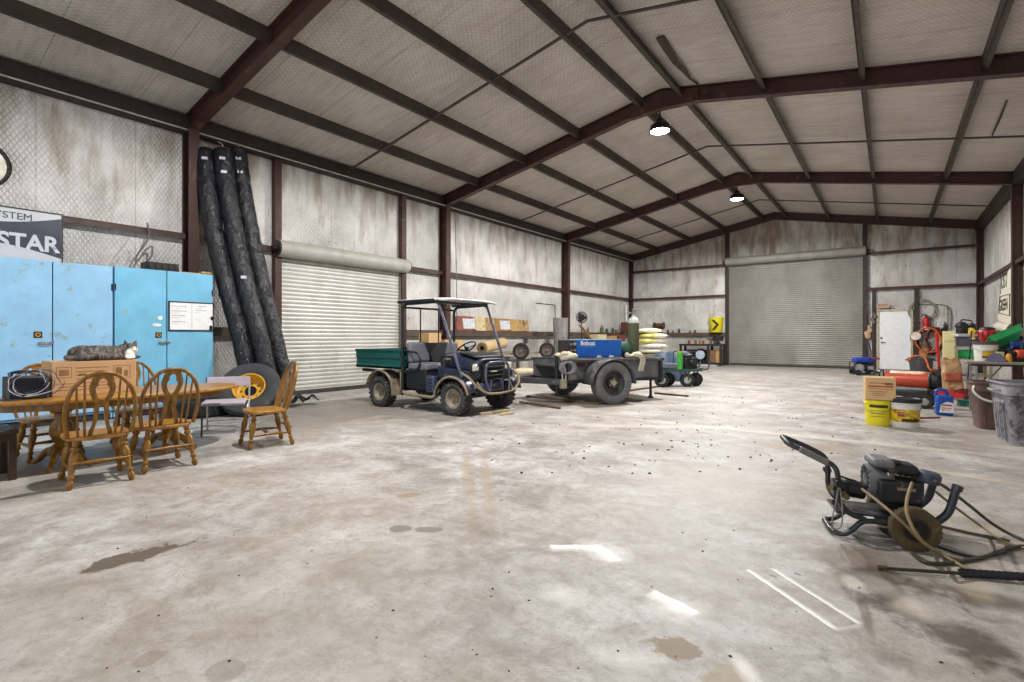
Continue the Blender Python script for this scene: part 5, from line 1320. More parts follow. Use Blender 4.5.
# ---- four wheeled cart with the small engine
cp = G(681, 386); ca = TH + .25
ct_ = thing('engine_cart', 'dark green four wheeled engine cart behind the trailer', 'cart', (cp.x, cp.y, 0), ca)
M_dg = mat('dark green machine', '#2f4a44', .5, 0, .25)
mb = MB(); mb.box((-.05, 0, .40), (.95, .5, .06)); mb.build('platform', M_dg, ct_, bevel=.008)
for i, (x, y) in enumerate(((-.62, -.15), (-.28, .12), (.02, -.22), (.36, -.08))):
    R = .165; wl2 = bpy.data.objects.new('wheel', None); COL.objects.link(wl2); wl2.parent = ct_; wl2.location = (x, y, R)
    ax_ = (.25, 1, 0)
    mb = MB(); mb.lathe(tyre_prof(R, .085, .10), (0, 0, 0), ax_, 24, True); mb.build('tyre', M_rubd, wl2)
    mb = MB(); mb.lathe([(0, -.05), (.085, -.045), (.088, .0), (.085, .045), (0, .05)], (0, 0, 0), ax_, 18); mb.build('rim', mat('pale wheel disc', '#9c9f9a', .5) if i in (0, 2) else M_blkp, wl2)
    mb = MB(); mb.bar((x, y - .07, R), (x, y - .07, .40), .03, .02); mb.bar((x, y + .07, R), (x, y + .07, .40), .03, .02); mb.build('fork', M_dg, ct_)
mb = MB(); mb.box((.18, 0, .56), (.34, .32, .26)); mb.lathe([(0, 0), (.13, .0), (.13, .07), (.1, .09), (0, .09)], (.18, 0, .69), (0, 0, 1), 20); mb.cyl((.18, -.16, .58), (.18, -.24, .58), .07, n=14); mb.build('engine', M_blkp, ct_, bevel=.015)
mb = MB(); mb.box((-.35, 0, .50), (.40, .42, .14), RY(.08)); mb.build('deck_cover', mat('slate cover', '#5b6670', .5), ct_, bevel=.03)
mb = MB(); mb.poly([(.4, -.2, .40), (.62, -.2, .42), (.68, -.2, .62)], .02, 8, .05); mb.poly([(.4, .2, .40), (.62, .2, .42), (.70, .2, .60)], .02, 8, .05); mb.bar((.62, -.2, .42), (.62, .2, .42), .03, .03); mb.build('tow_hook', M_dg, ct_)
mb = MB(); mb.poly([(-.1, -.2, .42), (-.08, -.2, .85), (-.08, .2, .85), (-.1, .2, .42)], .016, 8, .06); mb.build('handle', M_dg, ct_)
q = D(680, 352, -cp.x * ST + cp.y * CT - .25)
can('spray_bottle', 'bright green bottle with a yellow cap standing on the engine cart', (q.x, q.y, .43), .065, .42, mat('bright green', '#3fa03a', .35), mat('yellow cap', '#d9c62e', .4), 'bottle') 
cloth('tarp', 'crumpled blue tarp behind the engine cart', 'tarp', (cp.x - .75, cp.y + 1.5, .0), (.9, .5, .95), mat('slate blue tarp', '#4a5a72', .6, 0, .25, 6), 21, TH, vox=.03)
# ---- workbench against the end wall
bq0, bq1 = WY(679, 345, 22.0), WY(727, 345, 22.0)
bq0, bq1 = WY(679, 345, 21.9), WY(722, 345, 21.9)
bw = bq1.x - bq0.x; bh = WY(700, 344, 21.9).z
wbn = thing('workbench', 'black steel workbench against the end wall beside the wide roller door', 'workbench', ((bq0.x + bq1.x) / 2, 22.25, 0))
M_bench = mat('black bench steel', '#2a2826', .6, .2, .3, 5)
mb = MB(); mb.box((0, 0, bh - .04), (bw, .7, .08)); mb.build('bench_top', M_bench, wbn, bevel=.005)
for sx_ in (-1, .38, 1):
    for sy_ in (-1, 1):
        mb = MB(); mb.box((sx_ * (bw / 2 - .06), sy_ * .3, (bh - .08) / 2), (.09, .07, bh - .08)); mb.build('leg', M_bench, wbn)
mb = MB(); mb.box((0, .28, .62), (bw - .1, .04, .06)); mb.box((0, 0, .10), (bw - .1, .6, .04)); mb.build('shelf', M_bench, wbn)
vz = thing('bench_vise', 'black bench vise bolted on the workbench at the roller door end', 'vise', (wbn.location.x + bw / 2 - .2, 22.05, bh))
mb = MB(); mb.lathe([(0, 0), (.12, 0), (.12, .04), (.07, .07), (.06, .14), (0, .14)], n=18); mb.build('swivel_base', M_blkp, vz)
mb = MB(); mb.box((.04, 0, .20), (.34, .14, .14)); mb.box((.14, 0, .30), (.09, .26, .10)); mb.build('fixed_jaw', M_blkp, vz, bevel=.012)
mb = MB(); mb.box((-.16, 0, .21), (.12, .10, .10)); mb.box((-.14, 0, .29), (.08, .26, .12)); mb.build('moving_jaw', M_blkp, vz, bevel=.012)
mb = MB(); mb.cyl((-.18, 0, .20), (-.42, 0, .20), .02, n=10); mb.cyl((-.40, -.14, .20), (-.40, .14, .20), .012, n=8); mb.build('screw_handle', M_blkp, vz)
# things under and behind the bench
rl = thing('hose_reel', 'dark hose reel with a pale blue centre under the workbench', 'reel', (WY(700, 357, 22.1).x, 22.24, .122))
mb = MB(); mb.lathe([(.10, -.11), (.23, -.11), (.26, -.05), (.26, .05), (.23, .11), (.10, .11)], (0, 0, .32), (0, 1, 0), 26, True); mb.build('coil', M_blkp, rl)
mb = MB(); mb.lathe([(0, -.13), (.19, -.12), (.19, -.10), (0, -.10)], (0, 0, .32), (0, 1, 0), 22); mb.build('side_disc', mat('pale blue disc', '#b8c4da', .4), rl)
mb = MB(); mb.box((0, -.02, .012), (.5, .42, .024)); mb.build('stand', M_blkp, rl)
for (px, lb, sz, c) in (((689, 'dark green toolbox under the near end of the workbench', (.34, .3, .34), '#3d4a38')), ((711.5, 'brown wooden box under the workbench beside the hose reel', (.36, .3, .50), '#7c5c42')), ((718.5, 'tan cardboard tube box under the vise end of the workbench', (.22, .25, .55), '#b9975c'))):
    t_ = thing('storage_box', lb, 'box', (WY(px, 360, 22.15).x, 22.24, .122)); mb = MB(); mb.box((0, 0, sz[2] / 2), sz); mb.build('box_body', mat('box ' + c, c, .7, 0, .2), t_, bevel=.01); mb = MB(); mb.box((0, 0, sz[2] + .012), (sz[0] + .02, sz[1] + .02, .024)); mb.build('lid', mat('box ' + c, c), t_, bevel=.004)
pb = thing('steel_plate', 'pale flat board lying on the floor under the workbench', 'board', (WY(704, 367, 21.75).x, 21.62, 0)); mb = MB(); mb.box((0, 0, .03), (1.1, .2, .06)); mb.build('board_body', mat('pale board', '#b9bcc0', .6), pb, bevel=.005)
mb = MB(); mb.box((-.3, 0, .065), (.02, .2, .01)); mb.build('board_strap', M_blkp, pb)
xx = wbn.location.x - bw / 2 + .25
for i in range(9):
    p = (xx + i * .155, 22.45 - .04 * (i % 3), bh); c = ('#8a4a34', '#c9b68c', '#6f6a5a', '#b8734a')[i % 4]; 
    w_ = ('row of clutter', )
    lb = ['rust red', 'cream', 'grey', 'orange brown', 'short rust red', 'tall cream', 'stubby grey', 'thin orange brown', 'last rust red'][i] + ' can standing on the workbench, ' + ['first from the far corner', 'second from the far corner', 'third from the far corner', 'fourth from the far corner', 'in the middle of the row', 'just past the middle', 'third from the vise', 'second from the vise', 'beside the vise'][i]
    can('paint_can', lb, p, .05, .14 + .05 * ((i * 7) % 4) / 3, mat('bench can ' + c, c, .5))
xg2 = YB - .08
def railx(px): return WY(px, 330, xg2).x
for i, (px, c, h, lb) in enumerate(((668, '#4b4a3c', .16, 'dark bottle on the end wall rail nearest the column bracket'), (673, '#6a6450', .12, 'small khaki bottle on the end wall rail'), (679, '#3d4040', .20, 'slim black bottle on the end wall rail above the bench end'), (690, '#5f5a48', .10, 'stubby olive bottle on the end wall rail over the workbench'), (695, '#4a4438', .13, 'brown bottle on the end wall rail before the yellow bucket'))):
    bottle('bottle', lb, (railx(px), xg2, GZ), .05, h, mat('rail2 ' + c, c, .4))
dp = thing('bench_grinder', 'rusty brown bench grinder on the end wall rail above the sacks', 'grinder', (railx(659.5), YB - .16, GZ))
mb = MB(); mb.box((0, 0, .03), (.3, .2, .06)); mb.box((0, 0, .14), (.09, .1, .18)); mb.build('pedestal', mat('rust brown', ''), dp)
mb = MB(); mb.lathe([(0, -.16), (.10, -.14), (.12, 0), (.10, .14), (0, .16)], (0, 0, .33), (1, 0, 0), 20); mb.build('motor', mat('rust brown', ''), dp)
for s in (-1, 1):
    mb = MB(); mb.lathe([(0, -.03), (.15, -.03), (.15, .03), (0, .03)], (s * .21, 0, .33), (1, 0, 0), 22); mb.build('stone_wheel', mat('stone wheel', '#4b443c', .8), dp)
bz_ = WY(716, 331.5, YB - .24)
yb = thing('yellow_bucket', 'bright yellow bucket with a dark chevron mark standing on the end wall rail', 'bucket', (bz_.x, YB - .22, GZ))
mb = MB(); mb.lathe([(0, .0), (.225, 0), (.24, .02), (.29, .60), (.31, .60), (.31, .64), (.28, .64), (.215, .03), (0, .03)], n=30); mb.build('bucket_body', mat('bright yellow', '#e6d820', .45, 0, .06), yb)
mb = MB()
def cyl_patch(pts, r0, r1, h, yaw=0):
    vs = []
    for (a_, z_) in pts:
        r = r0 + (r1 - r0) * z_ / h + .004; vs.append(mb.bm.verts.new((r * math.sin(a_ + yaw), -r * math.cos(a_ + yaw), z_)))
    mb.face(vs)
def stripe(a0, a1, z0, z1, w):
    def f(u, v):
        z = z0 + (z1 - z0) * u; a_ = a0 + (a1 - a0) * u + w * (v - .5); r = .24 + .05 * z / .6 + .004
        return V((r * math.sin(a_), -r * math.cos(a_), z))
    mb.surf(f, 8, 6)
stripe(-.25, .45, .54, .33, .5); stripe(.45, -.2, .33, .10, .5)
mb.build('chevron_mark', mat('dark print', '#33301c', .6), yb)
mb = MB(); mb.tube([(-.30, 0, .60), (-.25, -.10, .70), (0, -.14, .80), (.25, -.10, .70), (.30, 0, .60)], .006, 6); mb.build('bail_handle', mat('dull zinc', ''), yb)
mb = MB(); mb.box((0, .0, -.003), (.5, .32, .006)) ; mb.build('shelf_plate', M_steel, yb)
# ================================================================= buckets, bins, table and clutter on the work table side
M_by = mat('bright yellow', '')
def pail(name, label, p, r, h, m, lid=None, band=None, rz=0):
    t_ = thing(name, label, 'bucket', p, rz)
    mb = MB(); mb.lathe([(0, 0), (r * .86, 0), (r * .88, .012), (r * .97, h - .05), (r * 1.03, h - .05), (r * 1.03, h - .035), (r * .985, h - .03), (r, h - .006), (r * 1.03, h), (r * .95, h), (r * .84, .02), (0, .02)], n=36); mb.build('bucket_body', m, t_)
    mb = MB(); mb.tube([(-r * 1.03, 0, h - .07), (-r * .8, -r * .75, h * .62), (0, -r * 1.1, h * .52), (r * .8, -r * .75, h * .62), (r * 1.03, 0, h - .07)], .004, 6); mb.build('bail_handle', mat('dull zinc', ''), t_)
    if lid:
        mb = MB(); mb.lathe([(0, h + .012), (r * .9, h + .012), (r * .95, h + .02), (r * 1.08, h + .02), (r * 1.08, h - .03), (r * 1.02, h - .03)], n=36); mb.build('lid', lid, t_)
    return t_
def wrap(parent, name, r0, r1, h, a0, a1, z0, z1, m, yaw=0, off=.003):
    mb = MB()
    def f(u, v):
        a_ = a0 + (a1 - a0) * u + yaw; z = z0 + (z1 - z0) * v; r = r0 + (r1 - r0) * z / h + off
        return V((r * math.sin(a_), -r * math.cos(a_), z))
    mb.surf(f, 16, 2); return mb.build(name, m, parent, angle=80)
yw = math.atan2(-.14, 8.5)      # labels face the middle of the floor
p = G(877.5, 426); R5 = .158; p.y += R5
b1 = pail('bucket', 'bright yellow bucket on the floor under the cardboard box', p, R5, .345, M_by)
wrap(b1, 'label_band', R5 * .86, R5 * .98, .345, -.75, .75, .245, .285, mat('dark print', ''), .1)
for z in (.20, .16, .12): wrap(b1, 'label_line', R5 * .86, R5 * .98, .345, -.7, .5, z, z + .010, mat('olive print', '#9a8f18', .5), .1)
cz = .352
q = D(878, 388, -p.x * ST + p.y * CT - .02); 
cb_ = thing('carton', 'cardboard box with red printed lines standing on the yellow bucket', 'box', (p.x + .015, p.y + .02, cz), .12)
cw, cd_, chh = .335, .33, .30
mb = MB(); mb.box((0, 0, chh / 2), (cw, cd_, chh)); mb.build('carton_body', mat('pale cardboard', ''), cb_, bevel=.004)
mb = MB(); 
for s in (-1, 1): mb.box((0, s * cd_ * .251, chh + .0015), (cw, cd_ * .48, .003))
mb.build('flap', mat('pale cardboard', ''), cb_)
mb = MB()
for (z, w_, hh_) in ((.23, .78, .010), (.185, .84, .022), (.15, .80, .008)): mb.box((0, -cd_ / 2 - .0006, z), (cw * w_, .0012, hh_))
mb.box((.09, -cd_ / 2 - .0006, .22), (.09, .0012, .03)); mb.build('red_printing', mat('brick red ink', '#a04e38', .7), cb_)
mb = MB()
for k in range(3): mb.box((-.02, -cd_ / 2 - .0006, .115 - k * .025), (cw * (.6 - .1 * k), .0012, .008))
mb.build('brown_printing', M_ink, cb_)
M_wp = mat('white bucket plastic', '#d9d8d2', .4, 0, .06); M_lbl = mat('yellow label', '#d8b21e', .45, 0, .35, 14, '#6a5514', .25, 16)
p = G(905.5, 428.5); R6 = .172; p.y += R6
b2 = pail('bucket', 'white bucket with a black lid and a yellow label on the floor', p, R6, .365, M_wp, M_blkp)
wrap(b2, 'yellow_label', R6 * .86, R6 * .98, .365, -1.35, 1.35, .075, .245, M_lbl, .05)
wrap(b2, 'dark_label_band', R6 * .86, R6 * .98, .365, -.3, 1.1, .085, .125, mat('dark print', ''), .05, .005)
wrap(b2, 'red_label_patch', R6 * .86, R6 * .98, .365, -.6, -.1, .15, .21, mat('brick red ink', ''), .05, .005)
p = G(893, 420); p.y += .16
b3 = pail('bucket', 'half hidden white and yellow bucket between the yellow bucket and the black lidded one', p, .13, .33, M_wp)
wrap(b3, 'yellow_label', .13 * .86, .13 * .98, .33, -1.35, 1.35, .06, .21, M_lbl, .05)
# blue jug
p = G(944.5, 416); p.y += .10
jg = thing('jug', 'blue plastic jug with a white label on the floor near the bins', 'jug', p, .1); M_jb = mat('blue jug plastic', '#1d4fa8', .35, 0, .12)
mb = MB(); mb.box((0, 0, .155), (.215, .17, .31)); mb.build('jug_body', M_jb, jg, bevel=.035, segs=4)
mb = MB(); mb.poly([(-.10, 0, .28), (-.10, 0, .385), (.02, 0, .40), (.04, 0, .29)], .022, 10, .05); mb.build('handle', M_jb, jg)
mb = MB(); mb.cyl((.085, 0, .29), (.085, 0, .37), .035, .03, 16); mb.cyl((.085, 0, .365), (.085, 0, .40), .036, n=16); mb.build('spout_cap', mat('red orange cap', '#b8432c', .4), jg)
mb = MB(); mb.prism([(-.07, .05), (.10, .05), (.10, .20), (.02, .22), (-.05, .17)], mtx((0, -.0855, 0), V((1, 0, 0)), V((0, 0, 1)), V((0, -1, 0))), .002); lb_ = mb.build('label', mat('white print', ''), jg)
mb = MB(); mb.box((.02, -.088, .165), (.12, .002, .022)); mb.box((.02, -.088, .12), (.13, .002, .012)); mb.box((.01, -.088, .09), (.10, .002, .01)); mb.build('label_print', mat('red label ink', '#b83a3a', .5), lb_)
for (pa, pb, lb) in (((905, 412), (925, 404), 'thin dark rod lying on the floor between the white bucket and the blue jug'), ((918, 418), (940, 417.5), 'thin red brown rod lying on the floor in front of the blue jug')):
    a, b = G(*pa, .012), G(*pb, .012); c0 = (a + b) / 2; mb = MB(); mb.cyl(a - c0, b - c0, .012, n=8); o = mb.build('rod', mat('red brown rod', '#7a3328', .6)); o.location = c0; tag(o, lb, 'rod')
# bins
def wheel_bin(label, p, w0, d0, w1, d1, h, m, rz, ribs=True):
    """tapered rectangular bin, w0 x d0 at the floor"""
    t_ = thing('trash_bin', label, 'bin', p, rz)
    def ring(w, d, r, z, n=6):
        out = []
        for cx, cy, a0 in ((1, 1, 0), (-1, 1, PI / 2), (-1, -1, PI), (1, -1, 1.5 * PI)):
            for k in range(n):
                a_ = a0 + PI / 2 * k / (n - 1); out.append(V((cx * (w / 2 - r) + math.cos(a_) * r, cy * (d / 2 - r) + math.sin(a_) * r, z)))
        return out
    mb = MB(); rs = [ring(w0, d0, .05, 0), ring(w0, d0, .05, .02)]
    lv = [(f, w0 + (w1 - w0) * f, d0 + (d1 - d0) * f) for f in (.78,)]
    wz, dz = w0 + (w1 - w0) * .8, d0 + (d1 - d0) * .8
    rs += [ring(wz, dz, .06, h * .78), ring(wz + .035, dz + .035, .06, h * .80), ring(w1 + .01, d1 + .01, .06, h * .965), ring(w1 + .06, d1 + .06, .07, h * .97), ring(w1 + .06, d1 + .06, .07, h), ring(w1, d1, .06, h), ring(w1 - .03, d1 - .03, .06, h * .9), ring(w0 - .03, d0 - .03, .04, .03)]
    vr = [[mb.bm.verts.new(q) for q in r] for r in rs]
    for a, b in zip(vr[:-1], vr[1:]):
        for k in range(len(a)): mb.face((a[k], a[(k + 1) % len(a)], b[(k + 1) % len(a)], b[k]))
    mb.face(vr[0][::-1]); mb.face(vr[-1]); mb.build('bin_body', m, t_, angle=50)
    if ribs:
        for s in (-1, 1):
            for ax in (0, 1):
                mb = MB(); n = 5
                for k in range(n):
                    u = (k - (n - 1) / 2) * (w0 if ax == 0 else d0) * .11
                    def fp(z):
                        f = z / h; q = ((d0 + (d1 - d0) * f) if ax == 0 else (w0 + (w1 - w0) * f)) / 2 + .006
                        return V((u, s * q, z)) if ax == 0 else V((s * q, u, z))
                    mb.bar(fp(h * .08), fp(h * .66), .028, .022)
                mb.bar(*( [V((-w0 * .32, s * ((d0 + (d1 - d0) * .68) / 2 + .004), h * .68)), V((w0 * .32, s * ((d0 + (d1 - d0) * .68) / 2 + .004), h * .68))] if ax == 0 else [V((s * ((w0 + (w1 - w0) * .68) / 2 + .004), -d0 * .32, h * .68)), V((s * ((w0 + (w1 - w0) * .68) / 2 + .004), d0 * .32, h * .68))]), .02, .03)
                mb.build('ribs', m, t_)
    else:
        mb = MB(); q = (d0 + (d1 - d0) * .4) / 2 + .002
        for (x0, x1, z0, z1) in ((-w0 * .38, w0 * .38, h * .70, h * .72), (-w0 * .38, w0 * .38, h * .06, h * .08), (-w0 * .38, -w0 * .35, h * .06, h * .72), (w0 * .35, w0 * .38, h * .06, h * .72)):
            zc_ = (z0 + z1) / 2; qq = (d0 + (d1 - d0) * zc_ / h) / 2
            mb.bar((x0 if x1 - x0 < .1 else x0, -(d0 + (d1 - d0) * z0 / h) / 2 - .002, z0 if x1 - x0 < .1 else zc_), (x0 if x1 - x0 < .1 else x1, -(d0 + (d1 - d0) * z1 / h) / 2 - .002, z1 if x1 - x0 < .1 else zc_), .016, .012)
        mb.build('raised_frame', m, t_)
    return t_
M_bbr = mat('brown bin plastic', '#5f4a42', .55, 0, .15, 3, '#8a776c', .1)
t = NT('scuffed grey bin'); n_ = t.noise(7, 7, .7); n2_ = t.noise(2.2, 5, .6)
c_ = t.ramp(n2_, [(.3, lin('#6f6d72')), (.55, lin('#94929a')), (.8, lin('#a9a8b2'))]); c_ = t.mix(t.range(n_, .52, .62, 0, .85), c_, lin('#3a3838')); c_ = t.mix(t.range(t.noise(3.1, 4), .70, .74, 0, .8), c_, lin('#b5794e'))
t.set(c_, .55); M_gbin = t.m
pb_ = G(985, 430); bb = wheel_bin('square brown trash bin behind the big grey bin', (pb_.x + .13, pb_.y + .26, 0), .38, .36, .50, .46, .62, M_bbr, .12, False)
mb = MB(); mb.tube([(-.235, -.16, .58), (-.27, -.22, .50), (-.18, -.27, .40), (0, -.285, .36), (.15, -.26, .36)], .014, 8); mb.build('bail_handle', mat('white bucket plastic', ''), bb)
pg = G(998, 444); gb = wheel_bin('big scuffed grey trash bin with ribbed sides beside the work table', (pg.x + .34, pg.y + .26, 0), .54, .50, .64, .60, .70, M_gbin, .16)
for s in (-1, 1):
    mb = MB(); mb.poly([(s * .33, -.10, .60), (s * .385, -.10, .60), (s * .385, .10, .60), (s * .33, .10, .60)], .014, 8, .03); mb.build('handle', M_gbin, gb)
# ---- work table
TT = .83; ta = G(966, 361, TT)
tx0, ty0 = ta.x, ta.y - .08; tx1, ty1 = 2.28, ty0 + .85
wt = thing('work_table', 'grey folding work table heaped with clutter against the side wall', 'table', ((tx0 + tx1) / 2, (ty0 + ty1) / 2, 0))
tw, td = tx1 - tx0, ty1 - ty0
mb = MB(); mb.box((0, 0, TT - .02), (tw, td, .04)); mb.build('table_top', mat('stained table top', '#8c8074', .6, 0, .25, 5), wt, bevel=.008)
mb = MB(); mb.box((0, -td / 2 + .02, TT - .055), (tw - .1, .02, .03)); mb.box((0, td / 2 - .02, TT - .055), (tw - .1, .02, .03)); mb.build('apron', M_blkp, wt)
for sx_ in (-1, 1):
    for sy_ in (-1, 1):
        mb = MB(); mb.cyl((sx_ * (tw / 2 - .12), sy_ * (td / 2 - .06), 0), (sx_ * (tw / 2 - .12), sy_ * (td / 2 - .06), TT - .04), .016, n=10); mb.build('leg', mat('dull zinc', ''), wt)
    mb = MB(); mb.cyl((sx_ * (tw / 2 - .12), -td / 2 + .06, .25), (sx_ * (tw / 2 - .12), td / 2 - .06, .25), .012, n=8); mb.build('leg_brace', mat('dull zinc', ''), wt)
    mb = MB(); mb.cyl((sx_ * (tw / 2 - .13), 0, TT - .05), (sx_ * .12, 0, TT - .05), .01, n=8); mb.cyl((sx_ * (tw / 2 - .12), 0, .25), (sx_ * .18, 0, TT - .05), .012, n=8); mb.build('diagonal_brace', mat('dull zinc', ''), wt)
# on the table
def tabp(px, yt):
    return V((WY(px, 340, yt).x, yt, TT))
p = tabp(985.5, 10.92); Rw = .150
tb_ = pail('bucket', 'white bucket with a yellow label on the work table', p, Rw, .29, M_wp, mat('dark lid', '#4a3a34', .5))
wrap(tb_, 'yellow_label', Rw * .86, Rw * .98, .25, -.5, 1.2, .05, .17, M_lbl, .1)
wrap(tb_, 'dark_label_band', Rw * .86, Rw * .98, .25, -.5, 1.2, .05, .075, mat('dark print', ''), .1, .005)
rc = thing('vacuum_head', 'round red motor head standing on the lid of the white bucket', 'motor head', (p.x + .02, p.y + .0, TT + .312)); rc.scale = (.82, .82, .9)
M_red = mat('red plastic', '#b91f1c', .3, 0, .12)
mb = MB(); mb.lathe([(0, 0), (.09, 0), (.10, .02), (.135, .07), (.145, .13), (.135, .18), (.10, .21), (0, .22)], n=28); mb.build('red_dome', M_red, rc)
mb = MB(); mb.lathe([(.105, .205), (.125, .20), (.11, .235), (.05, .25), (0, .25)], n=24); mb.build('black_cap', M_blkp, rc)
mb = MB()
for k in range(5):
    a_ = -1.2 + .6 * k; mb.box((math.sin(a_) * .142, -math.cos(a_) * .142, .12), (.02, .012, .10), RZ(a_))
mb.build('vent', M_blkp, rc)
# green trays
M_gr = mat('green tray plastic', '#22a45c', .4, 0, .12)
def tray(name, label, c, sz, m, rot):
    t_ = thing(name, label, 'tray', c, rot=rot); L_, W_, H_ = sz
    mb = MB(); rings = []
    for (l, w, z) in ((L_ * .88, W_ * .82, 0), (L_ * .97, W_ * .95, H_ * .92), (L_ * 1.04, W_ * 1.06, H_ * .92), (L_ * 1.04, W_ * 1.06, H_), (L_ * .95, W_ * .92, H_), (L_ * .86, W_ * .78, .012)):
        r = []
        for cx, cy, a0 in ((1, 1, 0), (-1, 1, PI / 2), (-1, -1, PI), (1, -1, 1.5 * PI)):
            for k in range(4):
                a_ = a0 + PI / 2 * k / 3; r.append(mb.bm.verts.new((cx * (l / 2 - .03) + math.cos(a_) * .03, cy * (w / 2 - .03) + math.sin(a_) * .03, z)))
        rings.append(r)
    for a, b in zip(rings[:-1], rings[1:]):
        for k in range(16): mb.face((a[k], a[(k + 1) % 16], b[(k + 1) % 16], b[k]))
    mb.face(rings[0][::-1]); mb.face(rings[-1]); mb.build('tray_body', m, t_, angle=45)
    mb = MB()
    for s in (-1, 1): mb.poly([(s * L_ * .50, -W_ * .2, H_ * .9), (s * L_ * .56, -W_ * .2, H_ * .9), (s * L_ * .56, W_ * .2, H_ * .9), (s * L_ * .50, W_ * .2, H_ * .9)], .008, 6, .02)
    mb.build('rim_handle', m, t_); return t_
q = G(1003, 361, TT); dq = -q.x * ST + q.y * CT
gc = WY(1007, 340, 10.97)
tray('tray', 'bright green plastic tray propped at a slant on the work table clutter', gc, (.50, .30, .09), M_gr, (-.75, -.42, .55))
RYK = 15.3; q = WY(962.5, 354, RYK)
tray('tray', 'bright green plastic tub lying level under the dark crate near the yellow panel', (q.x + .08, RYK, q.z - .09), (.44, .30, .19), M_gr, (0, 0, .1))
sh_z = q.z - .095
rs = thing('storage_rack', 'rough timber shelf stand beyond the work table holding the green tub and dark crate', 'rack', (q.x + .14, RYK + .02, 0), .1)
for z in (.35, sh_z - .02, sh_z + .26):
    mb = MB(); mb.box((0, 0, z), (.62, .48, .03)); mb.build('shelf', mat('grey timber', ''), rs, bevel=.003)
for sx_ in (-1, 1):
    for sy_ in (-1, 1):
        mb = MB(); mb.box((sx_ * .29, sy_ * .22, (sh_z + .28) / 2), (.045, .045, sh_z + .28)); mb.build('post', mat('grey timber', ''), rs)
cr = thing('storage_crate', 'dark grey plastic crate on the shelf above the green tub', 'crate', (q.x + .14, RYK + .02, sh_z + .277), .1)
mb = MB(); mb.box((0, 0, .015), (.56, .40, .03))
mb.build('crate_floor', mat('slate crate plastic', '#4b4852', .5), cr)
for s in (-1, 1):
    mb = MB(); mb.box((0, s * .195, .11), (.56, .012, .2)); mb.box((0, s * .205, .2), (.58, .03, .025)); mb.build('crate_side', mat('slate crate plastic', ''), cr)
    mb = MB(); mb.box((s * .275, 0, .11), (.012, .39, .2)); mb.box((s * .283, 0, .2), (.03, .42, .025)); mb.build('crate_end', mat('slate crate plastic', ''), cr)
cut = thing('motor_unit', 'black motor unit with round housings on top of the dark crate', 'motor', (q.x + .06, RYK + .02, sh_z + .277 + .215), .4)
mb = MB(); mb.box((0, 0, .03), (.54, .44, .06)); mb.build('base_board', mat('pale board', ''), cut, bevel=.005)
mb = MB(); mb.box((0, 0, .13), (.30, .20, .14)); mb.lathe([(0, -.10), (.08, -.10), (.095, 0), (.08, .10), (0, .10)], (-.09, 0, .24), (0, 1, 0), 18); mb.lathe([(0, -.08), (.06, -.08), (.07, 0), (.06, .08), (0, .08)], (.10, 0, .23), (0, 1, 0), 18); mb.build('motor_housing', M_blkp, cut, bevel=.015)
mb = MB(); mb.poly([(-.12, 0, .30), (-.08, 0, .38), (.10, 0, .36), (.14, 0, .26)], .014, 8, .04); mb.build('carry_handle', M_blkp, cut)
yp = thing('cream_panel', 'tall narrow cream board standing behind the shelf stand', 'board', (WY(949, 350, 15.2).x, 15.2, 0), .1)
zt1 = WY(949, 331, 15.0).z
mb = MB(); mb.box((0, 0, zt1 / 2), (.22, .05, zt1)); mb.build('panel', mat('cream paint', '#d8cf9a', .6, 0, .08, 4, '#9a9068', .1), yp, bevel=.004)
mb = MB(); mb.box((.0, -.03, zt1 * .45), (.20, .02, .05)); mb.box((0, -.03, zt1 * .85), (.20, .02, .05)); mb.build('batten', mat('cream paint', ''), yp)
# small items on the work table
q = tabp(1001, 10.80)
mb_ = thing('carton', 'small yellow and white printed box on the work table beside the white bucket', 'box', (q.x - .02, q.y, TT), .3); mb = MB(); mb.box((0, 0, .075), (.09, .08, .15)); mb.build('carton_body', mat('cream paint', ''), mb_, bevel=.003)
mb = MB(); mb.box((0, -.041, .04), (.085, .002, .06)); mb.build('yellow_label', M_lbl, mb_)
q = tabp(1003, 10.72); bottle('bottle', 'small orange yellow bottle at the front of the work table', (q.x + .06, q.y - .03, TT), .035, .15, mat('amber yellow', '#d89a28', .3), M_blkp)
q = tabp(990, 10.72); mb = MB(); mb.prism([(-.13, -.02), (.02, -.05), (.13, -.02), (.05, .10), (-.03, .12)], mtx((0, 0, 0), V((1, 0, 0)), V((0, .5, .86)), V((0, -.86, .5))), .015)
tr_ = mb.build('scraper', mat('slate blue grey', '#5a5a70', .5), bevel=.003); tr_.location = (q.x + .06, q.y - .06, TT + .03); tag(tr_, 'grey triangular scraper blade leaning in front of the white bucket on the work table', 'scraper')
q = tabp(1017, 10.80); dr_ = thing('power_drill', 'orange red and black power tool at the end of the work table', 'power tool', (q.x + .10, q.y + .02, TT), .5)
mb = MB(); mb.box((0, 0, .12), (.30, .13, .13)); mb.build('tool_body', mat('orange red tool', '#cf4a2e', .4, 0, .15), dr_, bevel=.035, segs=3)
mb = MB(); mb.box((0, 0, .03), (.34, .16, .06)); mb.cyl((-.14, 0, .12), (-.24, 0, .12), .045, .03, 16); mb.build('black_base', M_blkp, dr_, bevel=.012)
mb = MB(); mb.poly([(-.06, 0, .17), (-.05, 0, .25), (.10, 0, .25), (.12, 0, .16)], .018, 8, .04); mb.build('handle', M_blkp, dr_)
q = tabp(1008, 11.27); mt = thing('tool_case', 'black open tool case behind the slanted green tray', 'tool case', (q.x, q.y, TT), .2)
mb = MB(); mb.box((0, 0, .09), (.36, .22, .18)); mb.build('case_body', M_blkp, mt, bevel=.02)
mb = MB(); mb.box((0, .11, .27), (.38, .03, .20), RX(-.25)); mb.build('lid', mat('dark teal plastic', '#1d3a3e', .5), mt, bevel=.012)
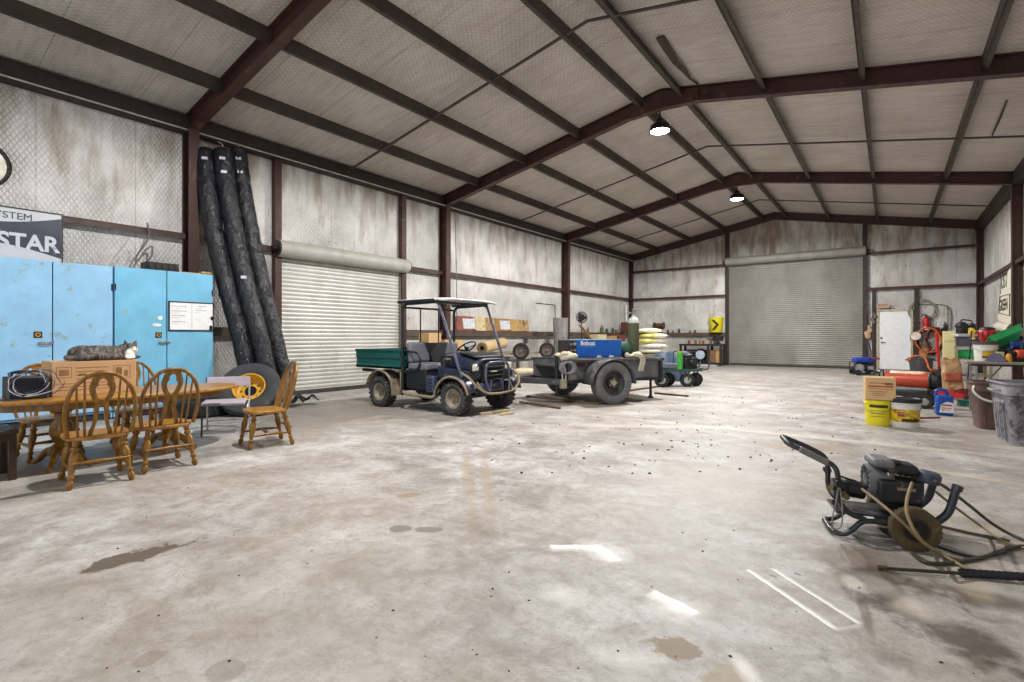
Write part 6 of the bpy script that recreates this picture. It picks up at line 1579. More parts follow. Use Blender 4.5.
q = tabp(1019, 11.05); bt_ = thing('tarp_roll', 'rolled bright blue cloth on the work table behind the orange tool', 'cloth', (q.x + .1, q.y + .2, TT + .25)); 
mb = MB(); mb.lathe([(.02, -.16), (.05, -.16), (.055, 0), (.05, .16), (.02, .16)], (0, 0, 0), (1, .2, 0), 16); mb.build('cloth_roll', mat('bright blue cloth', '#2f55b8', .7), bt_)
mb = MB(); mb.box((0, 0, -.15), (.40, .24, .20)); mb.build('folded_pile', mat('dark teal plastic', ''), bt_, bevel=.02)
q = tabp(998, 11.36); 
for i, (dx, c, h, lb) in enumerate(((-.16, '#3f4a52', .28, 'slate spray can standing behind the red motor head'), (.02, '#27332c', .34, 'tall dark green spray can standing behind the red motor head'), (.16, '#6a3a30', .26, 'rust brown spray can standing behind the slanted green tray'))):
    bottle('spray_can', lb, (q.x + dx, q.y, TT), .035, h, mat('spray ' + c, c, .35), mat('dull zinc', ''), 'spray can')
gl = thing('work_glove', 'yellow work glove on the crate board beside the broom handle', 'glove', (WY(972, 327, 15.0).x, 15.1, sh_z + .277 + .275)); gl.location.z = sh_z + .277 + .30
mb = MB(); mb.ell((0, 0, .0), (.06, .035, .07)); mb.ell((.02, 0, -.08), (.05, .03, .05))
for k in range(4): mb.tube([(-.04 + .027 * k, 0, .04), (-.045 + .03 * k, -.008, .11 - .01 * abs(k - 1))], .014, 8, 1)
mb.tube([(.05, 0, .0), (.085, -.01, .05)], .015, 8, 1); mb.build('glove_shell', mat('yellow glove', '#d2a63a', .8), gl, remesh=.008)
mb = MB(); mb.lathe([(.045, 0), (.05, .04), (.045, .04), (.04, 0)], (.02, 0, -.15), (0, 0, 1), 16, True); mb.build('cuff', mat('cream paint', ''), gl)
# broom
ba, bb_ = G(966, 405, .03), None
btop = D(971.5, 331, -ba.x * ST + ba.y * CT + .12)
br = thing('broom', 'black handled broom with a teal head leaning on the work table', 'broom', ba)
d_ = btop - ba
mb = MB(); mb.cyl(V((0, 0, .06)), d_, .013, n=10); mb.build('handle', M_blkp, br)
mb = MB(); mb.cyl(d_, d_ + d_.normalized() * .05, .02, n=10); mb.build('end_cap', mat('yellow cap', ''), br)
mb = MB(); mb.box((0, 0, .075), (.24, .06, .04)); mb.build('head', mat('teal plastic', '#2b7a74', .5), br, bevel=.01)
mb = MB()
rr = random.Random(4)
for k in range(60): x_ = rr.uniform(-.11, .11); y_ = rr.uniform(-.025, .025); mb.cyl((x_, y_, .06), (x_ * 1.15, y_ * 1.4, -.025), .006, .004, 5)
mb.build('bristles', mat('teal plastic', ''), br)
# ---- torpedo heater
hc = G(906, 404); ha = D(899, 377, 8.95); hb = D(929, 384, 8.75)
hz_ = .45; hdir = (V((hb.x, hb.y, 0)) - V((ha.x, ha.y, 0))); hL = .78
hx = V((1, -.18, 0)).normalized(); cH = D(912, 381.5, 8.85); cH.z = 0
ht = thing('torpedo_heater', 'red orange torpedo heater with a black round outlet behind the white bucket', 'heater', cH, math.atan2(hx.y, hx.x))
M_or = mat('red orange enamel', '#b8452c', .35, 0, .15, 4, '#6a3a2c', .1)
mb = MB(); mb.lathe([(.0, -.38), (.10, -.38), (.135, -.36), (.14, -.2), (.14, .24), (.15, .25), (.15, .30), (.13, .30), (.12, .2), (0, .2)], (0, 0, .47), (1, 0, 0), 30); mb.build('barrel', M_or, ht)
mb = MB(); mb.lathe([(.152, .24), (.156, .25), (.156, .36), (.12, .38), (.11, .36), (.10, .28), (0, .27)], (0, 0, .47), (1, 0, 0), 30); mb.lathe([(0, .37), (.04, .365), (.05, .30), (0, .29)], (0, 0, .47), (1, 0, 0), 16); mb.build('outlet', M_blkp, ht)
mb = MB(); mb.surf(lambda a, b: V((-.30 + .5 * a, .142 * math.sin(-.6 + 1.0 * b - .2), .47 + .142 * math.cos(-.6 + 1.0 * b - .2))), 6, 6); mb.build('top_glare', mat('cream glare', '#d8b8a0', .5), ht, solid=.003)  # pale strip paints the glare along the barrel top
mb = MB(); mb.box((.02, 0, .20), (.62, .26, .19)); mb.build('fuel_tank', M_blkp, ht, bevel=.03, segs=3)
mb = MB(); mb.box((.0, 0, .315), (.46, .14, .05)); mb.build('support_cradle', mat('dull zinc', ''), ht, bevel=.004)
for s in (-1, 1):
    mb = MB(); mb.lathe(tyre_prof(.12, .06, .06), (.20, s * .20, .12), (0, 1, 0), 22, True); mb.build('tyre', M_rubd, ht)
    mb = MB(); mb.lathe([(0, -.03), (.06, -.025), (.06, .025), (0, .03)], (.20, s * .20, .12), (0, 1, 0), 18); mb.build('wheel_disc', mat('dull zinc', ''), ht)
mb = MB(); mb.poly([(.36, -.17, .16), (-.42, -.17, .16), (-.44, -.17, .60), (-.44, .17, .60), (-.42, .17, .16), (.36, .17, .16)], .013, 8, .06); mb.build('handle_frame', M_tubeb, ht)
mb = MB(); mb.poly([(-.42, -.14, .16), (-.42, -.14, .0), (-.36, -.14, .0)], .012, 8, .03); mb.poly([(-.42, .14, .16), (-.42, .14, 0), (-.36, .14, .0)], .012, 8, .03); mb.build('foot', M_tubeb, ht)
mb = MB(); mb.poly([(.22, -.17, .17), (.28, -.17, .62), (.28, .17, .62), (.22, .17, .17)], .012, 8, .05); mb.build('front_guard', M_tubeb, ht)
# ---- floor jack with its long red handle
jp = G(948, 399)
jk = thing('floor_jack', 'red trolley jack with a tall red and black handle', 'floor jack', (jp.x, jp.y + .1, 0), -.25)
for s in (-1, 1):
    mb = MB(); mb.prism([(-.33, .03), (.34, .03), (.36, .10), (.1, .15), (-.25, .17), (-.33, .12)], mtx((0, s * .10 + .008, 0), V((1, 0, 0)), V((0, 0, 1)), V((0, -1, 0))), .016); mb.build('side_plate', M_red, jk)
mb = MB(); mb.bar((-.15, 0, .10), (.30, 0, .14), .08, .06); mb.lathe([(0, 0), (.06, 0), (.06, .03), (0, .03)], (.29, 0, .15), (0, 0, 1), 16); mb.build('lift_arm', mat('dark red oily', '#6e1a1c', .4), jk)
for x in (-.28, .30):
    mb = MB(); mb.cyl((x, -.13, .045), (x, .13, .045), .045, n=16); mb.build('roller', M_blkp, jk)
jdd = -jp.x * ST + jp.y * CT
jt = RZ(.25) @ (D(936.5, 334, jdd + .05) - V(jk.location)); jb = RZ(.25) @ (D(941, 390, jdd + .05) - V(jk.location)); mid = jb + (jt - jb) * .42
mb = MB(); mb.cyl(jb, mid, .022, n=12); mb.build('handle_socket', M_blkp, jk)
mb = MB(); mb.cyl(mid, jt, .026, n=12); mb.ell(jt, (.028, .028, .028)); mb.build('handle_grip', M_red, jk)
# ---- paper sack
sp = G(951, 391); 
ps = thing('paper_sack', 'crumpled tan paper sack standing in front of the shelf stand', 'sack', (sp.x + .0, sp.y - .05, 0), .2)
t = NT('tan paper'); n_ = t.voro(9, None, 'F1'); t.set(t.ramp(t.noise(6, 6, .7), [(.3, lin('#8a6540')), (.55, lin('#b8926a')), (.75, lin('#cbb08c'))]), .8); t.bump(t.math('ADD', n_, t.noise(14, 5)), .8, .03)
mb = MB()
def fs(a, b):
    an = a * 2 * PI; e = 1 - .25 * b * b + .05 * math.sin(3 * an + 9 * b); ca, sa = math.cos(an), math.sin(an)
    sq = max(abs(ca), abs(sa)) ** -.7
    return V((ca * .19 * e * sq + .02 * math.sin(11 * b), sa * .14 * e * sq * (1 - .35 * b), b * .72 + .03 * math.sin(4 * an) * b))
mb.surf(fs, 36, 16); bmesh.ops.remove_doubles(mb.bm, verts=mb.bm.verts[:], dist=.002); mb.build('paper_body', t.m, ps, solid=.006, angle=30)
mb = MB(); mb.ell((0, 0, .30), (.15, .10, .3)); mb.build('contents', M_sack, ps)
mb = MB(); mb.surf(lambda a, b: V((-.15 + .3 * a, -.155 - .01 * math.sin(7 * b), .22 + .2 * b)), 6, 4); mb.build('printed_panel', mat('brick red ink', ''), ps, solid=.003)
mb = MB(); mb.surf(lambda a, b: V((sp.x + .05 + .5 * (a - .3), sp.y - .22 + .28 * b, .02 + .05 * math.sin(8 * a + 5 * b) ** 2)), 16, 8); tag(mb.build('cloth', mat('dark red oily', ''), solid=.012), 'dark red shop cloth lying on the floor in front of the paper sack', 'cloth')
# ---- by the white door
gp = G(920, 374); gp.y = min(gp.y, 21.9)
gk = thing('bucket', 'big dark grey tub by the white door with orange cord round it', 'bucket', (WY(921, 366, 20.5).x, 20.5, 0))
zt2 = WY(921, 358, 20.2).z
mb = MB(); mb.lathe([(0, 0), (.24, 0), (.26, .03), (.31, zt2 - .04), (.33, zt2 - .04), (.33, zt2), (.29, zt2), (.24, .05), (0, .05)], n=34); mb.build('tub_body', mat('dark grey tub', '#4b4a4e', .55, 0, .15), gk)
for s in (-1, 1):
    mb = MB(); mb.poly([(s * .31, -.08, zt2 - .06), (s * .38, -.08, zt2 - .08), (s * .38, .08, zt2 - .08), (s * .31, .08, zt2 - .06)], .018, 8, .03); mb.build('handle', mat('dark grey tub', ''), gk)
M_oc = mat('orange cord', '#c8642c', .5, 0, .1)
oc = []
for (px, py, Y) in ((908, 361, 19.9), (912, 357, 20.05), (919, 355.5, 20.05), (924, 357, 20.05), (927, 362, 20.0), (929, 368, 19.95), (934, 371, 19.6)): oc.append(WY(px, py, Y))
cc = G(932, 373.5, .03)
for k in range(16): a_ = k * .8; oc.append(V((cc.x + math.cos(a_) * .38, cc.y + math.sin(a_) * .5 + .4, .03 + .008 * k)))
mb = MB(); mb.tube(oc, .028, 8, 4); tag(mb.build('extension_cord', M_oc), 'orange extension cord looped over the grey tub and coiled on the floor', 'cord')
# red stool/jack stand
rp = WY(872, 370, 20.6); rst = thing('stool', 'small red topped shop stool on a dark post in front of the white door', 'stool', (rp.x, 20.6, 0)); rz_ = WY(872, 357.5, 20.6).z
mb = MB(); mb.lathe([(0, rz_ - .06), (.20, rz_ - .06), (.22, rz_ - .03), (.2, rz_), (0, rz_)], n=24); mb.build('seat', mat('faded red vinyl', '#b0483a', .5), rst)
mb = MB(); mb.cyl((0, 0, .05), (0, 0, rz_ - .06), .05, n=14); mb.build('post', M_blkp, rst)
mb = MB()
for k in range(4):
    a_ = PI / 4 + k * PI / 2; mb.bar((0, 0, .06), (math.cos(a_) * .25, math.sin(a_) * .25, .02), .05, .04)
mb.build('base', M_blkp, rst)
# blue topped pressure washer engine
ep = G(862.5, 375.5); eg = thing('generator', 'blue topped engine unit on the floor at the foot of the wide roller door', 'engine', (ep.x, ep.y + .2, 0), .35)
M_eb = mat('strong blue plastic', '#1c3fb0', .35, 0, .1)
mb = MB(); mb.box((0, 0, .47), (.52, .36, .17)); mb.build('fuel_tank', M_eb, eg, bevel=.05, segs=4)
mb = MB(); mb.cyl((-.08, 0, .52), (-.08, 0, .56), .04, n=14); mb.build('fuel_cap', M_blkp, eg)
mb = MB(); mb.box((.04, 0, .25), (.30, .28, .26)); mb.lathe([(0, -.06), (.14, -.05), (.14, .05), (0, .06)], (-.14, -.02, .25), (1, 0, 0), 20); mb.build('engine_block', M_blkp, eg, bevel=.02)
mb = MB(); mb.lathe([(0, -.04), (.12, -.04), (.13, 0), (.12, .03), (.05, .04), (0, .04)], (-.14, -.17, .24), (0, -1, 0), 22); mb.build('recoil_cover', mat('silver grey', '#a8aab0', .35, .4), eg)
mb = MB(); mb.box((.16, -.16, .24), (.16, .05, .12)); mb.build('muffler', mat('silver grey', ''), eg, bevel=.015)
mb = MB(); mb.poly([(-.30, -.2, .05), (-.30, -.2, .42), (.27, -.2, .42), (.27, -.2, .05)], .016, 8, .06); mb.poly([(-.30, .2, .05), (-.30, .2, .42), (.27, .2, .42), (.27, .2, .05)], .016, 8, .06); mb.poly([(-.30, -.2, .05), (-.30, .2, .05), (.27, .2, .05), (.27, -.2, .05), (-.30, -.2, .05)], .016, 8, .04); mb.build('frame', M_tubeb, eg)
mb = MB()
for s in (-1, 1): mb.tube([(.1, s * .18, .42), (.16, s * .2, .70), (.10, s * .2, 1.0)], .016, 8, 4)
mb.bar((.10, -.2, 1.0), (.10, .2, 1.0), .03, .03); mb.build('handle', M_tubeb, eg)
mb = MB()
for s in (-1, 1): mb.cyl((-.2, s * .23, .09), (-.2, s * .28, .09), .09, n=18)
mb.build('wheel', M_rubd, eg)
# ---- things hung on the end wall
sn = thing('exit_sign', 'small beige sign reading EXIT above the white door frame', 'sign', (WY(883, 306, YB - .03).x, YB - .16, WY(883, 306, YB).z))
mb = MB(); mb.box((0, 0, 0), (.36, .05, .17)); mb.build('sign_body', mat('beige sign', '#bfa98c', .5), sn, bevel=.008)
text('lettering', 'EXIT', .145, mtx((0, -.028, -.0), V((1, 0, 0)), V((0, 0, 1)), V((0, -1, 0))), mat('brown red letters', '#7a3526', .5), sn, .001, bold=.004)
mb = MB(); mb.box((0, .08, -.06), (.3, .12, .02)); mb.build('bracket', M_blkp, sn)
fp = WY(926, 322, YB - .14); fe = thing('fire_extinguisher', 'red fire extinguisher hung on the end wall past the white door', 'fire extinguisher', (fp.x, YB - .13, fp.z - .3))
mb = MB(); mb.lathe([(0, 0), (.085, 0), (.095, .02), (.095, .38), (.07, .45), (.03, .48), (0, .48)], n=22); mb.build('cylinder_body', M_red, fe)
mb = MB(); mb.cyl((0, 0, .48), (0, 0, .54), .025, n=12); mb.bar((.02, 0, .55), (-.12, 0, .58), .03, .02); mb.bar((.02, 0, .53), (-.12, 0, .52), .03, .02); mb.build('valve_lever', M_blkp, fe)
mb = MB(); mb.tube([(.03, 0, .52), (.12, -.02, .45), (.13, -.03, .25), (.12, -.03, .10)], .014, 8); mb.build('hose', M_blkp, fe)
wrap(fe, 'white_label', .096, .096, .48, -.6, .6, .03, .13, mat('white print', ''), 0)
mb = MB(); mb.box((0, .10, .2), (.06, .06, .04)); mb.build('wall_bracket', M_blkp, fe)
def coil(name, label, px, py, r, wd, m, turns=4, yy=.08, squash=1.0, sd=1):
    c = WY(px, py, YB - yy); rr = random.Random(sd); P = []
    for k in range(turns * 12 + 1):
        a_ = 2 * PI * k / 12 + PI / 2; q = r * (1 + .12 * rr.uniform(-1, 1)); P.append(V((math.cos(a_) * q * squash, -.02 * math.sin(k * .7), math.sin(a_) * q - (r if False else 0))))
    mb = MB(); mb.tube(P, wd, 6, 2); o = mb.build(name, m); o.location = c; tag(o, label, 'coil'); return o
coil('wire_coil', 'loose coil of grey wire hung on the end wall above the fire extinguisher', 922, 310.5, .36, .013, mat('grey wire', '#8d8a80', .6), 6, sd=3)
coil('hose_coil', 'black and tan air hose coil hung on the end wall below the rail', 930, 342, .40, .026, mat('black hose', '#2a2522', .5), 3, .12, .8, sd=5)
coil('cord_coil', 'orange cord coil hung on the end wall beside the black hose', 927.5, 340, .42, .020, M_oc, 2, .22, .85, sd=9)
coil('cord_coil', 'dark red cord coil hung on the end wall near the red jack handle', 934.5, 339, .42, .022, mat('dark red oily', ''), 2, .20, .5, sd=12)
mb = MB(); mb.poly([WY(913, 304.5, YB - .04), WY(945, 304.5, YB - .04), WY(951, 309, YB - .04), WY(951, 330, YB - .06)], .016, 6, .2); mb2 = mb.build('pipe_loop', mat('grey brown pipe', '#6a6056', .5)); tag(mb2, 'thin pipe bent along the end wall above the fire extinguisher', 'pipe')
mb = MB(); mb.poly([WY(947, 306.0, YB - .04), WY(947.5, 312, YB - .04), WY(947.5, 330, YB - .06)], .012, 6, .2); tag(mb.build('pipe_loop', mat('grey brown pipe', '')), 'thin vertical wire on the end wall inside the bent pipe', 'pipe')
lp = WY(916, 336, YB - .5); lf = thing('work_lamp', 'clamp lamp with a pale round reflector turned to the room beside the white door', 'lamp', (lp.x, YB - .45, lp.z))
dL = V((-.25, -.85, .1)).normalized()
mb = MB(); mb.lathe([(.05, -.08), (.15, .03), (.165, .03), (.06, -.09)], (0, 0, 0), dL, 26, True); mb.build('reflector', M_blkp, lf)
mb = MB(); mb.lathe([(0, .01), (.145, .025), (.145, .02), (0, .0)], (0, 0, 0), dL, 26); mb.build('pale_lens', mat('pale lens', '#c9b9a8', .3), lf)
mb = MB(); mb.tube([-dL * .10, V((0, .15, .05)), V((.0, .40, .0))], .03, 8); mb.build('arm', M_blkp, lf)
for (px, py, r, lb, c) in ((868, 332, .16, 'tan work gloves bundle hung by the roller door guide', '#b89a78'), (924, 351, .17, 'tan leather bundle hung under the hose coils', '#a98260'), (874, 318, .10, 'dark switch box cover beside the white door', '#6a6058')):
    c0 = WY(px, py, YB - .10); mb = MB()
    for k in range(4): mb.ell((.05 * math.sin(k * 2.1), -.02 * k, -.10 * k + .15), (r * .6, .05, r * .75))
    o = mb.build('hanging_bundle' if r > .12 else 'switch_box', mat('bundle ' + c, c, .8), remesh=.015); o.location = c0; tag(o, lb, 'gloves' if r > .12 else 'box')
for i, px in enumerate((935, 938.5, 942, 945)):
    pz = WY(px, 332, YB - .1)
    bottle('bottle', ['dark bottle on the end wall rail just past the fire extinguisher', 'second dark bottle on the end wall rail past the fire extinguisher', 'third dark bottle on the end wall rail, before the tall one', 'tall dark bottle on the end wall rail by the bent pipe'][i], (pz.x, YB - .08, GZ), .045, (.14, .16, .13, .34)[i], mat('dark glass', '#25231f', .3))
mb = MB(); mb.tube([WY(866.5, 228, YB - .12), WY(866.7, 262, YB - .1), WY(867.2, 310, YB - .12)], .012, 6); tag(mb.build('pull_chain', mat('pale cord', '')), 'thin pull chain hanging beside the wide roller door, white door side', 'chain')
mb = MB(); mb.tube([WY(714.5, 256, YB - .12), WY(714.2, 280, YB - .1), WY(714, 318, YB - .14)], .010, 6); tag(mb.build('pull_chain', mat('pale cord', '')), 'thin cord hanging down the end wall above the yellow bucket', 'chain')
# ---- lettered board on the side wall
XS = XR - .17
s0, s1, s2, s3 = WX(999.5, 317, XS), WX(1014, 316, XS), WX(1014, 281, XS), WX(1004, 284, XS)
ws = thing('wall_board', 'slanted white lettered board on the side wall past the red column', 'sign', (XS, s0.y, s0.z))
yn = min(s1.y, s2.y) - .9
MW2 = lambda y, z, x=0.0: mtx((x, y, z), V((0, -1, 0)), V((0, 0, 1)), V((-1, 0, 0)))
hS = s2.z - s0.z
mb = MB(); mb.prism([(-.2, -.05), (1.7, -.3), (1.7, hS + .35), (.55, hS + .12)], MW2(0, 0), .02); mb.build('board', mat('white board paint', '#ddd8c6', .5, 0, .1, 5, '#a89f8a', .15), ws)
mb = MB(); k_ = .03
def bar2(p, q): mb.bar((-.024, -p[0], p[1]), (-.024, -q[0], q[1]), .008, k_, up=(1, 0, 0))
a, b, c, d = (.12, .10), (1.62, -.02), (1.65, .50), (.30, .52)
for p, q in ((a, b), (b, c), (c, d), (d, a)): bar2(p, q)
mb.build('frame_line', mat('dark print', ''), ws)
text('lettering', 'GREEN', .40, MW2(-.72, .27, -.024), mat('dark print', ''), ws, .001, bold=.006, sx=.95)
text('lettering', 'JUST', .50, MW2(-.80, .86, -.024), mat('dark print', ''), ws, .001, bold=.006, sx=.95)
mb = MB(); mb.surf(lambda u, v: V((-.03 - .10 * math.sin(PI * v) * .8, .15 - 1.9 * u, -.12 - .22 * v - .10 * u)), 8, 6); mb.build('folded_lip', mat('white board paint', ''), ws, solid=.02)
mb = MB(); mb.box((.06, -.4, .2), (.12, .05, .05)); mb.box((.06, -1.6, .2), (.12, .05, .05)); mb.build('standoff', M_blkp, ws)
# ================================================================= pressure washer close to the camera
e1 = V((.961, .276, 0)); pa_ = math.atan2(e1.y, e1.x)
wc_ = G(914.5, 550); org = V((wc_.x, wc_.y, 0)) - e1 * .26
pw = thing('pressure_washer', 'dirty black petrol pressure washer with two wheels and a bent tube handle', 'pressure washer', org, pa_)
def L(px, py, d):                      # local coordinates of a photo point at depth d
    q = D(px, py, d) - org; return RZ(-pa_) @ q
M_pt = mat('charcoal tube paint', '#33353c', .35, .2, .2, 8, '#5f5a50', .1)
M_pe = mat('oily engine black', '#1e1e22', .4, .1, .3, 8, '#6a645c', .15, 9)
M_dust = mat('dusty grey', '#6c6c70', .6, .1, .3, 9, '#3a3836', .2, 9)
M_tyrb = mat('muddy brown tyre', '#54472f', .9, 0, .3, 9, '#7d6c4a', .2, 8, .5, 50)
WR2 = .121
for s in (-1, 1):
    wl3 = bpy.data.objects.new('wheel', None); COL.objects.link(wl3); wl3.parent = pw; wl3.location = (.26, .0 if s < 0 else .42, WR2)
    mb = MB(); mb.lathe(tyre_prof(WR2, .062, .075), (0, 0, 0), (0, 1, 0), 40, True); mb.build('tyre', M_tyrb, wl3)
    mb = MB()
    for k in range(28):
        a_ = 2 * PI * k / 28
        for j in (-1, 1): b_ = a_ + (j > 0) * PI / 28; mb.box((math.sin(b_) * (WR2 - .006), j * .018, math.cos(b_) * (WR2 - .006)), (.014, .028, .012), RY(b_))
    mb.build('tread_lugs', M_tyrb, wl3)
    mb = MB(); mb.lathe([(.062, -.03), (.062, .03), (.066, .033), (.055, .033), (.045, .012), (.02, .008), (.018, .035), (0, .035)], (0, 0, 0), (0, -1, 0), 28); mb.build('rim', mat('dark brown rim', '#2c251c', .7), wl3)
mb = MB(); mb.cyl((.26, -.02, WR2), (.26, .44, WR2), .010, n=10); mb.build('axle', M_pt, pw)
# frame: base tubes, front loop foot, uprights and handle
mb = MB(); mb.poly([(.40, .06, .16), (.18, .06, .12), (.02, .06, .12), (-.03, .06, .05), (-.08, .06, .017), (-.135, .09, .03), (-.135, .30, .03), (-.08, .34, .017), (-.03, .34, .05), (.02, .34, .12), (.18, .34, .12), (.40, .34, .16)], .0155, 12, .06); mb.build('base_tube', M_pt, pw)
mb = MB(); mb.poly([(.04, .06, .125), (-.05, .06, .15), (-.10, .06, .22), (-.10, .06, .36), (-.115, .06, .43), (-.20, .06, .475), (-.34, .06, .532), (-.375, .09, .548), (-.375, .31, .548), (-.34, .34, .532), (-.20, .34, .475), (-.115, .34, .43), (-.10, .34, .36), (-.10, .34, .22), (-.05, .34, .15), (.04, .34, .125)], .0155, 12, .05); mb.build('handle_tube', M_pt, pw)
mb = MB(); mb.box((-.235, .05, .485), (.17, .045, .036), RY(.45)); mb.build('grip_sleeve', mat('grey tube sleeve', '#6f6c66', .5), pw, bevel=.008)
for y in (.035, .365):
    mb = MB(); mb.cyl((-.10, y - .02, .335), (-.10, y + .02, .335), .024, n=8); mb.build('clamp_knob', M_pe, pw)
mb = MB(); mb.poly([(.38, .06, .15), (.44, .06, .21), (.475, .06, .36)], .021, 12, .04); mb.lathe([(0, 0), (.026, 0), (.026, .03), (0, .035)], (.475, .06, .345), (.3, 0, 1), 14); mb.build('rear_stand_tube', M_pt, pw)
mb = MB(); mb.poly([(.38, .34, .15), (.44, .34, .21), (.475, .34, .36)], .021, 12, .04); mb.build('rear_stand_tube', M_pt, pw)
mb = MB(); mb.box((.10, .2, .148), (.42, .26, .012)); mb.build('engine_plate', M_pt, pw, bevel=.003)
# engine
en = bpy.data.objects.new('engine', None); COL.objects.link(en); en.parent = pw; en.location = (.10, 0, .035)
mb = MB(); mb.box((.11, .19, .235), (.17, .20, .16)); mb.build('crankcase', M_pe, en, bevel=.02, segs=3)
mb = MB(); mb.box((.115, .085, .265), (.22, .05, .14)); mb.build('side_cover', M_pe, en, bevel=.018, segs=3)
mb = MB(); mb.box((.14, .057, .29), (.09, .006, .018)); mb.build('side_badge', mat('worn pale badge', '#7f6f5c', .5), en, bevel=.002)
mb = MB(); mb.box((.12, .17, .395), (.20, .17, .065), RY(.10)); mb.build('fuel_tank', M_pe, en, bevel=.028, segs=4)
mb = MB(); mb.lathe([(0, 0), (.032, 0), (.032, .015), (0, .018)], (.10, .12, .43), (.07, 0, 1), 18); mb.build('fuel_cap', M_pe, en)
mb = MB(); mb.lathe([(0, -.05), (.095, -.045), (.105, 0), (.095, .05), (0, .055)], (.02, .19, .30), (-1, 0, 0), 30); mb.build('recoil_housing', M_dust, en)
mb = MB()
for k in range(16):
    a_ = 2 * PI * k / 16; mb.box((-.033, .19 + math.cos(a_) * .065, .30 + math.sin(a_) * .065), (.008, .012, .036), RX(a_ + PI / 2))
mb.build('vent_ring', M_pe, en)
mb = MB(); mb.box((.035, .16, .425), (.12, .19, .05), RY(.05)); mb.build('shroud', M_dust, en, bevel=.022, segs=3)
mb = MB(); mb.lathe([(0, 0), (.055, 0), (.06, .02), (.06, .05), (.045, .065), (0, .068)], (.265, .13, .325), (.15, 0, 1), 22); mb.build('air_filter', mat('blue grey cap', '#454a5c', .5, .2, .2), en)
mb = MB(); mb.box((.20, .26, .28), (.14, .10, .10))
for k in range(6): mb.box((.13 + .028 * k, .26, .28), (.006, .12, .12))
mb.build('muffler', mat('rusty muffler', '#4a3a30', .7, .2, .3, 10), en, bevel=.004)
pu = bpy.data.objects.new('pump', None); COL.objects.link(pu); pu.parent = pw; pu.location = (.10, 0, .0)
mb = MB(); mb.cyl((-.03, .2, .26), (-.16, .2, .27), .052, n=20); mb.box((-.17, .18, .27), (.08, .11, .10)); mb.build('pump_body', M_pe, pu, bevel=.012)
mb = MB(); mb.cyl((-.16, .12, .25), (-.16, .05, .25), .018, n=12); mb.cyl((-.19, .12, .28), (-.24, .06, .30), .016, n=12); mb.build('hose_fitting', mat('old brass', '#6e5f3e', .5, .5), pu)
mb = MB(); mb.tube([(-.10, .10, .34), (-.15, .05, .36), (-.19, .06, .37), (-.20, .10, .34)], .006, 8); mb.build('throttle_cable', M_pe, pu)
mb = MB(); mb.tube([(-.10, .04, .33), (-.12, .03, .22), (-.14, .02, .12), (-.13, .03, .06), (-.09, .04, .08), (-.085, .04, .2), (-.10, .035, .32)], .004, 8); mb.build('pull_cord', mat('dull cord', '#8d8a7c', .7), pw)
# hoses and wand on the floor
M_h1 = mat('tan rubber hose', '#8b7a58', .6, 0, .15, 9); M_h2 = mat('olive black hose', '#3f3a2e', .55, 0, .2, 9); M_h3 = mat('black thin hose', '#25231f', .5)
def dirt_hose(name, label, pts, r, m):
    P = []
    for q in pts:
        if len(q) == 2: P.append(G(q[0], q[1], r + .002))
        elif q[2] == 'z': P.append(G(q[0], q[1], q[3]))
        else: P.append(D(*q))
    mb = MB(); mb.tube(P, r, 10, 8); return tag(mb.build(name, m), label, 'hose')
dirt_hose('hose', 'tan hose from the pump arching over the engine and down across the wheel', [(912, 483, 2.82), (907, 500, 2.72), (908, 517, 2.66), (921, 540, 2.62), (940, 553, 'z', .03), (962, 566, 'z', .014), (975, 571)], .0085, M_h1)
dirt_hose('hose', 'tan hose running from the pump fitting down past the wheel', [(862, 489, 2.98), (880, 503, 2.86), (900, 520, 2.76), (926, 545, 'z', .06), (948, 556, 'z', .02), (966, 560)], .008, M_h1)
dirt_hose('hose', 'dark hose from the air filter sweeping down to the floor beyond the machine', [(935, 481, 2.9), (948, 489, 3.0), (970, 506, 3.1), (990, 522, 'z', .08), (1010, 534, 'z', .02), (1040, 546)], .0095, M_h2)
dirt_hose('hose', 'thinner tan hose running down beside the dark one', [(936, 492, 2.95), (955, 507, 3.0), (978, 524, 'z', .06), (1003, 541, 'z', .02), (1024, 548), (1045, 556)], .0075, M_h1)
dirt_hose('hose', 'olive hose lying on the floor from behind the wheel to the frame edge', [(940, 526), (970, 533), (1000, 539), (1010, 541)], .0085, M_h2)
dirt_hose('hose', 'olive hose curving along the floor in front of the wheel', [(912, 553), (925, 562), (945, 563.5), (965, 560.5), (985, 556.5), (1000, 551), (1018, 546.5), (1045, 546)], .010, M_h2)
dirt_hose('hose', 'thin black hose bunched on the floor beside the wheel', [(938, 546), (960, 554), (980, 557), (1005, 552)], .008, M_h3)
dirt_hose('hose', 'thin black hose on the floor under the wand', [(940, 552), (955, 562), (968, 568)], .007, M_h3)
wa, wb = G(884, 567.5, .014), G(1034, 577.5, .03); w0 = (wa + wb) / 2
wn = thing('spray_wand', 'black spray wand with a wrapped grip and brass nozzle lying on the floor', 'spray wand', w0)
dW = (wb - wa); uW = dW.normalized(); sW = V((-uW.y, uW.x, 0))
mid = wa + dW * .52
mb = MB(); mb.cyl(wa - w0, mid - w0, .0055, n=10); mb.build('lance_tube', mat('brown tube', '#4a3f30', .5), wn)
mb = MB(); mb.cyl(wa - w0 + sW * -.022, mid - w0 + sW * -.022, .004, n=8); mb.build('side_tube', mat('black thin hose', ''), wn)
mb = MB(); mb.cyl(wa - w0 - uW * .03, wa - w0 + uW * .012, .011, n=12); mb.build('nozzle', mat('old brass', ''), wn)
mb = MB(); P = [mid - w0 + dW * (.48 * k / 24) for k in range(25)]; mb.sweep(P, [.019 + .003 * (k % 2) for k in range(25)], 14); mb.build('wrapped_grip', M_pe, wn)
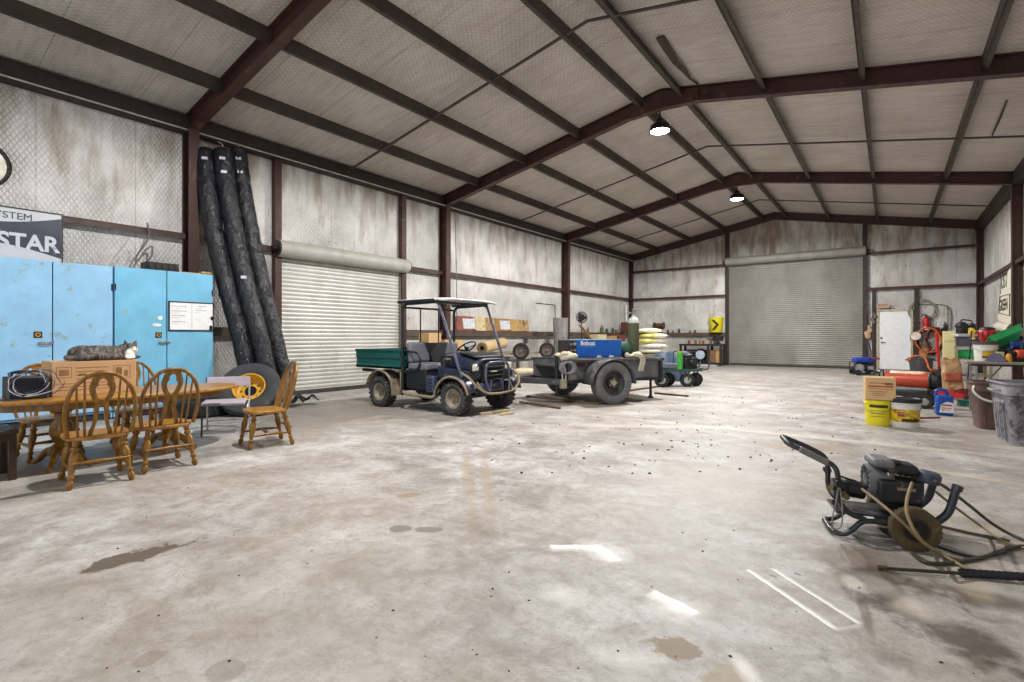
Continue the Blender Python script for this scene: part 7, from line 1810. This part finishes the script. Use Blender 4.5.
mb = MB(); mb.poly([wb - w0 - dW * .06, wb - w0 - dW * .02 + sW * -.04, wb - w0 + sW * -.10], .014, 10, .03); mb.build('trigger_grip', M_pe, wn)
# ---- crumbs of dirt and leaf litter on the slab
rr = random.Random(5); mb = MB()
for k in range(230):
    if k < 150: px, py = rr.gauss(690, 90), rr.uniform(395, 475)
    else: px, py = rr.uniform(60, 1000), rr.uniform(430, 675)
    q = G(px, py); dd_ = -q.x * ST + q.y * CT; s = rr.uniform(.006, .016) * (1.25 if k < 150 else .5)
    if 790 < px < 1000 and 480 < py < 560: continue
    mb.ell((q.x, q.y, s * .25), (s, s * rr.uniform(.4, .9), s * .35), RZ(rr.uniform(0, 3)), 6, 4)
o = mb.build('debris', mat('dark crumbs', '#3a3128', .9)); tag(o, 'scattered dark crumbs of dirt and leaf litter on the concrete', 'debris', kind='stuff')
LP0, LP1, LP2, SKY, EXPO = 1150, 1650, 1350, 1.35, 0.15
# ================================================================= lamps, daylight, camera
def lamp(p, label, power):
    l = thing('high_bay_lamp', label, 'lamp', p, 0, 'high bay lamps')
    mb = MB(); mb.lathe([(0, .20), (.06, .20), (.07, .15), (.15, .10), (.17, .03), (.17, -.01), (.155, -.01), (.15, .02), (0, .03)], (0, 0, 0), (0, 0, 1), 28); mb.build('housing', mat('lamp housing', '#2c2b2e', .4, .4), l)
    mb = MB(); mb.lathe([(.15, .0), (.12, -.018), (0, -.028)], (0, 0, 0), (0, 0, 1), 28); mb.build('lens', emit('lamp lens', '#f3f6ff', 60), l)
    mb = MB(); mb.cyl((0, 0, .2), (0, 0, (zceil(p[0]) - p[2]) / 1.2 - .02), .012, n=8); mb.build('hanger', M_blackm, l)
    l.scale = (1.3, 1.3, 1.2)
    d = bpy.data.lights.new('lamp_light', 'SPOT'); d.spot_size = math.radians(172); d.spot_blend = .25; d.shadow_soft_size = .12; d.energy = power; d.color = (1, .97, .93)
    o = bpy.data.objects.new('lamp_light', d); COL.objects.link(o); o.location = V(p) + V((0, 0, -.08))
    return l
p1 = D(660, 131, 10.95); p2 = D(737, 199, 16.3)
lamp(p1, 'glowing round lamp hanging at the ridge, the larger and nearer of the two', LP1)
lamp(p2, 'glowing round lamp hanging at the ridge near the end wall, the smaller of the two', LP2)
lamp(V((XRG - .4, 3.5, 5.6)), 'unseen round lamp assumed at the ridge above the floor in front of the cabinets', LP0)  # third lamp out of view, assumed for light at the near end
W = bpy.data.worlds.new('sky'); SC.world = W; W.use_nodes = True
bg = W.node_tree.nodes['Background']; bg.inputs[0].default_value = (.93, .97, 1.0, 1); bg.inputs[1].default_value = SKY
pd_ = bpy.data.lights.new('doorway_portal', 'AREA'); pd_.shape = 'RECTANGLE'; pd_.size = OX1 - OX0; pd_.size_y = OZ; pd_.cycles.is_portal = True
po = bpy.data.objects.new('doorway_portal', pd_); COL.objects.link(po); po.location = ((OX0 + OX1) / 2, YF - .1, OZ / 2); po.rotation_euler = (PI / 2, 0, 0)
cd = bpy.data.cameras.new('camera'); cam = bpy.data.objects.new('camera', cd); COL.objects.link(cam)
cam.location = (0, 0, HC); cam.rotation_euler = (PI / 2, 0, TH)
cd.sensor_fit = 'HORIZONTAL'; cd.sensor_width = 36; cd.lens = FPX / 1024 * 36; cd.shift_y = (YV - 341) / 1024; cd.clip_end = 200
SC.camera = cam
SC.view_settings.view_transform = 'Standard'; SC.view_settings.look = 'None'; SC.view_settings.gamma = 1; SC.view_settings.use_curve_mapping = False
SC.view_settings.exposure = EXPO
